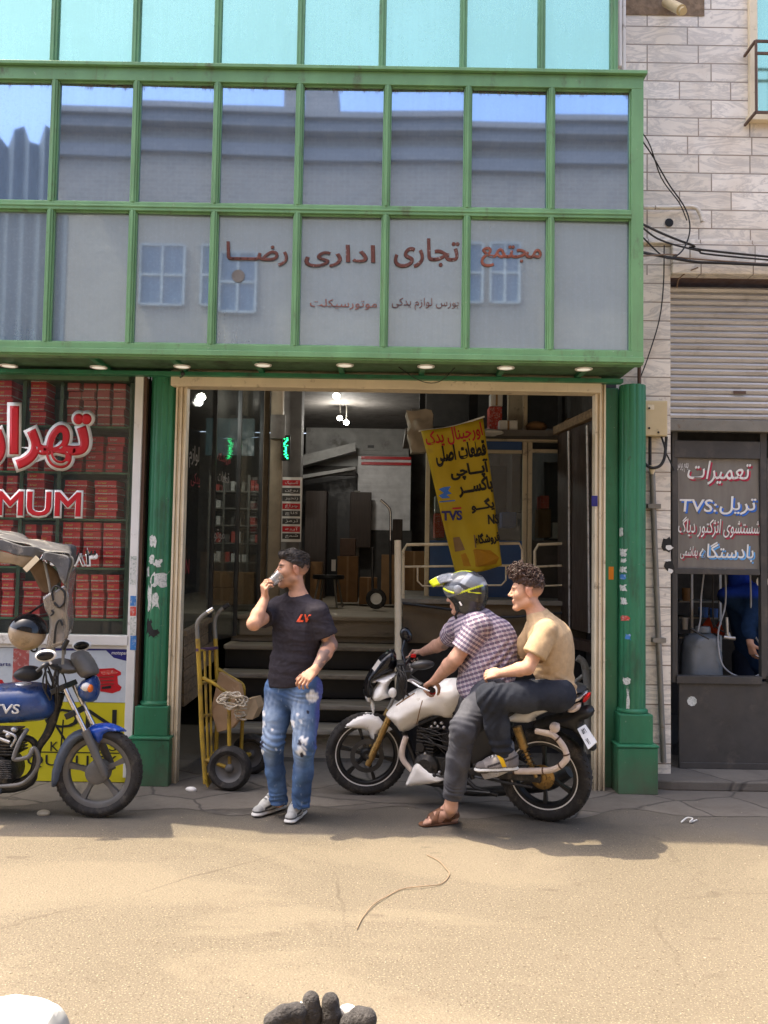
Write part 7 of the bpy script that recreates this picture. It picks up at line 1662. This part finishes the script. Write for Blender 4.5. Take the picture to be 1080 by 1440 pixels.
    pk = q.build('peak', [M['helmet_grey'], M['helmet_yellow']], hm, smooth=80); so_ = pk.modifiers.new('thick', 'SOLIDIFY'); so_.thickness = .008
    for s_2 in (-1, 1):
        q = MB(); q.lathe([(0, .012), (.022, .012), (.03, .004), (.03, 0)], H.L(-.005, s_2 * .122, .05), H.r * s_2, 18); q.build('peak_screw', M['helmet_grey'], hm, smooth=50)
        q = MB(); q.tube([H.L(.10, s_2 * .085, .062), H.L(.07, s_2 * .108, .045), H.L(.02, s_2 * .124, .03)], .007, 8, sm=4); q.tube([H.L(-.07, s_2 * .120, .03), H.L(-.13, s_2 * .085, .015), H.L(-.16, s_2 * .03, .01)], .006, 8, sm=4); q.build('yellow_trim', M['helmet_yellow'], hm, smooth=60)
        q = MB(); q.tube([H.L(-.02, s_2 * .118, -.055), H.L(-.006, s_2 * .116, -.03)], .006, 8); q.build('white_mark', M['white_ink'], hm)
    q = MB(); q.tube([H.L(.01, .07, -.08), H.L(.05, .05, -.125), H.L(.055, 0, -.135), H.L(.05, -.05, -.125), H.L(.01, -.07, -.08)], .008, 8, sm=4); q.tube([H.L(.05, -.03, -.13), H.L(.045, -.035, -.20), H.L(.05, -.03, -.24)], .007, 8, sm=3); q.build('chin_strap', M['black'], hm, smooth=60)
    return r
M['brown_leather'] = mat('brown_leather', (.16, .07, .035), .6, var=.25, vs=20, bmp=.2, bs=120)
M['helmet_paint'] = mat('helmet_paint', (.2, .2, .2), .25, attr=True, var=.06, coat=.5); M['helmet_grey'] = mat('helmet_grey', (.25, .265, .29), .25, var=.3, vs=14, dirt=(.05, .05, .06), ds=12, da=.4, coat=.5); M['helmet_yellow'] = flat('helmet_yellow', (.62, .70, .02), .3)
rider()

# ---- the passenger
def passenger():
    r = thing('person', 'curly haired youth in tan t-shirt and dark jeans sitting behind the rider', 'person', BP.pt(.25, 0, 0))
    fw = u_.copy(); sd = n0.copy()
    H = Head(P(740, 832, 5.60), (-.985, .10, -.03), (-.05, 0, 1), .99)
    PV = P(785, 962, 5.60); BL = P(777, 930, 5.60); CH = P(771, 898, 5.60); NK = P(757, 868, 5.60)
    SL, SR = P(770, 887, 5.44), P(752, 885, 5.76); EL, WL = P(742, 939, 5.40), P(703, 947, 5.52); ER, WR = P(722, 935, 5.86), P(694, 950, 5.95)
    HL, HR = P(783, 977, 5.50), P(776, 973, 5.72); KL, KR = P(690, 981, 5.44), P(690, 985, 5.98); AL_, AR_ = P(709, 1063, 5.53), P(715, 1065, 6.02)
    b = SDF(); b.cone(HL, .09, HR, .09, .05); b.cone(PV, .115, BL, .115, .05, (fw, .85)); b.cone(BL, .115, CH, .125, .05, (fw, .85)); b.cone(SL, .052, SR, .052, .05); b.cone(CH, .11, NK, .065, .05)
    b.cone(NK, .056, H.L(-.022, 0, -.06), .050, .025); H.add(b)
    b.chain([SL, EL], [.048, .041], .02); b.chain([EL, EL.lerp(WL, .3), WL], [.042, .042, .026], .015); b.chain([SR, ER], [.048, .041], .02); b.chain([ER, ER.lerp(WR, .3), WR], [.042, .041, .026], .015)
    for h_, k_, a_ in ((HL, KL, AL_), (HR, KR, AR_)): b.chain([h_, k_, k_.lerp(a_, .35), a_], [.075, .052, .048, .036], .03)
    hand(b, WL, (P(676, 948, 5.62) - WL), (.1, .75, -.6), [(14, 26, 20), (18, 30, 22), (22, 34, 24), (26, 36, 26)], .95, side=-1, thumb=(.75, .5, .2))
    hand(b, WR, (P(672, 952, 6.0) - WR), (.1, -.8, -.4), [(20, 30, 20)] * 4, .95, side=1)
    def col(p): return H.color(p, np.tile(np.array(SK3), (len(p), 1)), SK3, (.05, .026, .018), stub=.12, fade=True, brow=.9)
    b.mesh('body', M['skin'], r, .0048, None, col)
    q = SDF(); q.cone(PV + V((-.0, 0, -.035)), .130, BL, .130, .05, (fw, .92)); q.cone(BL, .130, CH, .138, .05, (fw, .86)); q.cone(SL.lerp(NK, .08), .062, SR.lerp(NK, .08), .062, .05); q.cone(CH, .134, NK, .075, .05); q.ell(P(783, 915, 5.60), (.095, .125, .15), (fw, sd, V((0, 0, 1))), .06)
    sl1, sr1 = SL.lerp(EL, .66), SR.lerp(ER, .66); q.cone(SL, .066, sl1, .072, .03); q.cone(SR, .066, sr1, .07, .03)
    q.cut(sl1, EL - SL, .11, sl1 + sd * .04 + fw * .03); q.cut(sr1, ER - SR, .11, sr1 - sd * .04 + fw * .03); q.cut(P(780, 982, 5.5), V((-.28, 0, -1))); q.ell(NK + V((-.015, .0, .045)), (.062, .06, .045), None, .008, True)
    def sd_(p):
        w_ = np.exp(-((p[:, 2] - P(780, 965, 5.5).z) / .06) ** 2)
        return folds(p, .009, 2.2, 51, (1, 1, .7)) + .005 * w_ * np.sin((p[:, 2] + .45 * p[:, 0]) * 110 + 2.5 * nz(p, 3, 2)) + .008 * (np.abs(np.sin((p[:, 2] - .8 * p[:, 0]) * 34 + 2.2 * nz(p, 2.5, 6))) - .5) * np.exp(-np.sum((p - np.array(P(768, 920, 5.46))) ** 2, 1) / .022)
    q.mesh('t_shirt', M['cloth'], r, .0055, sd_, lambda p: np.tile(np.array((.44, .315, .19)), (len(p), 1)))
    q = SDF(); q.cone(HL + V((0, 0, .0)), .108, HR + V((0, 0, .0)), .108, .05)
    for h_, k_, a_ in ((HL, KL, AL_), (HR, KR, AR_)): q.chain([h_, h_.lerp(k_, .5), k_, k_.lerp(a_, .45), k_.lerp(a_, .97)], [.098, .096, .082, .072, .060], .03)
    e = KL.lerp(AL_, .96); q.cut(e, AL_ - KL, .11, e); q.cut(P(780, 955, 5.5), (0, 0, 1))
    def jd(p): return folds(p, .007, 2.8, 61) + .005 * np.sin((p[:, 2] * .7 - p[:, 0]) * 110 + 2 * nz(p, 3, 4)) * np.exp(-np.sum((p - np.array(KL)) ** 2, 1) / .014) + .005 * np.sin(p[:, 2] * 150 + 2 * nz(p, 3, 5)) * np.exp(-((p[:, 2] - AL_.z - .06) / .06) ** 2)
    q.mesh('jeans', M['cloth'], r, .0055, jd, lambda p: mixa(np.tile(np.array((.024, .027, .036)), (len(p), 1)), (.055, .06, .072), sst(nz(p, 4, 12), .1, 1.0) * .5))
    hl_, to_ = P(727, 1083, 5.53), P(668, 1086, 5.47); d = (to_ - hl_).normalized()
    shoe('shoe', r, hl_, hl_ + d * .275, ((.22, .20, .19), (.13, .115, .11), (.05, .045, .045), (.26, .25, .23), (.70, .42, .02)))
    hl2 = AR_ + V((.04, 0, -.09)); shoe('shoe', r, hl2, hl2 + d * .27, ((.22, .20, .19), (.13, .115, .11), (.05, .045, .045), (.26, .25, .23), (.70, .42, .02)))
    q = SDF(); q.ell(H.L(-.018, 0, .058), (.098, .080, .080), H.ax(), .02)
    q.ell(H.L(.035, 0, .115), (.075, .080, .045), H.ax(), .03)
    q.cut(H.L(.078, 0, .060), H.f * .22 - H.u * .97)
    hr = q.mesh('hair', M['hair_curly'], r, .0045, lambda p: .004 * nz(p, 24, 3) + .003 * nz(p, 48, 4))
    g = random.Random(5); q = MB()
    for k in range(420):
        a = g.uniform(-.105, .118); bb = g.uniform(-.088, .088); e = 1 - ((a - .01) / .125) ** 2 - (bb / .095) ** 2
        if e < .02: continue
        top_ = .047 + .118 * math.sqrt(e) + .022 * (a > .02) + g.uniform(-.018, .012)
        if top_ < .06 + .9 * max(0, a - .07) or a < -.06 and top_ < .05: continue
        c = H.L(a, bb, top_); ax_ = (H.f * (a * 4 + g.uniform(-.8, .8)) + H.r * (bb * 6 + g.uniform(-.8, .8)) + H.u * g.uniform(-.2, 1.0)).normalized(); x, y = basis(ax_); rr = g.uniform(.006, .011); n = 11; pitch = g.uniform(.0022, .0038); ph = g.uniform(0, 6)
        q.tube([c + ax_ * (pitch * (i - n / 2)) + (x * math.cos(ph + i * .9) + y * math.sin(ph + i * .9)) * rr for i in range(n)], [.0012] + [g.uniform(.0022, .0032)] * (n - 2) + [.001], 5)
    q.build('curls', M['hair_curly'], hr, smooth=80)
    return r
passenger()

# ---- mechanic half seen through the hatch on the right
def mechanic():
    Y = 7.75; r = thing('person', 'mechanic in dark blue work clothes bending behind the repair shop hatch', 'person', P(1050, 1040, Y))
    H = Head(P(1030, 775, Y - .05), (-.8, -.45, -.4), (-.3, -.2, 1)); PV, CH, NK = P(1062, 925, Y + .1), P(1046, 845, Y), P(1038, 808, Y)
    SL, SR = P(1058, 832, Y - .16), P(1022, 838, Y - .05); EL, WL = P(1052, 880, Y - .22), P(1055, 905, Y - .27); ER, WR = P(1075, 880, Y - .25), P(1090, 920, Y - .3); b = SDF()
    b.cone(PV, .12, CH, .14, .05); b.cone(SL, .055, SR, .055, .05); b.cone(CH, .12, NK, .07, .05); b.cone(NK, .055, H.L(-.02, 0, -.06), .05, .03); H.add(b)
    b.chain([SL, EL, WL], [.05, .042, .028]); b.chain([SR, ER, WR], [.05, .042, .028]); hand(b, WL, (.25, -.1, -1), (.6, .2, 0), [(30, 40, 30)] * 4, 1.0, side=1); hand(b, WR, (.3, -.1, -1), (.6, .2, 0), [(30, 40, 30)] * 4, 1.0)
    lg = [V((PV.x + dx, PV.y, z)) for dx in (-.1, .1) for z in (.85, .5, .17)]
    b.chain(lg[:3], [.08, .06, .05]); b.chain(lg[3:], [.08, .06, .05]); b.mesh('body', M['skin'], r, .006, None, lambda p: H.color(p, np.tile(np.array(SK1), (len(p), 1)), SK1))
    q = SDF(); q.cone(PV, .14, CH, .16, .05); q.cone(SL, .07, SR, .07, .05); q.cone(CH, .14, NK, .08, .05); q.chain([SL, EL, EL.lerp(WL, .5)], [.068, .062, .058]); q.chain([SR, ER, ER.lerp(WR, .5)], [.068, .062, .058]); q.ell(NK + V((-.02, -.02, .05)), (.06, .06, .05), None, .01, True)
    q.mesh('work_jacket', M['cloth'], r, .0065, lambda p: folds(p, .006, 3, 71), lambda p: mixa(np.tile(np.array((.012, .03, .075)), (len(p), 1)), (.015, .05, .40), sst(p[:, 2], float(P(1040, 842, Y).z), float(P(1040, 832, Y).z)) * (p[:, 0] < P(1056, 830, Y).x)))
    q = SDF(); q.chain([lg[0] + V((0, 0, .05))] + lg[1:3], [.10, .085, .075]); q.chain([lg[3] + V((0, 0, .05))] + lg[4:], [.10, .085, .075]); q.mesh('trousers', M['cloth'], r, .007, None, lambda p: np.tile(np.array((.012, .016, .03)), (len(p), 1)))
    for l_ in (lg[2], lg[5]): a = V((l_.x + .05, l_.y + .07, .08)); shoe('shoe', r, a, a + V((-.06, -.26, 0)), ((.03, .03, .03), (.02, .02, .02), (.01, .01, .01), (.03, .03, .03)))
    q = SDF(); q.ell(H.L(-.016, 0, .043), (.101, .080, .083), H.ax(), .02); q.cut(H.L(.078, 0, .070), H.f * .42 - H.u * .91); q.mesh('hair', M['hair'], r, .006)
mechanic()
# ------------------------------------------------------------------ inside the repair shop, meter, cables, litter, foreground
YI = 7.6
q = MB(); c = P(985, 925, YI); pl_ = PL(V((c.x, c.y, 0)), (1, 0, 0), (0, 0, 1))
dr = MB().pillow(pl_, [(960, 905), (966, 892), (985, 888), (1004, 890), (1011, 906), (1012, 985), (1008, 1046), (962, 1046), (958, 985)], .16, r=.05, step=.03, sm=1).build('jerrycan', M['plastic_grey'], None, smooth=60); T(dr, 'large grey plastic drum standing behind the repair shop hatch', 'drum')
q = MB(); q.lathe([(0, .05), (.06, .05), (.065, .04), (.065, -.0), (0, 0)], P(988, 889, YI), (0, 0, 1), 20); attach(q.build('cap', M['plastic_grey'], None, smooth=40), dr)
sf_ = thing('work_shelf', 'cluttered steel shelf at the back of the repair shop', 'shelf', P(985, 960, 8.2))
for y in (845, 868, 896): q = MB(); q.pxbox(955, 1016, y, y + 2.5, 8.2, .4); q.build('shelf', M['steel_grey'], sf_)
for x in (972, 1012): q = MB(); q.pxbox(x, x + 3, 800, 960, 8.19, .02); q.build('upright', M['white_plastic'], sf_)
for px, py, w, h, mm, lab in ((963, 885, 9, 16, 'white_plastic', 'white bucket on the repair shop shelf beside the orange funnels'), (989, 868, 14, 14, 'blue_plastic', 'blue tray, left one, on the repair shop shelf'), (1004, 868, 12, 12, 'blue_plastic', 'blue tray, right one, on the repair shop shelf'), (965, 845, 12, 18, 'cardboard_dim', 'brown packet on the upper repair shop shelf')):
    q = MB(); c = P(px, py, 8.15); k = 8.15 / 1250; q.lathe([(0, 0), (w * k * .42, 0), (w * k * .5, h * k), (w * k * .47, h * k), (w * k * .4, .01), (0, .01)], c, (0, 0, 1), 16); T(q.build('bucket' if 'bucket' in lab else 'tray' if 'tray' in lab else 'packet', M[mm], None, smooth=40), lab, 'container')
for px, py, lab in ((980, 878, 'orange plastic funnel lying behind the grey drum, left'), (995, 884, 'orange plastic funnel lying behind the grey drum, right')):
    q = MB(); q.lathe([(.012, 0), (.014, .06), (.07, .13), (.075, .13), (.07, .125), (.018, .055), (.016, 0)], P(px, py + 6, 8.1), (.9, -.2, .3), 18); T(q.build('funnel', M['orange_plastic'], None, smooth=50), lab, 'funnel')
hoses = [([(990, 805, 7.45), (986, 840, 7.45), (985, 870, 7.45), (981, 890, 7.45)], 'pale air hose hanging left in the repair shop hatch', 'hose'), ([(1020, 800, 7.5), (1020, 850, 7.5), (1010, 890, 7.45), (1014, 930, 7.4), (1030, 948, 7.4), (1055, 953, 7.4), (1072, 945, 7.4), (1085, 925, 7.4)], 'long grey hose looping low across the repair shop hatch', 'hose'), ([(1055, 805, 7.5), (1056, 850, 7.5), (1054, 874, 7.5), (1062, 895, 7.5), (1076, 915, 7.5)], 'grey hose hanging in front of the mechanic', 'hose'), ([(1003, 800, 7.6), (1003, 870, 7.6), (1012, 885, 7.6), (1022, 890, 7.6)], 'dark hose hanging beside the steel nozzle in the repair shop', 'cable')]
for pts, lab, mm in hoses: q = MB(); q.tube([P(*p) for p in pts], .0075, 8, sm=6); T(q.build('hose', M[mm], None, smooth=70), lab, 'hose')
q = MB(); q.tube([P(1022, 868, 7.4), P(1023, 892, 7.4)], .012, 10); q.tube([P(1018, 896, 7.4), P(1034, 898, 7.38)], .016, 10); q.tube([P(1023, 890, 7.4), P(1025, 898, 7.4)], .02, 10); T(q.build('spray_nozzle', M['alu'], None, smooth=50), 'steel spray nozzle hanging in the repair shop hatch', 'nozzle')
q = MB(); q.tube([P(1062, 921, 7.44), P(1078, 930, 7.42)], .006, 8); T(q.build('wrench', M['chrome'], None, smooth=50), 'thin bright tool in the mechanic\'s hand', 'tool')
q = MB(); q.lathe([(0, 0), (.05, 0), (.052, .004), (0, .006)], P(1072, 818, 7.5), (0, -1, 0), 20); T(q.build('paper_disc', M['white_ink'], None), 'round white disc hanging at the right of the repair shop hatch', 'disc')
q = MB(); q.tube([P(972, 884, 7.4), P(985, 892, 7.38), P(997, 899, 7.36)], [.012, .009, .005], 8); T(q.build('air_gun', M['steel'], None, smooth=50), 'dark air gun resting on top of the grey drum', 'tool')
# meter box on the pier, with its cables and conduit
mt_ = thing('meter_box', 'beige electric meter box with hanging cables on the marble pier', 'meter box', P(921, 613, 6.98))
q = MB(); q.pxbox(905.5, 939, 563, 613, 6.90, .12); q.build('casing', M['beige_box'], mt_, bevel=.008)
q = MB(); q.pxbox(911, 920, 569, 576, 6.897, .002); q.build('label', M['cream'], mt_)
for px, py in ((913, 574), (913, 602), (926, 608)): q = MB(); c = P(px, py, 6.897); q.lathe([(0, .004), (.008, .003), (.009, 0)], c, (0, -1, 0), 10); q.build('screw', M['black'], mt_)
q = MB(); q.tube([P(901, 641, 6.95), P(907, 652, 6.94), P(917, 658, 6.93), P(928, 655, 6.93), P(934, 645, 6.94), P(936, 630, 6.95), P(937, 614, 6.95)], .012, 8, sm=5); q.tube([P(930, 614, 6.94), P(935, 630, 6.94), P(934, 644, 6.93)], .008, 8, sm=3); q.tube([P(936, 636, 6.95), P(942, 648, 6.97), P(948, 662, 6.98)], .006, 8, sm=3); q.tube([P(914, 614, 6.96), P(914, 658, 6.96)], .013, 8); q.build('cable_loop', M['cable'], mt_, smooth=60)
q = MB(); q.lathe([(.012, 0), (.03, .05), (.032, .07)], P(917, 667, 6.96), (0, 0, 1), 12); q.build('conduit_funnel', M['cream'], mt_, smooth=50)
q = MB(); q.tube([P(899, 508, 6.96), P(899, 545, 6.96), P(901, 575, 6.96), P(899, 634, 6.96)], .016, 8); q.tube([P(896, 634, 6.95), P(905, 634, 6.95)], .02, 8); q.build('riser_pipe', M['brown'], mt_, smooth=50)
cabs = [([(888, 178, 6.3), (915, 215, 6.6), (940, 258, 6.8), (962, 290, 6.85), (970, 315, 6.85), (967, 338, 6.85), (955, 357, 6.8), (935, 362, 6.7), (900, 330, 6.5)], .006, 'black cable drooping in a wide loop off the bay corner'),
        ([(890, 172, 6.3), (912, 200, 6.55), (930, 250, 6.7), (955, 285, 6.85), (966, 310, 6.86)], .005, 'thin black cable beside the wide drooping loop'),
        ([(903, 315, 6.35), (935, 330, 6.7), (975, 345, 6.9), (1020, 355, 6.9), (1500, 400, 6.9)], .009, 'upper black cable running along the marble ledge'),
        ([(903, 320, 6.35), (930, 338, 6.7), (980, 352, 6.9), (1040, 362, 6.9), (1500, 400, 6.9)], .007, 'second black cable running along the marble ledge'),
        ([(903, 355, 6.4), (940, 362, 6.8), (985, 369, 6.9), (1040, 371, 6.9), (1500, 392, 6.9)], .011, 'thick black cable bundle along the top of the shutter opening'),
        ([(903, 360, 6.4), (950, 358, 6.8), (1000, 366, 6.9), (1500, 396, 6.9)], .006, 'thin brown cable above the thick bundle'),
        ([(934, 345, 6.95), (933, 400, 6.96), (927, 450, 6.96), (912, 500, 6.96), (901, 530, 6.95)], .005, 'thin cable running down the pier to the meter riser'),
        ([(901, 540, 6.95), (906, 550, 6.93), (908, 562, 6.93)], .005, 'short cable curling into the meter box'),
        ([(952, 405, 7.05), (955, 392, 7.0), (968, 382, 6.98), (982, 376, 6.95)], .005, 'pale wire curling out above the roller shutter')]
for pts, rr, lab in cabs:
    q = MB(); q.tube([P(*p) for p in pts], rr, 6, sm=6); T(q.build('cable', M['cable_tan'] if ('brown' in lab or 'pale' in lab) else M['cable'], None, smooth=70), lab, 'cable', 'cables on the marble wall')
q = MB(); q.tube([P(905, 292, 6.97), P(940, 292, 6.97), P(975, 291, 6.97), P(984, 300, 6.97), P(988, 312, 6.97)], .018, 8, sm=4); T(q.build('wall_conduit', M['marble'], None, smooth=60), 'stone coloured conduit bending down across the marble wall', 'conduit')
q = MB(); c = P(941, 313, YM - .004); q.lathe([(0, .001), (.035, .0)], c, (0, -1, 0), 16); attach(q.build('round_hole', M['black'], None), mar)
q = MB(); q.tube([P(556, 513, 6.5), P(590, 535, 6.55), P(617, 537, 6.55), P(640, 517, 6.5)], .003, 6, sm=5); T(q.build('hanging_wire', M['cable'], None, smooth=70), 'thin wire sagging across the cream lintel', 'wire')
q = MB(); c = P(257, 520, 6.6); q.tube([c, c + V((0, 0, -.05)), c + V((-.02, 0, -.06))], .006, 6); q.sphere(c + V((0, 0, -.03)), .018, seg=8, ring=6); T(q.build('hook', M['steel'], None, smooth=50), 'small hook hanging below the third downlight', 'hook')
M['string_tan'] = flat('tan_string', (.27, .19, .12), .9)
# litter and marks on the ground
def crumple(c, r, m_, name, label, cat, seed): return lump(c + V((0, 0, r[2] * .7)), r, m_, name, label, cat, seed, .9)
crumple(G(268, 1113), (.045, .03, .022), M['paper'], 'paper_scrap', 'crumpled white paper scrap by the left column plinth', 'litter', 31)
crumple(G(62, 1146), (.05, .03, .02), M['cream'], 'paper_scrap', 'crushed pale paper scrap under the blue motorcycle', 'litter', 33)
q = MB(); q.tube([G(958, 1156, .012), G(966, 1150, .03), G(974, 1151, .03), G(970, 1156, .012), G(980, 1153, .012)], .005, 6, sm=4); T(q.build('plastic_strip', M['white_plastic'], None, smooth=60), 'twisted white plastic strip on the shaded road at the right', 'litter')
q = MB(); q.tube([G(600, 1202, .006), G(616, 1210, .006), G(626, 1220, .01), (G(632, 1230, .006)), G(620, 1243, .006), G(595, 1246, .012), G(566, 1250, .006), G(545, 1260, .006), G(525, 1272, .01), G(510, 1290, .006), G(502, 1306, .006)], .0026, 6, sm=6); T(q.build('string', M['string_tan'], None, smooth=60), 'brown string lying in a curve on the sunny road', 'string')
for k, (a, b_) in enumerate((((965, 1062), (1040, 1071)), ((985, 1061), (1045, 1074)), ((970, 1068), (1030, 1072)))):
    q = MB(); q.tube([G(*a, .09), G(*b_, .09)], .010, 8); T(q.build('metal_rod', M['alu'], None, smooth=50), ('upper thin metal rod on the repair shop step', 'lower long metal rod on the repair shop step', 'middle short metal rod on the repair shop step')[k], 'rod')
g = random.Random(3); lit = []
for k in range(260):
    x, y = g.uniform(-2.6, 2.6), g.uniform(2.2, 6.5); q = MB(); s_ = g.uniform(.0018, .0055); q.sphere((0, 0, s_ * .4), (s_, s_ * g.uniform(.6, 1), s_ * .6), seg=6, ring=4); lit.append((q, x, y, s_))
q = MB()
for q2, x, y, s_ in lit: q.add([(a + x, b_ + y, c) for a, b_, c in q2.v], q2.f)
o = q.build('gravel_grit', mat('grit', (.30, .25, .19), .9, var=.4, vs=1), None, smooth=60); o['kind'] = 'stuff'
# things cut off by the bottom edge: a padded white box and a grey glove on a post
pl_ = PL(P(40, 1440, 1.9), (1, 0, 0), (0, 0, 1)); c0_, c1_ = P(-60, 1390, 1.92), P(112, 1394, 1.92)
wb = thing('padded_box', 'white wrapped padded box with grey edge at the bottom left corner', 'box', ((c0_.x + c1_.x) / 2, 1.75, 0))
zt_ = c1_.z; cx_, hx, hy = (c0_.x + c1_.x) / 2, (c1_.x - c0_.x) / 2, .20
def sup(c, n): return math.copysign(abs(c) ** n, c)
q = MB(); nu2, nv2 = 72, 40; v = []
for j in range(nv2 + 1):
    ph = -math.pi / 2 + math.pi * j / nv2
    for i in range(nu2):
        a = 2 * math.pi * i / nu2; x, y, z = hx * sup(math.cos(ph), .32) * sup(math.cos(a), .30), hy * sup(math.cos(ph), .32) * sup(math.sin(a), .30), .28 * sup(math.sin(ph), .32)
        p = V((cx_ + x, 1.73 + y, zt_ - .28 + z + .012 * (1 - (x / hx) ** 2))); w_ = .010 * mnoise.noise(p * 14) + .004 * mnoise.noise(p * 45); v.append(p + V((w_ * .4, w_ * .4, w_)))
q.add(v, [(j * nu2 + i, j * nu2 + (i + 1) % nu2, (j + 1) * nu2 + (i + 1) % nu2, (j + 1) * nu2 + i) for j in range(nv2) for i in range(nu2)])
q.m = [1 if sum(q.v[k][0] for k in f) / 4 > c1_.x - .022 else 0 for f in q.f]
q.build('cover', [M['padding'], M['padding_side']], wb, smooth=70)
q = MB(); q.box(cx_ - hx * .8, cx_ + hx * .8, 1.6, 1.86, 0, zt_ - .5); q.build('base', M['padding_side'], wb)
Yg = 1.62; gk = Yg / 1250
g0 = P(450, 1468, Yg); q = SDF()
q.ell(g0 + V((0, 0.01, -.03)), (.060, .03, .045), None, .01)
q.chain([g0 + V((-.018, 0, .01)), P(438, 1424, Yg), P(437, 1406, Yg)], [.0165, .0165, .0150], .004); q.chain([g0 + V((.016, 0, .01)), P(466, 1426, Yg), P(465, 1408, Yg)], [.0165, .0165, .0150], .003)
q.chain([g0 + V((-.045, 0, -.005)), P(416, 1424, Yg - .02), P(398, 1426, Yg - .03), P(382, 1436, Yg - .04)], [.016, .0165, .0155, .014], .004); q.chain([g0 + V((.045, 0, -.01)), P(492, 1440, Yg - .02), P(505, 1432, Yg - .04), P(516, 1432, Yg - .05)], [.016, .017, .0185, .0175], .004)
q.cone(g0 + V((0, 0, -.05)), .04, g0 + V((0, .01, -.14)), .038, .02)
gl_ = q.mesh('glove', M['glove'], None, .003, lambda p: folds(p, .0012, 7, 3)); T(gl_, 'dark grey work glove with fingers spread at the bottom edge', 'glove')
for px_, py_ in ((425, 1420), (489, 1423)): q = MB(); q.sphere(P(px_, py_, Yg + .012), (.018, .012, .013)); o = q.build('white_lining', M['white_plastic'], None, smooth=60); attach(o, gl_)
q = MB(); q.lathe([(.10, 0), (.10, .02), (.035, .03), (.035, g0.z - .10), (0, g0.z - .095)], (g0.x, g0.y + .01, 0), (0, 0, 1), 20); T(q.build('steel_post', M['steel_grey'], None, smooth=40), 'grey steel post holding the glove at the bottom edge', 'post')
